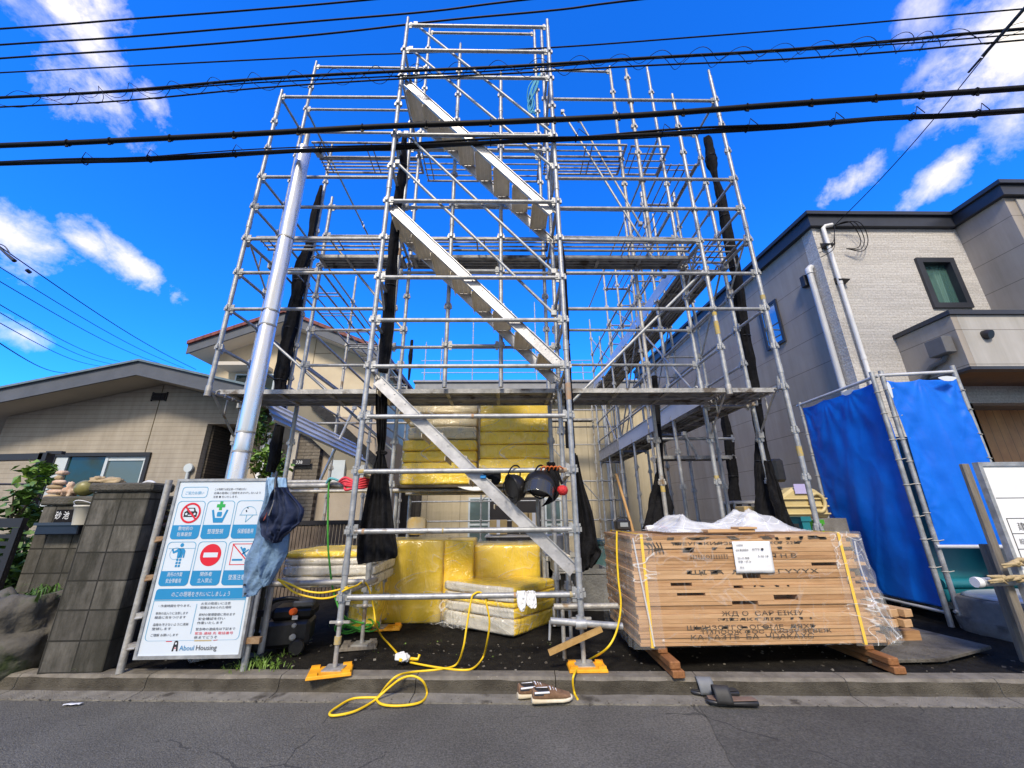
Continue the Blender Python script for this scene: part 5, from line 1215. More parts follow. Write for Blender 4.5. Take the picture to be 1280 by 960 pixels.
for (u, v), ss in zip(((.182, .305), (.507, .305), (.832, .305), (.182, .575), (.507, .575), (.832, .575)), (('敷地前の', '駐車厳禁'), ('整理整頓',), ('保護帽着用',), ('高所の作業', '安全帯着用'), ('関係者', '立入禁止'), ('墜落注意',))):
    if len(ss) == 1: T_(ss[0], u, v+.022, .040, 4, width=.125)
    else: T_(ss[0], u, v, .034, 4, width=.115 if len(ss[0]) > 3 else .09); T_(ss[1], u, v+.036, .034, 4, width=.115)
T_('のこの現場をきれいにしましょう', .5, .688, .038, 4, width=.44)
for (u, v, w, s) in ((.08, .745, .24, '・作業時間を守ります。'), (.08, .785, .24, '車両の出入りに注意します'), (.08, .807, .23, '騒音に気をつけます'), (.08, .845, .26, '道路を汚さないように清掃'), (.08, .867, .14, '整頓します'), (.08, .900, .20, 'ご理解 お願いします'),
                     (.52, .735, .22, '火気の取扱いに注意'), (.52, .757, .23, '喫煙は決められた場所'), (.52, .795, .27, '資材の整理整頓に努めます'), (.52, .817, .20, '安全確認を行い'), (.52, .839, .19, '作業いたします'), (.52, .872, .29, '緊急時の連絡先は下記まで'), (.52, .915, .17, '係までどうぞ')):
    T_(s, u, v, .020, 5, 'LEFT', w)
T_('緊急 連絡 先 電話番号', .52, .894, .020, 2, 'LEFT', .28)
T_('Aboul', .40, .975, .046, 0, 'LEFT', .105); T_('Housing', .56, .975, .046, 5, 'LEFT', .15)
lg = MB(); cc = (.355, .955)
o2 = [(cc[0]-.03, cc[1]+.024), (cc[0]-.02, cc[1]-.02)]+[(cc[0]+.02*math.cos(rad(180+t)), cc[1]-.02+.02*asp*math.sin(rad(180+t))) for t in range(0, 181, 30)]+[(cc[0]+.03, cc[1]+.024), (cc[0]+.014, cc[1]+.024), (cc[0]+.008, cc[1]+.002), (cc[0]-.008, cc[1]+.002), (cc[0]-.014, cc[1]+.024)]
poly(lg, o2, 5, 1); poly(lg, circ(cc[0], cc[1]-.016, .010, 12), 4, 2); poly(lg, circ(cc[0], cc[1]+.008, .006, 10), 2, 2); bar(lg, (.53, .926), (.70, .926), .012, 6, 1); bar(lg, (.25, .928), (.31, .928), .006, 2, 1); bar(lg, (.72, .926), (.76, .924), .006, 2, 1)
obj('emblem', lg, SM+[mat('sand print', (.55, .45, .26), None)], bd)
mb = MB(); a, c = aY(212, 600, SY+.05), aY(152, 836, SY+.05); mb.tube([(a.x, SY+.05, 0.0), (a.x, SY+.05, a.z)], .0243, 10); obj('post', mb, G['galv_old'], sg)
mb = MB(); q = aY(311, 800, SY+.06); mb.tube([(q.x, SY+.06, 0), (q.x, SY+.06, aY(311, 735, SY+.06).z+.4)], .0243, 10); obj('post', mb, G['galv'], sg)
mb = MB(); q = aY(330, 790, SY+.30); mb.tube([(q.x, SY+.30, 0), (q.x, SY+.30, .75)], .0243, 10); obj('post', mb, G['galv_old'], sg)
for z in (.16, .36, .62, .9): mb = MB(); mb.box((sx0-.045, SY+.03, z+.02), (.09, .05, .035)); mb.tube([(sx0-.09, SY+.01, z), (sx0-.03, SY+.0, z+.01)], [.012, .008], 6); obj('clamp', mb, G['rust'] if z > .5 else G['galv_old'], sg)
mb = MB(); mb.box((sx1+.06, SY+.04, .2), (.12, .04, .04)); obj('clamp', mb, G['rust'], sg)

# ------------------------------------------------------------------ jacket hung on the sign corner
G['denim'] = mat('blue work cloth', (.10, .175, .29), (.15, .245, .375), 6, .85, 0, .8, 26)
G['denim_in'] = mat('pale cloth lining', (.22, .38, .58), (.28, .44, .64), 6, .85)
G['navy'] = mat('navy nylon', (.010, .017, .045), (.018, .028, .07), 8, .7, 0, .35, 22, spec=.25)
JY = 3.22
jk = thing('work_jacket', 'faded blue work jacket with navy bag draped on sign corner', 'jacket', aY(345, 600, JY), )
def drape(mb, pairs, thick, seed, Y, mi=0, folds=7, amp=.022, n=64):
    """cloth hung between a left and a right outline, given top to bottom, with real thickness and folds"""
    L = smooth([aY(*p, Y) for p, q in pairs], 9); Rr = smooth([aY(*q, Y) for p, q in pairs], 9); secs = []
    for i, (l, r) in enumerate(zip(L, Rr)):
        t = i/(len(L)-1); ring = []
        for k in range(n):
            u = k/n; a = 2*math.pi*u; x = .5-.5*math.cos(a); front = math.sin(a)
            p = l.lerp(r, x); w = (r-l).length
            f = amp*(1-1.7*abs(math.sin(x*folds*math.pi*.5+seed+2.5*noise.noise(Vector((x*2, t*3, seed)))))) + amp*1.1*(1-2*abs(noise.noise(Vector((x*3+t*2, t*4, seed+5)))))*.8
            ring.append(p+Vector((0, -front*thick*(.6+.4*min(1, w/.2))+f*(1 if front >= 0 else .3), .008*noise.noise(Vector((x*6, t*8, seed))))))
        secs.append(ring)
    mb.loft(secs, mi)
mb = MB(); drape(mb, [((333, 600), (350, 598)), ((331, 620), (356, 625)), ((325, 645), (358, 650)), ((318, 670), (356, 680)), ((310, 690), (350, 700)), ((306, 710), (338, 722)), ((304, 730), (324, 738)), ((303, 746), (321, 744))], .035, 2, JY, folds=4, amp=.015); obj('sleeve', mb, G['denim'], jk)
mb = MB(); drape(mb, [((334, 598), (357, 598)), ((335, 625), (360, 630)), ((330, 655), (361, 665)), ((322, 680), (358, 690)), ((319, 700), (352, 705)), ((324, 720), (344, 718)), ((330, 733), (336, 731))], .05, 5, JY-.0, folds=5, amp=.02); obj('body', mb, G['denim'], jk)
mb = MB(); drape(mb, [((334, 597), (345, 597)), ((335, 608), (344, 612)), ((337, 622), (341, 626))], .02, 1, JY-.05, folds=2, amp=.006); drape(mb, [((347, 597), (357, 598)), ((347, 612), (358, 612)), ((347, 626), (353, 622))], .02, 3, JY-.05, folds=2, amp=.006); obj('collar', mb, G['denim_in'], jk)
mb = MB(); drape(mb, [((344, 610), (358, 609)), ((338, 624), (365, 619)), ((329, 642), (380, 636)), ((325, 655), (376, 652)), ((328, 666), (366, 662)), ((339, 677), (353, 672)), ((344, 679), (349, 677))], .06, 8, JY-.07, folds=8, amp=.03)
nb_ = thing('navy_bag', 'navy nylon bag hanging over the faded blue jacket', 'bag', aY(350, 640, JY-.07)); obj('bag', mb, G['navy'], nb_)
mb = MB(); drape(mb, [((331, 648), (334, 640)), ((329, 651), (332, 647))], .01, 8, JY-.155, folds=1, amp=.001); obj('orange_lining', mb, mat('salmon lining', (.65, .16, .10), None), nb_)
mb = MB(); mb.tube(smooth([aY(346, 590, JY-.03), aY(344, 605, JY-.08), aY(343, 625, JY-.11), aY(336, 645, JY-.15)]), .009, 6); obj('strap', mb, G['black'], nb_)
for k, (px_, py_) in enumerate(((306, 731), (307, 742))):
    q = aY(px_, py_, JY-.045); mb = MB(); mb.lathe(q, [(.008, 0), (.008, .006)], 10, axis=(0, -1, 0)); obj('button', mb, G['black'], jk)

# ------------------------------------------------------------------ block gate wall
G['block'] = brick_mat('concrete block', (.062, .058, .050), (.14, .132, .115), (.016, .015, .013), .235, .205, .006, .95, 'XZ', 1.0, 9, 0, .85)
G['block_cap'] = mat('mossy coping', (.05, .045, .035), (.095, .088, .07), 6, .92, 0, .6, 60, spots=(.05, .05, .025), sscale=5, sthr=.55)
bw = thing('gate_pillar', 'tall grey concrete block gate pillar with coping', 'pillar', (-3.2, 3.5, 0))
pxl, pxr = -3.45, -2.98
ptz = aY(156, 615, 3.47).z
mb = MB(); mb.box2((pxl, 3.47, -.03), (pxr, 3.66, ptz)); obj('blocks', mb, G['block'], bw, bevel=.006)
mb = MB(); mb.box2((pxl-.03, 3.44, ptz+.003), (pxr+.03, 3.69, ptz+.075)); obj('coping', mb, G['block_cap'], bw, bevel=.015)
bl = thing('gate_wall', 'lower concrete block wall with nameplate and mailbox beside pillar', 'wall', (-3.75, 3.95, 0))
GY = 3.95; gz = aY(85, 632, GY).z; gx0 = aY(52, 640, GY).x
mb = MB(); mb.box2((gx0, GY, -.03), (pxl+.2, GY+.15, gz)); obj('blocks', mb, G['block'], bl, bevel=.006)
mb = MB(); mb.box2((gx0-.02, GY-.03, gz+.003), (pxl+.2, GY+.18, gz+.085)); obj('coping', mb, G['block_cap'], bl, bevel=.015)
a, c = aY(71, 637, GY-.03), aY(93, 653, GY-.03); mb = MB(); mb.box2((a.x, GY-.03, c.z), (c.x, GY-.003, a.z)); npl = obj('nameplate', mb, G['net'], bl, bevel=.004)
mb = MB(); text_into(mb, '砂 池', ((a.x+c.x)/2-.03, GY-.031, c.z+.035), (1, 0, 0), (0, 0, 1), .075, 'CENTER', width=.125); obj('lettering', mb, G['white'], npl)
a, c = aY(52, 655, GY-.06), aY(101, 668, GY-.06); mb = MB(); mb.box2((a.x, GY-.10, c.z), (c.x, GY-.003, a.z)); mbx = obj('mailbox', mb, mat('navy mailbox', (.006, .010, .024), (.010, .016, .034), 4, .4), bl, bevel=.008)
mb = MB(); mb.box2((a.x-.01, GY-.115, a.z-.012), (c.x+.01, GY-.004, a.z+.012)); obj('flap', mb, mat('steel flap', (.03, .04, .06), None, rough=.4), mbx)
q = aY(109, 640, GY-.09)
bk = thing('bucket', 'cream plastic bucket wedged between nameplate and tall pillar', 'bucket', q)
mb = MB(); mb.lathe(q+Vector((0, 0, -.11)), [(.075, 0), (.09, .15), (.10, .155), (.10, .17), (.088, .17)], 18); obj('pail', mb, mat('cream plastic', (.45, .43, .36), (.52, .50, .43), 4, .5), bk)
mb = MB(); mb.tube([q+Vector((.09*math.cos(t), -.02-.09*math.sin(t), .05+.05*math.sin(t))) for t in [k*math.pi/8 for k in range(9)]], .004, 5); obj('handle', mb, G['white'], bk)
# stone curios on the coping
G['stone_tan'] = mat('tan stone', (.30, .22, .12), (.46, .36, .22), 9, .8, 0, .5, 30); G['shell'] = mat('coral stone', (.50, .32, .22), (.60, .48, .36), 14, .8, 0, .5, 40); G['gourd'] = mat('gourd', (.08, .085, .02), (.22, .20, .06), 5, .4, stretch=(1, 1, .2))
def rock(name, label, c, rx, ry, rz, seed, m, group=None, n=14, rough=.35, cat='stone'):
    t = thing(name, label, cat, Vector(c)+Vector((0, 0, -rz)), group); mb = MB(); secs = []
    for j in range(1, n):
        ph = math.pi*j/n; ring = []
        for k in range(n*2):
            a = math.pi*k/n; d = Vector((math.sin(ph)*math.cos(a), math.sin(ph)*math.sin(a), -math.cos(ph))); f = 1+rough*noise.noise(d*1.6+Vector((seed, 0, 0)))+rough*.4*noise.noise(d*4+Vector((0, seed, 0)))
            ring.append(Vector(c)+Vector((d.x*rx, d.y*ry, d.z*rz))*f)
        secs.append(ring)
    mb.loft(secs); obj('stone', mb, m, t); return t
y_ = GY+.08
q = aY(70, 612, y_)
t = thing('stone_cairn', 'stacked flat pale stones on low gate wall coping', 'ornament', q+Vector((0, 0, -.1)), 'curios on the gate wall')
for k in range(6):
    mb = MB(); c = q+Vector((rnd.uniform(-.02, .02), 0, -.085+.045*k)); r_ = .075-.006*k+rnd.uniform(-.015, .015)
    secs = [[c+Vector((r_*s*math.cos(a)*(1+.2*math.sin(2*a+k)), r_*s*.8*math.sin(a), z)) for a in [i*math.pi/7 for i in range(14)]] for s, z in ((.7, 0), (1, .012), (.95, .028), (.6, .04))]; mb.loft(secs); obj('stone', mb, G['shell'] if k % 2 else G['stone_tan'], t)
rock('stone', 'pinkish coral stone between stone stack and green gourd', aY(89, 613, y_)+Vector((0, 0, .0)), .06, .05, .075, 2, G['shell'], 'curios on the gate wall', rough=.8)
rock('gourd', 'round green gourd on the low wall beside pillar', aY(107, 610, y_-.02), .085, .08, .075, 4, G['gourd'], 'curios on the gate wall', rough=.06, cat='gourd')
rock('stone', 'smaller flat tan stone on pillar coping', aY(124, 599, 3.55)+Vector((0, 0, -.01)), .065, .05, .034, 6, G['stone_tan'], 'curios on the gate wall', rough=.5)
rock('stone', 'larger rounded tan stone on pillar coping', aY(142, 600, 3.55)+Vector((0, 0, -.01)), .085, .055, .036, 9, G['stone_tan'], 'curios on the gate wall', rough=.4)
rock('boulder', 'large mossy garden boulder at foot of gate wall', aY(14, 795, 3.62), .34, .28, .28, 12, mat('boulder', (.06, .055, .045), (.13, .12, .10), 4, .9, 0, .7, 18, spots=(.035, .05, .015), sscale=4, sthr=.55), rough=.5, n=22)
mb = MB(); mb.tube(smooth([aY(176, 606, 3.6), aY(186, 602, 3.6), aY(194, 606, 3.6), aY(195, 622, 3.6), aY(192, 630, 3.6)]), .013, 8)
t = thing('water_pipe', 'bent pale pipe curling over end of gate pillar', 'pipe', aY(192, 630, 3.6)); obj('pipe', mb, G['pipe_pale'], t)
# slat fence at far left
fs_ = thing('slat_fence', 'black horizontal slat fence joining the low block wall', 'fence', (-4.6, 3.9, 0))
z1 = aY(20, 652, 3.85).z
mb = MB()
for k in range(14): mb.box2((-6.2, 3.86, .12+k*(z1-.2)/14), (gx0-.03, 3.875, .12+k*(z1-.2)/14+.035))
obj('slat_panel', mb, G['frame_dark'], fs_)
mb = MB(); mb.box2((-6.2, 3.845, z1-.05), (gx0-.03, 3.89, z1+.03)); mb.box2((gx0-.09, 3.845, 0), (gx0-.035, 3.89, z1-.052)); obj('rail', mb, G['frame_dark'], fs_)
# bamboo / picket fence behind sign
pf = thing('picket_fence', 'dark weathered picket fence in the gap behind safety sign', 'fence', (-2.7, 3.9, 0))
mb = MB()
for k in range(20):
    x = -2.98+k*.042; mb.box2((x, 3.95+.01*(k % 2), 0), (x+.03, 3.965+.01*(k % 2), 1.15+rnd.uniform(-.05, .03)))
for k in range(9):
    x = -1.98+k*.0; 
obj('picket_panel', mb, mat('old bamboo', (.03, .026, .015), (.075, .065, .035), 10, .85, stretch=(8, 8, .5)), pf)
mb = MB(); mb.box2((-3.0, 3.93, .25), (-2.1, 3.948, .30)); mb.box2((-3.0, 3.93, .9), (-2.1, 3.948, .95)); obj('rail', mb, G['frame_dark'], pf)
pf2 = thing('railing_fence', 'brown vertical bar fence between jacket and black net', 'fence', (-2.2, 6.2, 0))
mb = MB(); xa, xb = aY(352, 660, 6.2).x, aY(480, 660, 6.2).x; zt1 = aY(420, 654, 6.2).z
n = 30
for k in range(n): x = xa+(xb-xa)*k/(n-1); mb.box2((x-.02, 6.2, 0), (x+.02, 6.22, zt1-.02))
obj('bar_panel', mb, mat('brown slat', (.10, .075, .055), (.17, .13, .10), 8, .7), pf2)
mb = MB(); mb.box2((xa, 6.18, zt1-.02), (xb, 6.24, zt1+.04)); obj('rail', mb, G['frame_dark'], pf2)
# small roof/shelter edge & bits behind
# plants
shrub('climbing_plant', 'large bright green leafy climber under black metal frame', aY(22, 628, 4.3), (.26, .2, .20), 200, .085, G['leaf'])
shrub('climbing_plant', 'small leafy shoot beside window shutter and black post', aY(52, 595, 4.6), (.16, .14, .2), 120, .09, G['leaf2'])
shrub('garden_shrub', 'dense green shrub seen through the black slat gate', aY(10, 700, 4.35), (.6, .3, .34), 800, .09, G['leaf'])
shrub('garden_shrub', 'rounded green shrub between silver pole and jacket', aY(333, 582, 6.4), (.35, .3, .3), 500, .09, G['leaf2'])
shrub('garden_shrub', 'leafy twigs beside white gate panel above jacket', aY(325, 545, 7.6), (.3, .3, .6), 350, .10, G['leaf'])
shrub('vine', 'reddish leaf vine tangle between pillar and sign post', aY(192, 652, 3.85), (.11, .1, .28), 260, .06, mat('vine leaf', (.06, .10, .02), (.25, .10, .05), 7, .6))
shrub('vine', 'dark creeper on picket fence behind sign post', aY(186, 720, 3.9), (.10, .08, .3), 200, .05, G['leafd'])
gt = thing('lily_clump', 'clump of long strap leaves at foot of low block wall', 'plant', (aY(40, 742, 3.75).x, 3.75, .2))
mb = MB(); a = aY(40, 760, 3.75); blades(mb, (a.x, 3.75, max(.05, a.z)), 90, .30, .25, 0, .014); obj('foliage', mb, G['leaf'], gt)
b = MB()
for px_, py_, n, L in ((310, 836, 26, .10), (325, 832, 30, .13), (338, 836, 22, .09), (352, 834, 14, .08), (120, 835, 14, .07), (290, 838, 12, .06), (362, 820, 10, .06), (418, 782, 8, .05)):
    q = aZ(px_, py_, .0); blades(b, q, n, L, .06, 0, .0032); leaves(b, q+Vector((0, 0, .025)), (.05, .04, .02), n//3, .022, 0, .1, .4)
for k in range(22):
    q = aZ(rnd.uniform(335, 700), rnd.uniform(800, 838), 0); leaves(b, q+Vector((0, 0, .006)), (.015, .015, .004), 2, .013, 0, .3, .5)
tag(obj('weeds', b, G['leaf2']), 'small green weeds sprouting along the kerb and dark soil', 'weeds', kind='stuff')
# ------------------------------------------------------------------ insulation packs
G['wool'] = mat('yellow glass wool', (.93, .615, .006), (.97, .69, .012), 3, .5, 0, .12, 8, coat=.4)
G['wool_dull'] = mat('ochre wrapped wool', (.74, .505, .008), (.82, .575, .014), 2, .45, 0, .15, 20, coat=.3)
G['wool_tan'] = mat('tan wrapped wool', (.66, .53, .28), (.76, .64, .38), 5, .45, 0, .3, 12, spots=(.62, .55, .40), sscale=5, sthr=.62, coat=.3)
G['wool_white'] = mat('white wool facing', (.60, .56, .46), (.70, .67, .60), 4, .5, 0, .3, 12, spots=(.62, .50, .20), sscale=5, sthr=.60, stretch=(1, 1, 5))
def film_mat(name, a, col=(.85, .86, .85), streak=.55):
    """clear sheet: faint body, bright crinkle lines"""
    m = mat(name, col, None, rough=.2, bump=.5, bscale=7, spec=.8, alpha=a)
    nt = m.node_tree; N = nt.nodes; L = nt.links; P = N['Principled BSDF']
    def ma(op, x, y=None, z=None):
        n = N.new('ShaderNodeMath'); n.operation = op; n.use_clamp = False
        for i, q in enumerate((x, y, z)):
            if q is None: continue
            if isinstance(q, (int, float)): n.inputs[i].default_value = q
            else: L.new(q, n.inputs[i])
        return n.outputs[0]
    t = N.new('ShaderNodeTexCoord'); tot = a
    for sc_, st, wd, st_ in ((1.1, (1, 1, 2.6), .007, streak), (1.7, (2.4, 1, 1), .005, streak*.8)):
        mp = N.new('ShaderNodeMapping'); mp.inputs['Scale'].default_value = st; mp.inputs['Rotation'].default_value = (0, .5*sc_, 0); L.new(t.outputs['Object'], mp.inputs['Vector'])
        n = N.new('ShaderNodeTexNoise'); n.inputs['Scale'].default_value = sc_; n.inputs['Detail'].default_value = 3; n.inputs['Distortion'].default_value = .8
        L.new(mp.outputs[0], n.inputs['Vector'])
        line = ma('MAXIMUM', ma('SUBTRACT', 1.0, ma('DIVIDE', ma('ABSOLUTE', ma('SUBTRACT', n.outputs['Fac'], .5)), wd)), 0.0)  # crinkle highlights painted in as more opaque pale lines
        tot = ma('ADD', ma('MULTIPLY', line, st_), tot)
    L.new(ma('MINIMUM', tot, 1.0), P.inputs['Alpha'])
    return m
def wrapped(m, strength=.9, sc_=5.0):
    """shiny crinkled film pulled over a soft core: glossy coat with its own creases, milky along the folds"""
    nt = m.node_tree; N = nt.nodes; L = nt.links; P = N['Principled BSDF']
    t = N.new('ShaderNodeTexCoord')
    def ridge(scale, st, dist):
        mp = N.new('ShaderNodeMapping'); mp.inputs['Scale'].default_value = st; mp.inputs['Rotation'].default_value = (.2, .5, .3); L.new(t.outputs['Object'], mp.inputs['Vector'])
        n = N.new('ShaderNodeTexNoise'); n.inputs['Scale'].default_value = scale; n.inputs['Detail'].default_value = 4; n.inputs['Distortion'].default_value = dist; L.new(mp.outputs[0], n.inputs['Vector'])
        a = N.new('ShaderNodeMath'); a.operation = 'SUBTRACT'; L.new(n.outputs['Fac'], a.inputs[0]); a.inputs[1].default_value = .5
        b = N.new('ShaderNodeMath'); b.operation = 'ABSOLUTE'; L.new(a.outputs[0], b.inputs[0])
        c = N.new('ShaderNodeMath'); c.operation = 'MULTIPLY_ADD'; L.new(b.outputs[0], c.inputs[0]); c.inputs[1].default_value = -6; c.inputs[2].default_value = 1; c.use_clamp = True
        return c.outputs[0]
    r1 = ridge(sc_, (1, 1, 2.2), .6); r2 = ridge(sc_*2.1, (1.6, 1, .7), .9)
    s = N.new('ShaderNodeMath'); s.operation = 'ADD'; L.new(r1, s.inputs[0]); L.new(r2, s.inputs[1])
    b = N.new('ShaderNodeBump'); b.inputs['Strength'].default_value = strength; b.inputs['Distance'].default_value = .025; L.new(s.outputs[0], b.inputs['Height'])
    L.new(b.outputs[0], P.inputs['Coat Normal']); P.inputs['Coat Weight'].default_value = .9; P.inputs['Coat Roughness'].default_value = .18; P.inputs['Coat IOR'].default_value = 1.55
    b2 = N.new('ShaderNodeBump'); b2.inputs['Strength'].default_value = strength*.45; b2.inputs['Distance'].default_value = .02; L.new(s.outputs[0], b2.inputs['Height']); L.new(b2.outputs[0], P.inputs['Normal'])
    pw = N.new('ShaderNodeMath'); pw.operation = 'POWER'; L.new(r1, pw.inputs[0]); pw.inputs[1].default_value = 5
    mu = N.new('ShaderNodeMath'); mu.operation = 'MULTIPLY'; L.new(pw.outputs[0], mu.inputs[0]); mu.inputs[1].default_value = .10
    old = P.inputs['Base Color'].links[0].from_socket; mx = N.new('ShaderNodeMixRGB'); L.new(mu.outputs[0], mx.inputs['Fac']); L.new(old, mx.inputs['Color1']); mx.inputs['Color2'].default_value = (.85, .80, .62, 1); L.new(mx.outputs[0], P.inputs['Base Color'])
for k_, s_, q_ in (('wool', .7, 2.0), ('wool_dull', .4, 1.3), ('wool_tan', .7, 2.4), ('wool_white', .6, 2.2)): wrapped(G[k_], s_, q_)
G['film'] = film_mat('clear wrap', .04, streak=.4); G['film_white'] = film_mat('white plastic film', .45, (.85, .87, .88), .4); G['film_thin'] = film_mat('stretch wrap', .09)
def softbox(mb, o, ex, ey, h, seed, nu=14, nv=8, amp=.006, z0=0, rnd_=.02, sag=0, fm=None):
    """soft slab: footprint o + ex*u + ey*v, height h, rounded edges and lumpy faces"""
    o = Vector(o); ex = Vector(ex); ey = Vector(ey); secs = []
    lx, ly = ex.length, ey.length; N = 64
    tt = sorted(set([0, .12*rnd_/h, .4*rnd_/h, rnd_/h]+[rnd_/h+(1-2*rnd_/h)*j/nv for j in range(1, nv)]+[1-rnd_/h, 1-.4*rnd_/h, 1-.12*rnd_/h, 1]))
    for t in tt:
        edge = min(t, 1-t)*h; ins = rnd_*(1-min(1, edge/rnd_))**2
        ring = []
        for k in range(N):
            a = 2*math.pi*k/N; e = 9
            q_ = (k/N*4) % 4; w_ = (q_ % 1)*2-1; u, v = ((1, w_), (-w_, 1), (-1, -w_), (w_, -1))[int(q_)]; cr_ = 1-.03*max(0, abs(u)+abs(v)-1.75)*4; u *= cr_; v *= cr_
            p = o+ex*(.5+.5*u*(1-2*ins/lx))+ey*(.5+.5*v*(1-2*ins/ly))+Vector((0, 0, z0+h*t))
            nn_ = noise.noise(Vector((p.x*3+seed, p.y*3, p.z*4)))+.35*noise.noise(Vector((p.x*9+seed, p.y*9, p.z*12)))
            out = (ex.normalized()*u+ey.normalized()*v)
            ring.append(p+out*nn_*amp+Vector((0, 0, nn_*amp*.8*(1 if t > .5 else .3))))
        secs.append(ring)
    st_ = len(mb.f); mb.loft(secs, 0, True)
    if fm:
        for fi in range(st_, st_+(len(secs)-1)*N): mb.m[fi] = fm[int(((fi-st_) % N)/N*4)]
def pack(name, label, o, ex, ey, hs, mats, seed, film=G['film'], amp=.006, group='insulation packs on the site', cat='insulation'):
    o = Vector(o); t = thing(name, label, cat, o, group); z = 0
    for i, (h, m) in enumerate(zip(hs, mats)):
        mb = MB(); softbox(mb, o, ex, ey, h-.006, seed+i*3, z0=z, amp=amp, rnd_=min(.018, h*.3), fm=m[1] if isinstance(m, tuple) else None); obj('batt', mb, m[0] if isinstance(m, tuple) else m, t); z += h
    if film:
        mb = MB(); e1 = Vector(ex).normalized()*.014; e2 = Vector(ey).normalized()*.014
        softbox(mb, o-e1-e2, Vector(ex)+2*e1, Vector(ey)+2*e2, z+.012, seed+50, nv=16, z0=-.004, amp=.008, rnd_=.025); obj('wrap', mb, film, t)
    return t
PY = 4.72
def xz(x, y, Y): p = aY(x, y, Y); return p.x, p.z
xl_, zb = xz(498, 606, PY); xm, zt_ = xz(598, 549, PY); _, ztop = xz(560, 502, PY); xr_, zb3 = xz(691, 588, PY)
pz = zb
plat = thing('loading_platform', 'dark timber loading platform carrying the upper insulation packs', 'platform', (-.3, PY+.4, 0))
mb = MB()
for k in range(5): mb.box2((xl_-.02, PY-.02+.2*k, pz-.035), (.62, PY+.17+.2*k, pz-.005))
obj('boards', mb, mat('dark plywood', (.05, .042, .03), (.10, .08, .055), 6, .8), plat, bevel=.004)
for y in (PY+.1, PY+.8):
    mb = MB(); mb.tube([(xl_-.1, y, pz-.06), (.7, y, pz-.06)], .024, 8); obj('bearer', mb, G['galv_old'], plat)
    for x in (xl_-.05, .45): mb = MB(); mb.tube([(x, y+.05, 0), (x, y+.05, pz-.03)], .024, 8); obj('leg', mb, G['galv'], plat)
mb = MB(); q = aY(585, 616, PY-.02)
def wf(u, v): return Vector((q.x-.12+.42*u, PY-.03-.02*v, pz-.03-.05*v*math.sin(math.pi*u)))
mb.grid(12, 3, wf); obj('hanging_film', mb, G['white'], plat, solid=.003)
D9 = Vector((0, .85, 0))
pack('insulation_pack', 'layered yellow insulation pack under the tan one on upper platform', (xl_, PY, pz), (xm-xl_-.01, 0, 0), D9, [(zt_-pz)/4]*4, [G['wool']]*4, 1)
pack('insulation_pack', 'tan wrapped insulation pack topping layered yellow one on upper platform', (xl_+.05, PY+.01, zt_+.008), (xm-xl_-.07, 0, 0), D9, [(ztop-zt_)*.34]*2+[(ztop-zt_)*.3], [G['wool_tan']]*3, 2)
h3 = (ztop-pz-.01)
pack('insulation_pack', 'large bright yellow insulation stack filling other half of upper platform', (xm+.01, PY-.01, pz), (xr_-xm-.02, 0, 0), D9, [h3*.14, h3*.16, h3*.17, h3*.16, h3*.18, h3*.18], [G['wool']]*5+[G['wool_dull']], 3, amp=.010)
q = aY(472, 672, 4.75); zt2_ = q.z
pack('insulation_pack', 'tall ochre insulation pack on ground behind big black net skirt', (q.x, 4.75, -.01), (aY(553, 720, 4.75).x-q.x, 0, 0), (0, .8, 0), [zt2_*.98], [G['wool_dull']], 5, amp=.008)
q = aY(555, 672, 4.82)
pack('insulation_pack', 'narrow bright yellow wrapped pack between two ochre packs', (q.x, 4.82, -.01), (aY(592, 690, 4.82).x-q.x, 0, 0), (0, .7, 0), [q.z*.98], [G['wool']], 16, amp=.012)
q = aY(592, 680, 4.95)
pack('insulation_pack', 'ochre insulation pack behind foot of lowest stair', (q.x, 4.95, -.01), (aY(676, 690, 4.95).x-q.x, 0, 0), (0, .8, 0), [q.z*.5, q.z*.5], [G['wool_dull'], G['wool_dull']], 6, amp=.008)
BW = ([G['wool'], G['wool_white']], (0, 0, 0, 1))
A_ = aZ(643, 797, 0); B_ = aZ(553, 780, 0); C_ = aZ(697, 776, 0); zt3 = aY(645, 735, A_.y).z
for i, (nm, zz, hs, ms) in enumerate((('open insulation bundle lying in front, yellow and white layers', 0, [zt3*.34, zt3*.22, zt3*.12, zt3*.10, zt3*.22], [BW, BW, G['wool'], BW, BW]),)):
    A2 = Vector((A_.x, A_.y, .0)); 
    t = pack('insulation_bundle', nm, A2, B_-A_, C_-A_, hs, ms, 9, amp=.012, film=G['film'])
    # fold of wrap trailing on the soil
    mb = MB()
    def tf(u, v): p = B_.lerp(A_, u*.5); return p+Vector((-.10*v-.04, -.05*v, .30*(1-v)*(1-u)*.8+.02+.02*noise.noise(Vector((u*5, v*5, 1)))))
    mb.grid(14, 10, tf); obj('wrap', mb, G['film'], t, solid=.002)
q0, q1 = aY(349, 735, 4.0), aY(446, 735, 4.0); zt4 = aY(400, 688, 4.0).z
pack('insulation_pack', 'low white and yellow insulation pack resting on pipe beside jacket', (q0.x, 3.98, q0.z), (q1.x-q0.x+.15, 0, 0), (0, .75, 0), [(zt4-q0.z)*f for f in (.3, .3, .2, .2)], [G['wool_white'], G['wool_white'], G['wool_white'], G['wool']], 12, amp=.012)
q0, q1 = aY(441, 738, 4.35), aY(468, 738, 4.35)
pack('insulation_pack', 'narrow slumped yellow insulation pack beside wooden foot board', (q0.x-.02, 4.35, .05), (q1.x-q0.x+.06, 0, 0), (0, .5, 0), [.26, .3], [G['wool'], G['wool']], 14, amp=.02)
q = aY(508, 669, 4.9); mb = MB()
t = thing('insulation_offcut', 'small upright yellow and white offcut standing on ochre pack', 'insulation', q)
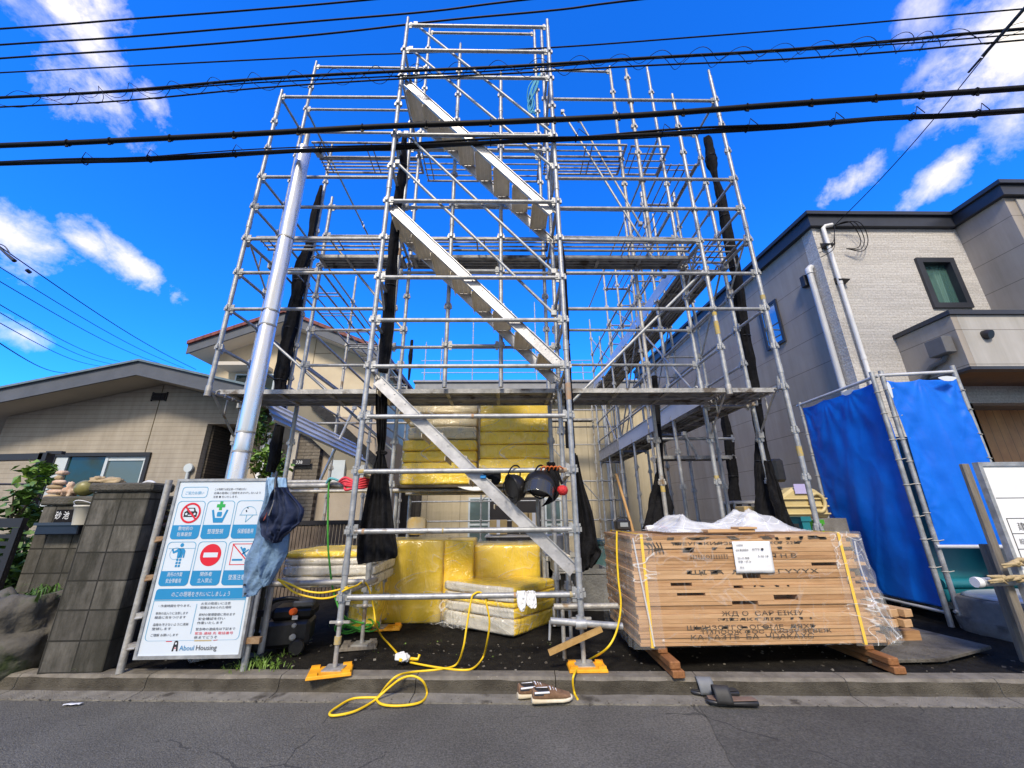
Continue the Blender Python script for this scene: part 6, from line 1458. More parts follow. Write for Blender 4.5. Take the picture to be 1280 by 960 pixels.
secs = [[q+Vector((.10+.115*s*math.copysign(abs(math.cos(a))**.5, math.cos(a)), .03+y, .10+.10*s*math.copysign(abs(math.sin(a))**.5, math.sin(a)))) for a in [i*math.pi/12 for i in range(24)]] for s, y in ((.9, 0), (1, .02), (1, .07), (.9, .09))]
mb.loft(secs); obj('block', mb, mat('yellow white mottled foam', (.72, .66, .52), (.78, .50, .06), 4, .5), t)

# ------------------------------------------------------------------ wrapped timber stack
TX0, TX1, TY0, TY1, TZ0, TZ1 = .985, 2.80, 3.30, 4.20, .150, .915
G['timber'] = [mat('timber %d' % i, c1, c2, 5, .75, 0, .15, 40, stretch=(.7, 8, 8), spots=c3, sscale=3, sthr=.64) for i, (c1, c2, c3) in enumerate((((.37, .205, .092), (.51, .305, .15), (.25, .13, .052)), ((.45, .27, .13), (.57, .36, .19), (.31, .17, .072)), ((.27, .14, .056), (.41, .23, .103), (.17, .085, .034)), ((.40, .225, .10), (.53, .32, .16), (.14, .07, .03))))]
ts = thing('timber_stack', 'large strapped stack of sawn timber under clear wrap near kerb', 'timber stack', (1.9, 3.7, TZ0))
z = TZ0; row = 0
while z < TZ1-.012:
    h = min(rnd.choice((.021, .024, .027, .030, .038)), TZ1-z); row += 1; t = (z-TZ0)/(TZ1-TZ0)
    x0 = TX0+rnd.uniform(-.005, .012)+.02*max(0, t-.85); x1 = TX1+.06*(1-t)-.09*t+rnd.uniform(-.12, .07)
    if t > .93: x1 = TX1+.03
    if t < .06: x1 = TX1+.03
    segs = [(x0, x1)]
    if rnd.random() < (.42 if t > .5 else .2):
        c = rnd.uniform(x0+.2, x1-.4); w = rnd.uniform(.06, .22); segs = [(x0, c), (c+w, x1)]
    for a, c in segs:
        yy = TY0+rnd.uniform(0, .006)+(.01 if rnd.random() < .1 else 0); mb = MB()
        mb.box2((a, yy, z+.0004), (c, TY1-.02, z+h-.0006))
        # chequered ends on the left where boards stand proud or back
        obj('board', mb, rnd.choice(G['timber']), ts, bevel=.0013)
    if len(segs) == 2:
        mb = MB(); mb.box2((segs[0][1]+.003, TY0+.12, z+.002), (segs[1][0]-.003, TY1-.03, z+h-.002)); obj('board', mb, G['timber'][2], ts)
    z += h
# stencilled marks printed on the board edges
G['stencil'] = mat('black stencil ink', (.045, .036, .027), (.10, .078, .055), 40, .9)
mb = MB()
def stencil(x, zc, n, h, w, gap=.3):
    cx_ = x
    for i in range(n):
        if cx_ > TX1-.22: break
        ww = w*1.3*rnd.uniform(.5, 1.6)
        for part in range(rnd.choice((1, 2, 2))):
            hh = h*1.25*rnd.uniform(.4, 1); s = rnd.uniform(-.4, .4)*ww; z0 = zc+rnd.uniform(0, h-hh)
            mb.add([(cx_+s, TY0-.0012, z0+hh), (cx_+ww*.5+s, TY0-.0012, z0+hh), (cx_+ww*.5, TY0-.0012, z0), (cx_, TY0-.0012, z0)], [(0, 1, 2, 3)])
        cx_ += ww*(1+gap)
for x, zc, n, h, w in ((1.62, .315, 10, .016, .026), (1.40, .63, 5, .026, .05), (1.16, .80, 7, .020, .07), (1.10, .84, 8, .018, .06), (1.12, .875, 12, .022, .08), (2.15, .87, 6, .018, .06), (1.9, .535, 4, .012, .03), (1.45, .26, 6, .016, .05)):
    stencil(x, zc, n, h, w, .9)
def print_(s, x, z, h, w):
    text_into(mb, s, (x, TY0-.0005, z), (1, 0, 0), (0, 0, 1), h, thick=.0012, width=w)
print_('КА-ЕАЗТЕ  БА  ЧЦАКАХС', 1.36, .196, .040, .92); print_('ТМЛООЖ ФОС  ДЗОЗУ ЗЕВЕЖ', 1.44, .228, .034, .98); print_('ШЫЦЗСТГС  ОГОМЕ  ЛЯХГ', 1.34, .256, .040, .96)
print_('ЖД О  САР ЕІКІУ', 1.62, .345, .042, .62); print_('ЭІ.САК ГЛІО.', 1.58, .312, .026, .5)
print_('ЩІТА  ЛО  ІІІ ГҮҮҮХ', 1.42, .628, .042, 1.0); print_('ІІІІІІОІІІІІЇІ', 1.44, .738, .038, .30); print_('І Я Н В', 2.02, .738, .042, .26)
print_('ТРЕУГ  КИЛЗЯ', 1.30, .838, .03, .5); print_('ХОГ 22М', 2.08, .838, .03, .25)
obj('stencil_mark', mb, G['stencil'], ts)
mb = MB()
for k in range(5): mb.tube([(1.10+.03*k, TY0-.004, .86), (1.13+.025*k, TY0-.004, .82+.01*(k % 2)), (1.12+.03*k, TY0-.004, .78)], .004, 5)
obj('scrawl', mb, G['stencil'], ts)
for x in (1.075, 2.655):
    mb = MB(); w = .011; o = .007
    P_ = [(TY0-o, TZ0-.004), (TY0-o, TZ1+o), (TY1+o, TZ1+o), (TY1+o, TZ0-.004)]
    mb.box2((x-w, TY0-o-.001, TZ0), (x+w, TY0-o+.0015, TZ1+.004)); mb.box2((x-w, TY0-o, TZ1+.004), (x+w, TY1+o, TZ1+.0065)); mb.box2((x-w, TY1+o-.002, TZ0), (x+w, TY1+o, TZ1+.0035)); mb.box2((x-w, TY0-o, TZ0-.004), (x+w, TY1+o, TZ0-.001))
    obj('strap', mb, mat('yellow strap', (.80, .50, .005), (.86, .56, .01), 20, .4), ts)
a, c = aY(914, 677, TY0-.014), aY(969, 716, TY0-.014)
mb = MB()
def lf(u, v): return Vector((a.x+.006*v+(c.x-a.x)*u, TY0-.013-.006*abs(noise.noise(Vector((u*3, v*3, 2)))), c.z+(a.z-c.z)*v))
mb.grid(14, 10, lf); lb = obj('paper_label', mb, G['white'], ts, solid=.001)
for s, u, v, h, w in (('出荷明細', .10, .86, .016, .05), ('品名 構造用製材', .06, .70, .018, .10), ('0773 ●', .50, .72, .02, .09), ('納入先 現場', .08, .45, .016, .09), ('数量 一式 36', .08, .34, .016, .10), ('5 00 18', .62, .50, .018, .08), ('担当', .10, .16, .014, .03)):
    mb = MB(); text_into(mb, s, (a.x+(c.x-a.x)*u, TY0-.0215, c.z+(a.z-c.z)*v), (1, 0, 0), (0, 0, 1), h, width=w); obj('lettering', mb, G['ink'], lb)
# stretch wrap round the two ends
def wrapend(x0, x1, seed, ragged):
    mb = MB(); loop = [(x0, TY0-.012), (x1, TY0-.012), (x1, TY1+.01), (x0, TY1+.01)]
    path = [(x0, TY0-.010)]+[(x0+(x1-x0)*t, TY0-.012) for t in (.3, .6, .9)]+[(x1, TY0+.02)]+[(x1, TY0+(TY1-TY0)*t) for t in (.1, .25, .45, .65, .85, 1)]
    path = [Vector((p[0], p[1], 0)) for p in path]; path = smooth(path, 6)
    def f(u, v):
        i = min(int(u*(len(path)-1)), len(path)-2); p = path[i].lerp(path[i+1], u*(len(path)-1)-i)
        z = TZ0-.01+(TZ1-TZ0+.02)*v
        k = noise.noise(Vector((u*7+seed, v*3, 0)))*.02+noise.noise(Vector((u*18+seed, v*14, 2)))*.012
        e = abs(k)*(1 if ragged else .6)*(1.6 if u > .45 else .35)
        sx = 1 if x1 > x0 else -1
        bot = ragged*(1-v)**2*.09*(u > .3)
        return Vector((p.x+sx*(e+bot), p.y-.3*e*(u < .5), z))
    mb.grid(60, 40, f); return mb
obj('wrap', wrapend(TX1-.22, TX1+.045, 3, 1.0), G['film_thin'], ts); obj('wrap', wrapend(TX0+.18, TX0-.012, 8, .4), G['film_thin'], ts)
mb = MB()
def ff(u, v): return Vector((TX0+.16+(TX1-TX0-.38)*u, TY0-.011-.010*abs(noise.noise(Vector((u*9, v*4, 5)))), TZ0+(TZ1-TZ0)*v))
mb.grid(60, 24, ff); obj('wrap', mb, film_mat('front stretch wrap', .012, streak=.14), ts)
mb = MB()
def bulge(u, v):
    w = 1-v; x = TX1-.085+.10*u+.09*w**1.6*u+.03*w*w
    r_ = 1-abs(noise.noise(Vector((u*3+v*2, v*7, 3))))
    return Vector((x+.025*noise.noise(Vector((v*9, u*3, 1))), TY0-.016-.05*math.sin(math.pi*min(1, u*1.1))*r_**3-.012*r_, TZ0+.02+(TZ1-TZ0-.03)*v))
mb.grid(24, 60, bulge); obj('wrap', mb, film_mat('bunched stretch wrap', .10, streak=.5), ts); mb = MB()
mb.tube(smooth([Vector((TX1-.04, TY0-.02, TZ1-.06)), Vector((TX1-.055, TY0-.03, .66)), Vector((TX1-.02, TY0-.035, .42)), Vector((TX1+.04, TY0-.035, .28)), Vector((TX1+.12, TY0-.02, .19))]), [.006]*25, 5)
obj('wrap_fold', mb, G['film_white'], ts); mb = MB()
mb.tube(smooth([Vector((TX0+.02, TY0-.014, TZ1-.02)), Vector((TX0+.05, TY0-.018, .6)), Vector((TX0+.085, TY0-.018, .3)), Vector((TX0+.10, TY0-.014, .16))]), .007, 5)
obj('wrap_fold', mb, G['film_white'], ts)
# skids under the stack
for k, (xa, lab) in enumerate(((1.19, 'the stair tower'), (2.735, 'the blue screen'))):
    t = thing('timber_skid', 'rough timber skid under timber stack end nearest %s' % lab, 'skid', (xa, 3.25, 0), 'skids under the timber stack')
    R = Matrix.Rotation((-.08, .06)[k], 3, 'Z'); m = mat('orange timber %d' % k, (.19, .075, .022), (.30, .13, .045), 7, .75, 0, .3, 30, stretch=(8, .8, 8), spots=(.16, .07, .02), sscale=4, sthr=.6)
    for (dx, y0, z0, z1, w) in ((0, 3.15, .004, .05, .085), (-.012, 3.17, .052, .098, .075), (-.03, 3.33, .10, .146, .07)):
        mb = MB(); mb.box((xa+dx, (y0+4.15)/2, (z0+z1)/2), (w, 4.15-y0, z1-z0), None); obj('beam', mb, m, t, bevel=.006)
# cut lumber lying to the right
t = thing('lumber_bundle', 'short bundle of pale square lumber between timber stack and blue screen', 'lumber', (3.0, 3.8, .12))
for i in range(2):
    for j in range(2):
        q = aY(1119+18*i, 783-13*j, 3.62); mb = MB(); mb.beam(q+Vector((0, 0, .02)), q+Vector((-.25, 1.1, .02)), .085, .058); obj('beam', mb, G['timber'][1], t, bevel=.004)
mb = MB(); q = aY(1128, 788, 3.75); mb.box((q.x, 3.8, q.z*.5), (.3, .09, max(.03, q.z-.01))); obj('bearer', mb, G['timber'][2], t); mb = MB(); mb.box((q.x-.15, 4.5, q.z*.5), (.3, .09, max(.03, q.z-.01))); obj('bearer', mb, G['timber'][2], t)
# crumpled film and cardboard on top
t = thing('plastic_film', 'heap of crumpled white plastic film on top of timber stack', 'plastic film', (1.9, 3.8, TZ1))
fa, fb = aY(822, 660, 3.6).x, aY(997, 660, 3.6).x
mb = MB()
def pf_(u, v):
    x = fa+(fb-fa)*u; y = 3.42+.6*v; e = min(1, 6*min(u, 1-u))*min(1, 5*min(v, 1-v))
    b_ = .06+.045*math.sin(u*9.5+.6)+.05*math.exp(-((u-.62)/.12)**2)
    r_ = 1-abs(noise.noise(Vector((u*4, v*3, 1.5)))); r2 = 1-abs(noise.noise(Vector((u*7+3*v, v*4, 4)))); 
    return Vector((x+.02*noise.noise(Vector((u*8, v*8, 9))), y, TZ1+.010+e*(b_*(.35+.75*r_**2)+.045*r2**3+.006*noise.noise(Vector((u*16, v*12, 7))))))
mb.grid(110, 70, pf_); obj('film', mb, G['film_white'], t)
mb = MB()
def pf2_(u, v):
    p = pf_(u, v); p.z = TZ1+.008+(p.z-TZ1)*.55+.012*noise.noise(Vector((u*22, v*20, 3))); return p
mb.grid(80, 50, pf2_); obj('film', mb, G['film_white'], t)
t = thing('cardboard', 'flat brown cardboard piece on front edge of timber top', 'cardboard', (1.9, 3.35, TZ1))
a, c = aY(884, 667, 3.36), aY(942, 661, 3.36); mb = MB(); mb.box2((a.x, 3.34, TZ1+.009), (c.x, 3.50, TZ1+.032)); mb.box2((c.x-.14, 3.325, TZ1+.0335), (c.x+.01, 3.45, TZ1+.05)); obj('sheet', mb, mat('cardboard', (.50, .30, .14), (.58, .37, .19), 3, .85), t, bevel=.003)
# tools on the timber
q = aY(778, 658, 4.0); t = thing('site_radio', 'small black site radio with grey display on timber stack', 'radio', (q.x, 4.0, TZ1+.006))
mb = MB(); mb.box((q.x, 4.0, TZ1+.056), (.14, .09, .09)); obj('body', mb, G['black'], t, bevel=.012)
mb = MB(); mb.box((q.x+.005, 3.953, TZ1+.06), (.075, .006, .04)); obj('display', mb, mat('grey display', (.25, .28, .30), None, rough=.2), t, bevel=.002)
mb = MB(); mb.tube(smooth([Vector((q.x-.05, 4.0, TZ1+.10)), Vector((q.x-.03, 4.0, TZ1+.125)), Vector((q.x+.04, 4.0, TZ1+.125)), Vector((q.x+.06, 4.0, TZ1+.10))]), .008, 6); obj('handle', mb, G['black'], t)
q = aY(817, 663, 3.9); t = thing('work_glove', 'white glove with red palm lying on top of timber stack', 'glove', (q.x, 3.9, TZ1+.006))
mb = MB(); mb.loft([[Vector((q.x+x, 3.9+w*math.cos(a), TZ1+.03+h*math.sin(a))) for a in [i*math.pi/6 for i in range(12)]] for x, w, h in ((-.07, .03, .02), (-.03, .045, .026), (.03, .045, .024), (.06, .04, .018))]); obj('cloth', mb, G['white'], t)
mb = MB()
for k in range(4): mb.tube(smooth([Vector((q.x+.05, 3.87+.02*k, TZ1+.035)), Vector((q.x+.09, 3.865+.022*k, TZ1+.04)), Vector((q.x+.12, 3.86+.025*k, TZ1+.018))]), .010, 7)
obj('finger', mb, G['sign_red'], t)
# broom
a, c = aY(770, 592, 4.9), aY(789, 655, 4.9); t = thing('broom', 'wooden handled broom leaning behind the black site radio', 'broom', (c.x, 4.9, 0))
mb = MB(); d = (c-a).normalized(); mb.tube([a, c], .017, 8); mb.tube([c, Vector((c.x+.12, 4.9, .22))], .017, 8); obj('handle', mb, mat('pine handle', (.55, .32, .13), (.62, .38, .17), 6, .6), t)
mb = MB(); mb.box((c.x+.13, 4.9, .19), (.26, .06, .07)); 
for k in range(30): mb.tube([(c.x+.01+.008*k, 4.9+rnd.uniform(-.02, .02), .16), (c.x+.0+.0085*k, 4.9+rnd.uniform(-.04, .04), .0)], .004, 4)
obj('bristles', mb, mat('straw', (.45, .30, .12), (.55, .38, .16), 30, .9), t)

# ------------------------------------------------------------------ things hanging on the tower pipes
pz0, pz2 = zt_k(0), zt_k(2)
def hang_helmet(px_, py_, label, m, tilt, scale=1.0, Y=TY-.02, visor=False, group='safety helmets hanging on the tower pipe'):
    c = aY(px_, py_, Y); t = thing('safety_helmet', label, 'helmet', c, group); R = Matrix.Rotation(tilt, 3, 'Y') @ Matrix.Rotation(-.5, 3, 'X')
    mb = MB(); secs = []; n = 24
    for rr_, z in ((.118, -.03), (.121, -.01), (.118, .02), (.108, .055), (.088, .085), (.055, .106), (.02, .114)):
        secs.append([c+R@Vector((rr_*math.cos(a)*1.12*scale, rr_*math.sin(a)*scale*.95, z*scale)) for a in [2*math.pi*i/n for i in range(n)]])
    mb.loft(secs); 
    br = [[c+R@Vector((.135*math.cos(a)*scale*f, (.04+.115*(1 if f > .5 else .9))*math.sin(a)*scale*1.0, zz)) for a in [math.pi*1.0+math.pi*i/14 for i in range(15)]] for f, zz in ((.95, -.03), (1.08, -.045))]
    for q in range(3): mb.tube([c+R@Vector((x*scale, y*scale, z*scale+.006)) for x, y, z in ((-.11, (q-1)*.04, .03), (-.05, (q-1)*.045, .088), (.05, (q-1)*.045, .088), (.11, (q-1)*.04, .03))], .009, 6)
    mb.tube([c+R@Vector((.135*math.cos(a)*scale, .116*math.sin(a)*scale, -.03*scale)) for a in [2*math.pi*i/n for i in range(n)]], .008, 6, closed=True)
    obj('shell', mb, m, t)
    mb = MB(); top = Vector((c.x, Y, pz2)); mb.tube(smooth([c+R@Vector((-.10*scale, 0, -.02)), Vector((c.x-.05, Y-.03, pz2-.03)), Vector((c.x-.01, Y-.03, pz2+.03)), Vector((c.x+.04, Y+.02, pz2+.03)), Vector((c.x+.05, Y+.03, pz2-.04)), c+R@Vector((.10*scale, 0, -.02))]), .007, 6)
    mb.tube(smooth([c+R@Vector((-.10*scale, .02, -.03)), c+R@Vector((-.05, -.02, -.12*scale)), c+R@Vector((.03, -.03, -.14*scale)), c+R@Vector((.09*scale, .02, -.03))]), .006, 5); obj('chin_strap', mb, G['net'], t)
    if visor:
        mb = MB(); mb.grid(14, 8, lambda u, v: c+R@Vector((.128*math.cos(math.pi*(1.05+.9*u))*scale, .128*math.sin(math.pi*(1.05+.9*u))*scale, (-.02-.12*v)*scale))); obj('visor', mb, G['smoke'], t, solid=.003)
    return t
G['gloss_black'] = mat('gloss black', (.008, .0075, .007), (.016, .015, .014), 6, .3, spec=.3); G['smoke'] = mat('smoked visor', (.05, .05, .045), None, rough=.08, alpha=.75, spec=.8); G['olive'] = mat('olive cloth', (.08, .08, .03), (.14, .13, .06), 10, .85, 0, .4, 60)
hang_helmet(643, 610, 'glossy black helmet hanging nearest lowest stair stringer', G['gloss_black'], 1.3, .85)
hang_helmet(675, 606, 'larger black helmet with smoked visor hanging on tower pipe', G['gloss_black'], .25, 1.0, visor=True)
q = aY(703, 613, TY-.02); t = thing('red_pouch', 'small round red cord ball hanging by the black visor helmet', 'pouch', q); mb = MB(); mb.lathe(q+Vector((0, 0, -.05)), [(.02, .01), (.04, .025), (.048, .05), (.04, .078), (.02, .09)], 16); obj('ball', mb, mat('red cord', (.45, .01, .015), (.62, .03, .03), 60, .6, 0, .6, 80), t)
mb = MB(); mb.tube([q+Vector((0, 0, .05)), q+Vector((-.03, .0, .14)), Vector((q.x-.04, TY-.03, pz2+.01))], .012, 6); obj('cord', mb, G['net'], t)
q = aY(688, 592, TY-.02); t = thing('tool_harness', 'black webbing harness bunched over pipe between helmet and red ball', 'harness', q); mb = MB(); drape(mb, [((683, 578), (694, 578)), ((684, 592), (698, 594)), ((689, 608), (700, 612)), ((684, 624), (697, 622)), ((676, 634), (690, 628))], .035, 4, TY-.02, folds=5, amp=.012); obj('webbing', mb, G['net'], t)
mb = MB(); 
for k in range(5): mb.tube(smooth([aY(676+5*k, 588, TY-.03), aY(679+5*k, 583, TY-.06), aY(684+5*k, 586, TY-.03)]), .007, 5)
obj('orange_cord', mb, mat('orange cord', (.60, .14, .03), None, rough=.7), t)
q = aY(608, 600, TY+.12); t = thing('tool_bag', 'black tool bag with blue tag behind the lowest stair stringer', 'bag', q); mb = MB(); drape(mb, [((592, 591), (626, 590)), ((591, 597), (626, 600)), ((596, 604), (622, 606))], .06, 3, TY+.12, folds=4, amp=.01); obj('bag', mb, G['net'], t)
mb = MB(); mb.box(aY(604, 596, TY+.03), (.05, .03, .03)); obj('blue_tag', mb, mat('bright blue tag', (.02, .25, .65), None), t, bevel=.006)
for k, px_ in enumerate((652, 664)):
    t = thing('cotton_glove', ('white cotton glove over lowest front pipe, nearer the yellow cord', 'white cotton glove over lowest front pipe, nearer the timber stack')[k], 'glove', aY(px_, 748, TY-.03), 'gloves on the tower pipe'); mb = MB()
    drape(mb, [((px_-6, 739), (px_+5, 739)), ((px_-6, 746), (px_+6, 746)), ((px_-5, 756), (px_+6+k, 755)), ((px_-2+k*2, 764-k*4), (px_+3+k*3, 764-k*4))], .012, 3+k, TY-.032, folds=4, amp=.006); obj('glove', mb, G['white'], t)
# black skirt nets / clothes hanging
t = thing('hanging_net', 'large black net skirt hanging below a knot inside stair tower', 'net', aY(478, 580, 3.3), 'black net skirts'); mb = MB()
drape(mb, [((470, 478), (484, 476)), ((470, 510), (484, 512)), ((471, 545), (482, 548)), ((472, 566), (480, 566)), ((468, 580), (483, 580)), ((458, 620), (488, 620)), ((450, 660), (493, 662)), ((445, 692), (497, 690)), ((446, 706), (494, 698))], .06, 6, 3.62, folds=9, amp=.03); obj('net', mb, G['net'], t)
mb = MB(); mb.tube([aY(477+6*math.cos(u), 566+1.5*math.sin(u), 3.60) for u in [k*math.pi/8 for k in range(16)]], .012, 6, closed=True); obj('knot', mb, G['net'], t)
t = thing('hanging_net', 'black net skirt hanging between stair tower and timber stack', 'net', aY(730, 640, 3.75), 'black net skirts'); mb = MB()
drape(mb, [((714, 565), (722, 570)), ((716, 600), (730, 605)), ((718, 640), (741, 640)), ((720, 680), (748, 680)), ((721, 708), (752, 690)), ((722, 716), (745, 706))], .07, 3, 3.75, folds=6, amp=.03); obj('net', mb, G['net'], t)
t = thing('hanging_net', 'black net skirt spread beside the beige container', 'net', aY(990, 640, 4.4), 'black net skirts'); mb = MB()
drape(mb, [((957, 575), (962, 580)), ((960, 600), (975, 610)), ((966, 630), (985, 640)), ((975, 665), (995, 668))], .05, 9, 4.35, folds=5, amp=.03); obj('net', mb, G['net'], t)
t = thing('hanging_net', 'black net skirt hanging behind end of plastic film heap', 'net', aY(948, 640, 4.55), 'black net skirts'); mb = MB()
drape(mb, [((948, 570), (956, 570)), ((947, 600), (962, 602)), ((944, 640), (975, 640)), ((942, 666), (985, 668))], .05, 12, 4.55, folds=5, amp=.03); obj('net', mb, G['net'], t)
q = aY(972, 588, 5.2); t = thing('black_case', 'black rounded case against taupe wall beside blue screen', 'case', q); mb = MB(); mb.box(q, (.14, .12, .30)); obj('case', mb, G['black'], t, bevel=.03)

# ------------------------------------------------------------------ cords and ropes
G['ycord'] = mat('yellow cord', (.82, .52, .01), (.88, .60, .02), 30, .45); G['grope'] = mat('green rope', (.03, .22, .02), (.06, .32, .04), 60, .7)
def gp(x, y):  # a point of the photograph lying on whatever ground is there
    for z in (.008, -.088):
        p = aZ(x, y, z); s = (p-K0).dot(KN)
        if z > 0 and s > .02: return p
        if z < 0 and s < .0: return p
    p = aY(x, y, 3.20); return p
def cord(name, label, segs, r, m, cat='cord', group=None):
    P = smooth(segs, 6); t = thing(name, label, cat, P[0], group); mb = MB(); mb.tube(P, r, 7); obj('cord', mb, m, t); return t
z34 = lambda x, y, Y=TY-.03: aY(x, y, Y)
def q7(x, y): return (360+x/3.2, 720+y/3.2)
cp = [aY(*q7(800, 100), TY+.02), aY(*q7(770, 66), TY), z34(*q7(745, 72)), z34(*q7(733, 95)), aY(*q7(715, 200), TY-.05), aY(*q7(700, 290), TY-.06)] + [gp(*q7(*p)) for p in ((672, 355), (600, 374), (500, 384))] + [gp(*q7(*p)) for p in ((440, 398), (400, 432), (372, 470), (355, 492), (378, 514), (450, 519), (530, 505), (556, 470), (540, 422), (498, 400), (450, 412), (400, 450), (345, 498), (270, 540), (190, 558), (166, 550), (200, 522), (262, 490), (355, 486))]
cord('extension_cord', 'yellow extension cord looping from front pipe over kerb to road', cp, .0075, G['ycord'])
cp = [z34(*q7(790, 95)), aY(*q7(806, 180), TY-.02), aY(*q7(797, 260), TY+.05)] + [gp(*q7(*p)) for p in ((780, 325), (742, 368), (690, 376), (600, 366), (530, 354), (488, 345))]
cord('extension_cord', 'yellow extension cord from front pipe to white plug on soil', cp, .0075, G['ycord'])
cp = [gp(502, 827), gp(495, 815), gp(486, 805), gp(476, 794), aY(470, 780, 3.75), aY(467, 760, 3.8), aY(463, 742, 3.75), aY(458, 730, 3.7), aY(452, 728, 3.6), aY(446, 732, 3.5), aY(432, 737, 3.36), aY(420, 745, 3.45), aY(400, 748, 3.5), aY(372, 742, 3.5), aY(358, 733, 3.5), aY(347, 724, 3.5)]
cord('extension_cord', 'long yellow extension cord sagging from sign post to white plug', cp, .0075, G['ycord'])
cp = [aY(347, 724, 3.47), aY(362, 730, 3.47), aY(380, 738, 3.47), aY(400, 741, 3.47), aY(420, 738, 3.45), aY(434, 734, 3.37)]
cord('extension_cord', 'upper short yellow cord loop beside the sign post', cp, .0075, G['ycord'])
cp = [aY(*p, 3.28) for p in ((771, 664), (771, 690), (773, 725), (776, 752), (774, 775), (768, 796), (757, 812))] + [gp(*p) for p in ((738, 824), (725, 832))] + [aY(718, 842, 3.19), aY(716, 852, 3.17)] + [gp(*p) for p in ((718, 866), (722, 874))]
cord('extension_cord', 'yellow extension cord hanging down end of timber stack to gutter', cp, .0075, G['ycord'])
q = gp(502, 829); t = thing('plug_connector', 'white taped plug connector lying on dark soil', 'plug', q); mb = MB()
for k in range(5): mb.box(q+Vector((rnd.uniform(-.03, .03), rnd.uniform(-.02, .02), .035+rnd.uniform(-.012, .012))), (.06, .04, .045), Matrix.Rotation(rnd.uniform(-1, 1), 3, 'Z') @ Matrix.Rotation(rnd.uniform(-.6, .6), 3, 'Y'))
obj('plug', mb, G['white'], t, bevel=.006)
mb = MB(); mb.box(q+Vector((.0, -.045, .035)), (.02, .004, .02)); mb.tube([q+Vector((.05, 0, .03)), q+Vector((.12, .01, .02)), q+Vector((.13, .02, .05))], .012, 6); obj('pin', mb, G['ycord'], t)
cord('green_rope', 'thin green rope hanging from rail beside red webbing sling', [aY(*p, 3.70) for p in ((414, 600), (411, 606), (410, 640), (410, 680), (412, 705), (415, 730), (420, 750), (428, 768))] + [aY(440, 776, 3.9), aY(455, 779, 3.95)], .008, G['grope'], 'rope')
t = thing('green_rope', 'loose coil of green rope on soil by the wooden foot board', 'rope', gp(445, 790)); mb = MB()
for k in range(9):
    c = gp(444+rnd.uniform(-6, 8), 792+rnd.uniform(-5, 4)); a1 = rnd.uniform(0, 3)
    mb.tube([c+Vector((math.cos(u)*(.13+.02*k % .05), math.sin(u)*.09, .02+.007*k+.05*math.sin(u+a1)**2)) for u in [i*math.pi/9 for i in range(18)]], .007, 6, closed=True)
obj('coil', mb, G['grope'], t)
t = thing('red_sling', 'crumpled red webbing sling tied on rail beside black net skirt', 'sling', aY(440, 604, 3.72)); mb = MB()
for k in range(5): mb.tube(smooth([aY(424+2*k, 602+k, 3.70), aY(432, 599+3*k+rnd.uniform(-2, 2), 3.66), aY(444, 602+2*k, 3.64), aY(452, 598+3*k, 3.66), aY(463-k, 596+3*k, 3.72)]), [.012]*24+[.012], 6)
obj('webbing', mb, mat('red webbing', (.58, .03, .05), (.70, .06, .08), 30, .7), t)
t = thing('green_tape', 'short green and blue strap knotted on the rail', 'strap', aY(416, 600, 3.74)); mb = MB(); mb.tube(smooth([aY(408, 604, 3.7), aY(413, 598, 3.68), aY(424, 601, 3.7), aY(432, 604, 3.72)]), .010, 6); obj('strap', mb, mat('aqua strap', (.10, .38, .42), None), t)

# ------------------------------------------------------------------ black machine by the sign
q = aZ(372, 803, 0.0); t = thing('dust_extractor', 'black wheeled site vacuum with orange switch under insulation pack', 'machine', (q.x, 3.95, 0)); cx, cy = q.x, 3.95
def sb(c, s, bev, name, m, R=None): mb = MB(); mb.box(Vector((cx, cy, 0))+Vector(c), s, R); return obj(name, mb, m, t, bevel=bev)
Rv = Matrix.Rotation(.25, 3, 'Z')
sb((0, 0, .14), (.36, .30, .20), .03, 'tank', G['black'], Rv); sb((.03, 0, .29), (.34, .27, .10), .03, 'motor_head', G['gloss_black'], Rv); sb((.11, -.03, .36), (.17, .16, .05), .012, 'lid', mat('grey lid', (.10, .10, .095), (.15, .15, .14), 5, .4), Rv)
mb = MB(); mb.tube(smooth([Vector((cx-.17, cy-.10, .30)), Vector((cx-.12, cy-.13, .385)), Vector((cx+.0, cy-.11, .41)), Vector((cx+.08, cy-.08, .395))]), .017, 8); obj('handle', mb, G['black'], t)
mb = MB(); mb.lathe((cx+.085, cy-.150, .315), [(.028, 0), (.026, .04), (.02, .045)], 12, axis=(0, -1, .1)); obj('orange_switch', mb, mat('orange switch', (.80, .12, .01), None, rough=.4), t)
for z, r_ in ((.215, .017), (.13, .024)):
    mb = MB(); mb.lathe((cx+.11, cy-.165, z), [(r_, 0), (r_, .02), (r_*.5, .022)], 14, axis=(.2, -1, 0)); obj('knob', mb, mat('grey knob', (.35, .36, .36), None), t)
mb = MB(); mb.box((cx+.10, cy-.155, .27), (.045, .006, .03)); obj('white_label', mb, G['white'], t)
for s in (-1, 1): mb = MB(); mb.lathe((cx+s*.15, cy-.15, .055), [(.055, 0), (.06, .01), (.06, .03), (.05, .04)], 16, axis=(s*.2, -1, 0)); obj('wheel', mb, G['black'], t)
mb = MB(); mb.tube(smooth([Vector((cx-.16, cy-.12, .13)), Vector((cx-.24, cy-.2, .07)), Vector((cx-.2, cy-.25, .03)), Vector((cx-.05, cy-.26, .025))]), .022, 8); obj('hose', mb, G['black'], t)

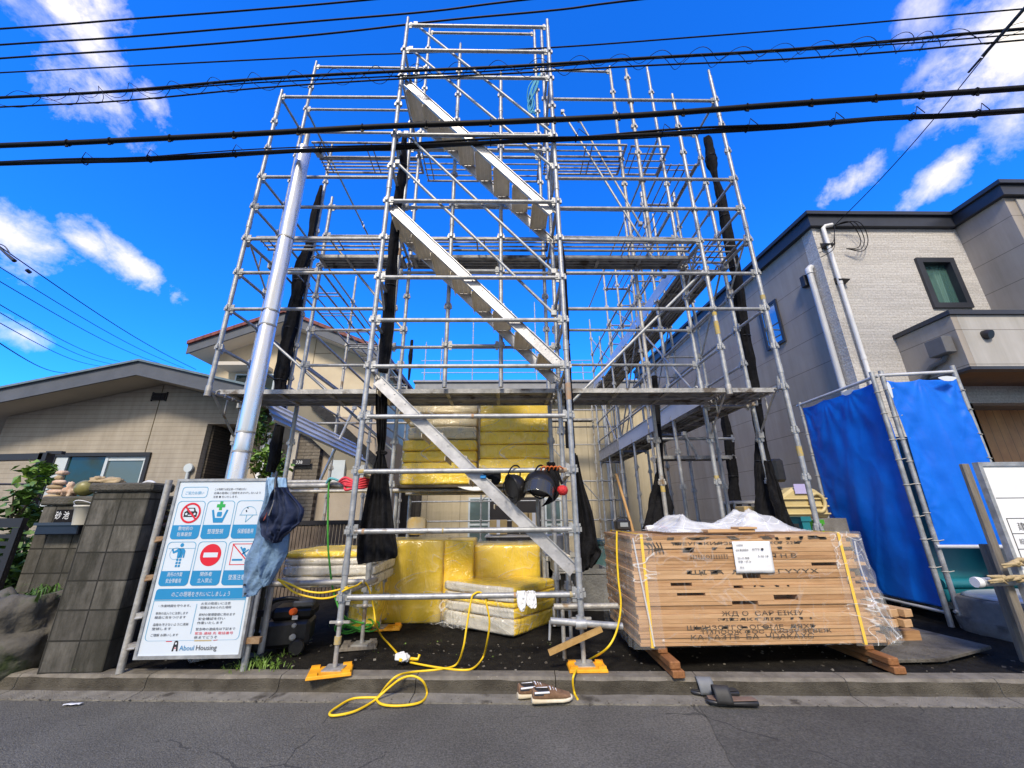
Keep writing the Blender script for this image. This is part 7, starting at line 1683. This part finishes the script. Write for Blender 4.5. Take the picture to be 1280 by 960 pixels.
# ------------------------------------------------------------------ site clutter behind
def crate(name, label, x0, y0, x1, y1, Y, dep, m, cat='crate', slots=True, z0=None):
    a, c = aY(x0, y0, Y), aY(x1, y1, Y); zb_ = c.z if z0 is None else z0
    t = thing(name, label, cat, ((a.x+c.x)/2, Y+dep/2, zb_)); mb = MB(); w = .012; h = a.z-zb_
    mb.box2((a.x, Y, zb_), (c.x, Y+dep, zb_+w))
    for (p, q) in (((a.x, Y), (c.x, Y+w)), ((a.x, Y+dep-w), (c.x, Y+dep)), ((a.x, Y+w), (a.x+w, Y+dep-w)), ((c.x-w, Y+w), (c.x, Y+dep-w))): mb.box2((p[0], p[1], zb_+w), (q[0], q[1], a.z))
    obj('box', mb, m, t, bevel=.004)
    mb = MB(); mb.box2((a.x-.012, Y-.012, a.z-.05), (c.x+.012, Y-.001, a.z+.004)); 
    if slots:
        b3 = MB()
        for k in range(4): b3.box2((a.x+.02, Y-.008, zb_+.03+k*(h-.1)/4), (c.x-.02, Y-.001, zb_+.045+k*(h-.1)/4))
        obj('slats', b3, m, t)
    obj('rim', mb, m, t); return t
crate('plastic_crate', 'white slatted plastic crate behind lowest stair foot', 692, 691, 719, 712, 5.0, .4, mat('white crate', (.50, .48, .42), (.60, .58, .52), 6, .6), z0=.42)
crate('block_pile', 'grey concrete block pile below white slatted crate', 700, 712, 765, 760, 5.2, .5, mat('grey blocks', (.13, .13, .13), (.22, .22, .21), 5, .9, 0, .5, 40), 'blocks', False, z0=-.02)
for k, (x0, y0, x1, y1, lab) in enumerate(((640, 641, 660, 664, 'wider one behind the helmets'), (661, 641, 674, 664, 'narrower one behind the helmets'), (612, 650, 634, 668, 'low one behind the lowest stair'))):
    a, c = aY(x0, y0, 7.5), aY(x1, y1, 7.5); t = thing('cardboard_box', 'tan cardboard box on rear deck, '+lab, 'box', (a.x, 7.5, c.z), 'cardboard boxes at the rear'); mb = MB(); mb.box2((a.x, 7.5, c.z), (c.x, 7.9, a.z)); obj('box', mb, mat('tan box %d' % k, (.48, .34, .14), (.56, .41, .19), 4, .8), t, bevel=.006)
    mb = MB(); mb.box2(((a.x+c.x)/2-.03, 7.494, c.z), ((a.x+c.x)/2+.03, 7.499, a.z)); obj('tape', mb, G['white'], t)
t = thing('site_bench', 'pale site bench carrying the cardboard boxes at rear', 'bench', (0, 7.7, 0)); a, c = aY(606, 665, 7.4), aY(690, 669, 7.4); mb = MB(); mb.box2((a.x, 7.4, c.z-.03), (c.x, 8.0, c.z-.002)); obj('top', mb, G['wool_white'], t, bevel=.004)
for x in (a.x+.05, c.x-.05): mb = MB(); mb.box2((x-.03, 7.45, 0), (x+.03, 7.95, c.z-.032)); obj('leg', mb, G['board_wood'], t)
a = aY(655, 690, 6.2)
for k, (px_, py_) in enumerate(((686, 688), (693, 680))):
    q = aY(px_, py_, 5.6); t = thing('paint_tin', ('grey paint tin behind the lowest stair, lower one', 'grey paint tin behind the lowest stair, upper one')[k], 'tin', (q.x, 5.6, 0), 'tins on the site'); mb = MB(); mb.lathe((q.x, 5.6, q.z-.12), [(.12, 0), (.125, .01), (.125, .22), (.13, .23), (.12, .24)], 18); mb.box2((q.x-.1, 5.5, -.02), (q.x+.1, 5.7, q.z-.122)); obj('tin', mb, G['galv_new'], t)
q = aY(750, 684, 6.0); t = thing('teal_cooler', 'teal and white cooler box between black skirt and timber', 'cooler', (q.x, 6.0, 0)); mb = MB(); mb.box2((q.x-.22, 6.0, .25), (q.x+.2, 6.4, q.z+.02)); obj('box', mb, mat('teal box', (.10, .22, .22), (.14, .28, .27), 4, .4), t, bevel=.02); mb = MB(); mb.box2((q.x-.24, 5.98, q.z+.022), (q.x+.22, 6.42, q.z+.10)); obj('lid', mb, mat('dark teal', (.03, .09, .09), None, rough=.4), t, bevel=.02); mb = MB(); mb.box2((q.x-.3, 5.95, -.03), (q.x+.3, 6.4, .248)); obj('stand', mb, G['slab'], t)
crate('storage_crate', 'teal storage crate below the beige container', 1001, 646, 1016, 668, 4.75, .4, mat('teal crate', (.01, .16, .20), (.015, .20, .25), 4, .45), z0=.35)
crate('storage_crate', 'green storage crate beside the teal crate', 1018, 650, 1032, 668, 4.9, .3, mat('green crate', (.05, .30, .02), (.07, .36, .03), 4, .45), z0=.35)
crate('storage_crate', 'black storage crate beside black net skirt', 990, 655, 1000, 672, 4.7, .3, G['black'], z0=.35)
t = thing('beige_container', 'large beige plastic container with lavender label beside blue screen', 'container', (aY(1000, 640, 5.1).x, 5.1, .5)); q0, q1 = aY(977, 648, 5.1), aY(1030, 610, 5.1)
G['beige_pl'] = mat('beige plastic', (.50, .40, .18), (.60, .49, .24), 4, .45)
mb = MB(); mb.prism([(q0.x, 5.1, q0.z), (q1.x, 5.1, q0.z), (q1.x, 5.1, q1.z-.10), (q1.x-.12, 5.1, q1.z), (q0.x+.25, 5.1, q1.z+.02), (q0.x+.02, 5.1, q1.z-.12)], (0, .5, 0)); obj('body', mb, G['beige_pl'], t, bevel=.03)
mb = MB()
for k in range(3): mb.tube([(q0.x+.01, 5.085, q0.z+.05+.09*k), (q1.x-.01, 5.085, q0.z+.05+.09*k)], .012, 6)
mb.tube([(q1.x-.15+.09*math.cos(u), 5.07, q1.z-.18+.11*math.sin(u)) for u in [i*math.pi/8 for i in range(16)]], .022, 8, closed=True); obj('rib', mb, G['beige_pl'], t)
q = aY(1001, 611, 5.08); mb = MB(); mb.box(q+Vector((0, .0, 0)), (.17, .006, .12)); obj('label_plate', mb, mat('lavender label', (.42, .38, .66), (.50, .46, .72), 3, .5), t)
mb = MB(); mb.box2((q0.x-.1, 5.0, -.02), (q1.x+.1, 5.6, q0.z-.003)); obj('stand', mb, G['slab'], t)
q = aY(930, 628, 5.6); t = thing('folding_stool', 'grey folding work stool behind plastic film heap', 'stool', (q.x, 5.6, 0)); mb = MB(); mb.box2((q.x-.2, 5.5, q.z-.02), (q.x+.2, 5.8, q.z+.02)); obj('top', mb, G['alu'], t, bevel=.006)
for s in (-1, 1): mb = MB(); mb.tube([(q.x+s*.18, 5.52, q.z-.02), (q.x+s*.24, 5.45, 0)], .018, 8); mb.tube([(q.x+s*.18, 5.78, q.z-.02), (q.x+s*.24, 5.85, 0)], .018, 8); obj('leg', mb, G['galv'], t)
mb = MB(); mb.box2((q.x-.21, 5.48, q.z-.18), (q.x+.21, 5.498, q.z-.05)); obj('panel', mb, G['galv_old'], t)
a, c = aY(930, 633, 4.9), aY(945, 641, 4.9); t = thing('cardboard_box', 'small tan cardboard box behind plastic film heap', 'box', (a.x, 4.9, 0), 'cardboard boxes at the rear'); mb = MB(); mb.box2((a.x, 4.9, 0.0), (c.x, 5.1, a.z)); obj('box', mb, mat('tan card', (.48, .34, .14), (.56, .41, .19), 4, .8), t, bevel=.006)
q = aY(668, 118, BYY); t = thing('blue_rope', 'bunch of light blue rope hanging near top of tower', 'rope', q); mb = MB()
for k in range(9): x = -.05-.012*k; mb.tube(smooth([aY(676, 92, BYY-.05), aY(664+rnd.uniform(-4, 6), 110+rnd.uniform(-4, 4), BYY-.05), aY(661+rnd.uniform(-3, 8), 130, BYY-.05+.01*k), aY(660+k*1.3, 142+rnd.uniform(-3, 3), BYY-.05)]), .010, 5)
obj('strands', mb, mat('light blue rope', (.05, .30, .45), (.10, .42, .58), 30, .7), t)

# ------------------------------------------------------------------ footwear on the gutter
def shoe_secs(c, R, L, prof):
    out = []
    for t, w, zb_, zt_, off in prof:
        ring = []
        for k in range(20):
            a = 2*math.pi*k/20; cx_ = math.cos(a); sz = math.sin(a)
            ring.append(Vector(c)+R@Vector(((t-.5)*L, off+w*math.copysign(abs(cx_)**.7, cx_), (zb_+zt_)/2+(zt_-zb_)/2*math.copysign(abs(sz)**.7, sz))))
        out.append(ring)
    return out
G['suede'] = mat('brown suede', (.14, .075, .04), (.24, .14, .08), 20, .9, 0, .3, 120); G['sole'] = mat('cream sole', (.55, .47, .32), (.66, .60, .47), 12, .7)
def sneaker(px_, py_, rot, label, m1):
    c = aZ(px_, py_, -.088); t = thing('sneaker', label, 'shoe', c, 'pair of sneakers on the gutter'); R = Matrix.Rotation(rot, 3, 'Z'); L = .27
    mb = MB(); mb.loft(shoe_secs(c, R, L, [(0, .025, 0, .028, 0), (.04, .036, 0, .032, 0), (.25, .038, 0, .028, 0), (.5, .040, 0, .025, .002), (.75, .050, 0, .026, .004), (.9, .044, .002, .030, .004), (1, .020, .006, .032, .004)])); obj('sole', mb, G['sole'], t)
    mb = MB(); mb.loft(shoe_secs(c, R, L, [(.02, .022, .02, .075, 0), (.06, .032, .02, .082, 0), (.2, .034, .02, .070, 0), (.38, .036, .02, .068, 0), (.52, .039, .02, .078, .002), (.66, .045, .02, .064, .004), (.82, .044, .02, .050, .004), (.95, .030, .02, .042, .004)])); obj('upper', mb, m1, t)
    mb = MB(); mb.loft(shoe_secs(c, R, L, [(.07, .020, .078, .084, 0), (.14, .026, .060, .0765, 0), (.30, .027, .055, .0745, 0), (.42, .024, .06, .074, 0)])); obj('opening', mb, G['black'], t)
    mb = MB(); mb.loft(shoe_secs(c, R, L, [(.05, .0345, .040, .074, 0), (.13, .0365, .042, .066, 0), (.28, .0375, .044, .060, 0)])); obj('dark_panel', mb, mat('dark shoe panel', (.02, .025, .04), (.04, .045, .06), 20, .7), t)
    mb = MB(); mb.tube([Vector(c)+R@Vector(((u-.5)*L, s*.034, .066)) for s in (1,) for u in (.06, .15, .3, .42)], .006, 6); mb.tube([Vector(c)+R@Vector(((u-.5)*L, -.036, .064)) for u in (.06, .15, .3, .42)], .006, 6)
    for k in range(3): mb.tube([Vector(c)+R@Vector(((.46+.07*k-.5)*L, s, .082-.006*k-abs(s)*.25)) for s in (-.025, 0, .025)], .004, 5)
    obj('white_trim', mb, G['white'], t); return t
sneaker(671, 870, .22, 'brown sneaker at back of the pair, half hidden', G['suede']); sneaker(690, 877, .10, 'brown suede sneaker with cream sole, nearer the road', G['suede'])
def sandal(px_, py_, rot, label, m_strap, m_bed, band):
    c = aZ(px_, py_, -.088); t = thing('slide_sandal', label, 'sandal', c, 'pair of slide sandals on the gutter'); R = Matrix.Rotation(rot, 3, 'Z'); L = .31
    mb = MB(); mb.loft(shoe_secs(c, R, L, [(0, .022, .0, .030, 0), (.05, .034, 0, .034, 0), (.3, .038, 0, .030, 0), (.55, .043, 0, .026, 0), (.8, .047, 0, .026, 0), (.94, .036, .0, .028, 0), (1, .018, .004, .028, 0)])); obj('sole', mb, G['black'], t)
    mb = MB(); mb.loft(shoe_secs(c, R, L, [(.02, .020, .030, .034, 0), (.08, .030, .033, .039, 0), (.3, .034, .029, .034, 0), (.55, .039, .025, .030, 0), (.8, .043, .025, .030, 0), (.96, .024, .027, .031, 0)])); obj('footbed', mb, m_bed, t)
    mb = MB(); mb.grid(14, 6, lambda u, v: Vector(c)+R@Vector(((.5+.32*v-.5)*L+.01*math.sin(math.pi*u), -.050*math.cos(math.pi*u), .012+.085*math.sin(math.pi*u)))); obj('strap', mb, m_strap, t, solid=.005); return t
sandal(893, 868, 3.0, 'grey slide sandal lying upright against the kerb', mat('grey strap', (.13, .14, .15), (.18, .19, .20), 10, .6), mat('dark footbed', (.03, .03, .03), None), 0)
sandal(915, 880, 2.95, 'black slide sandal with brown footbed on road edge', mat('black strap', (.02, .02, .02), (.035, .035, .035), 10, .6), mat('brown footbed', (.13, .085, .065), (.19, .13, .10), 14, .8), 1)
q = aZ(90, 881, -.095); t = thing('paper_scrap', 'white paper scrap lying on road before the gate pillar', 'litter', q); mb = MB(); mb.grid(6, 3, lambda u, v: q+Vector((-.05+.10*u, -.015+.03*v+.01*u, .003+.008*abs(noise.noise(Vector((u*4, v*4, 0))))))); obj('paper', mb, G['white'], t, solid=.0008)

# a thing made of one mesh is that mesh itself
for o in list(COL.objects):
    if o.type == 'EMPTY' and len(o.children) == 1 and not o.children[0].children:
        c = o.children[0]; keys = {k: o[k] for k in ('label', 'category', 'group') if k in o}; nm = o.name
        c.parent = None; c.location = o.location; bpy.data.objects.remove(o); c.name = nm
        for k, v in keys.items(): c[k] = v
for o in bpy.data.objects:
    for k in ('loc',):
        if k in o: del o[k]
for m in bpy.data.materials:
    if 'nodes_out' in m: del m['nodes_out']
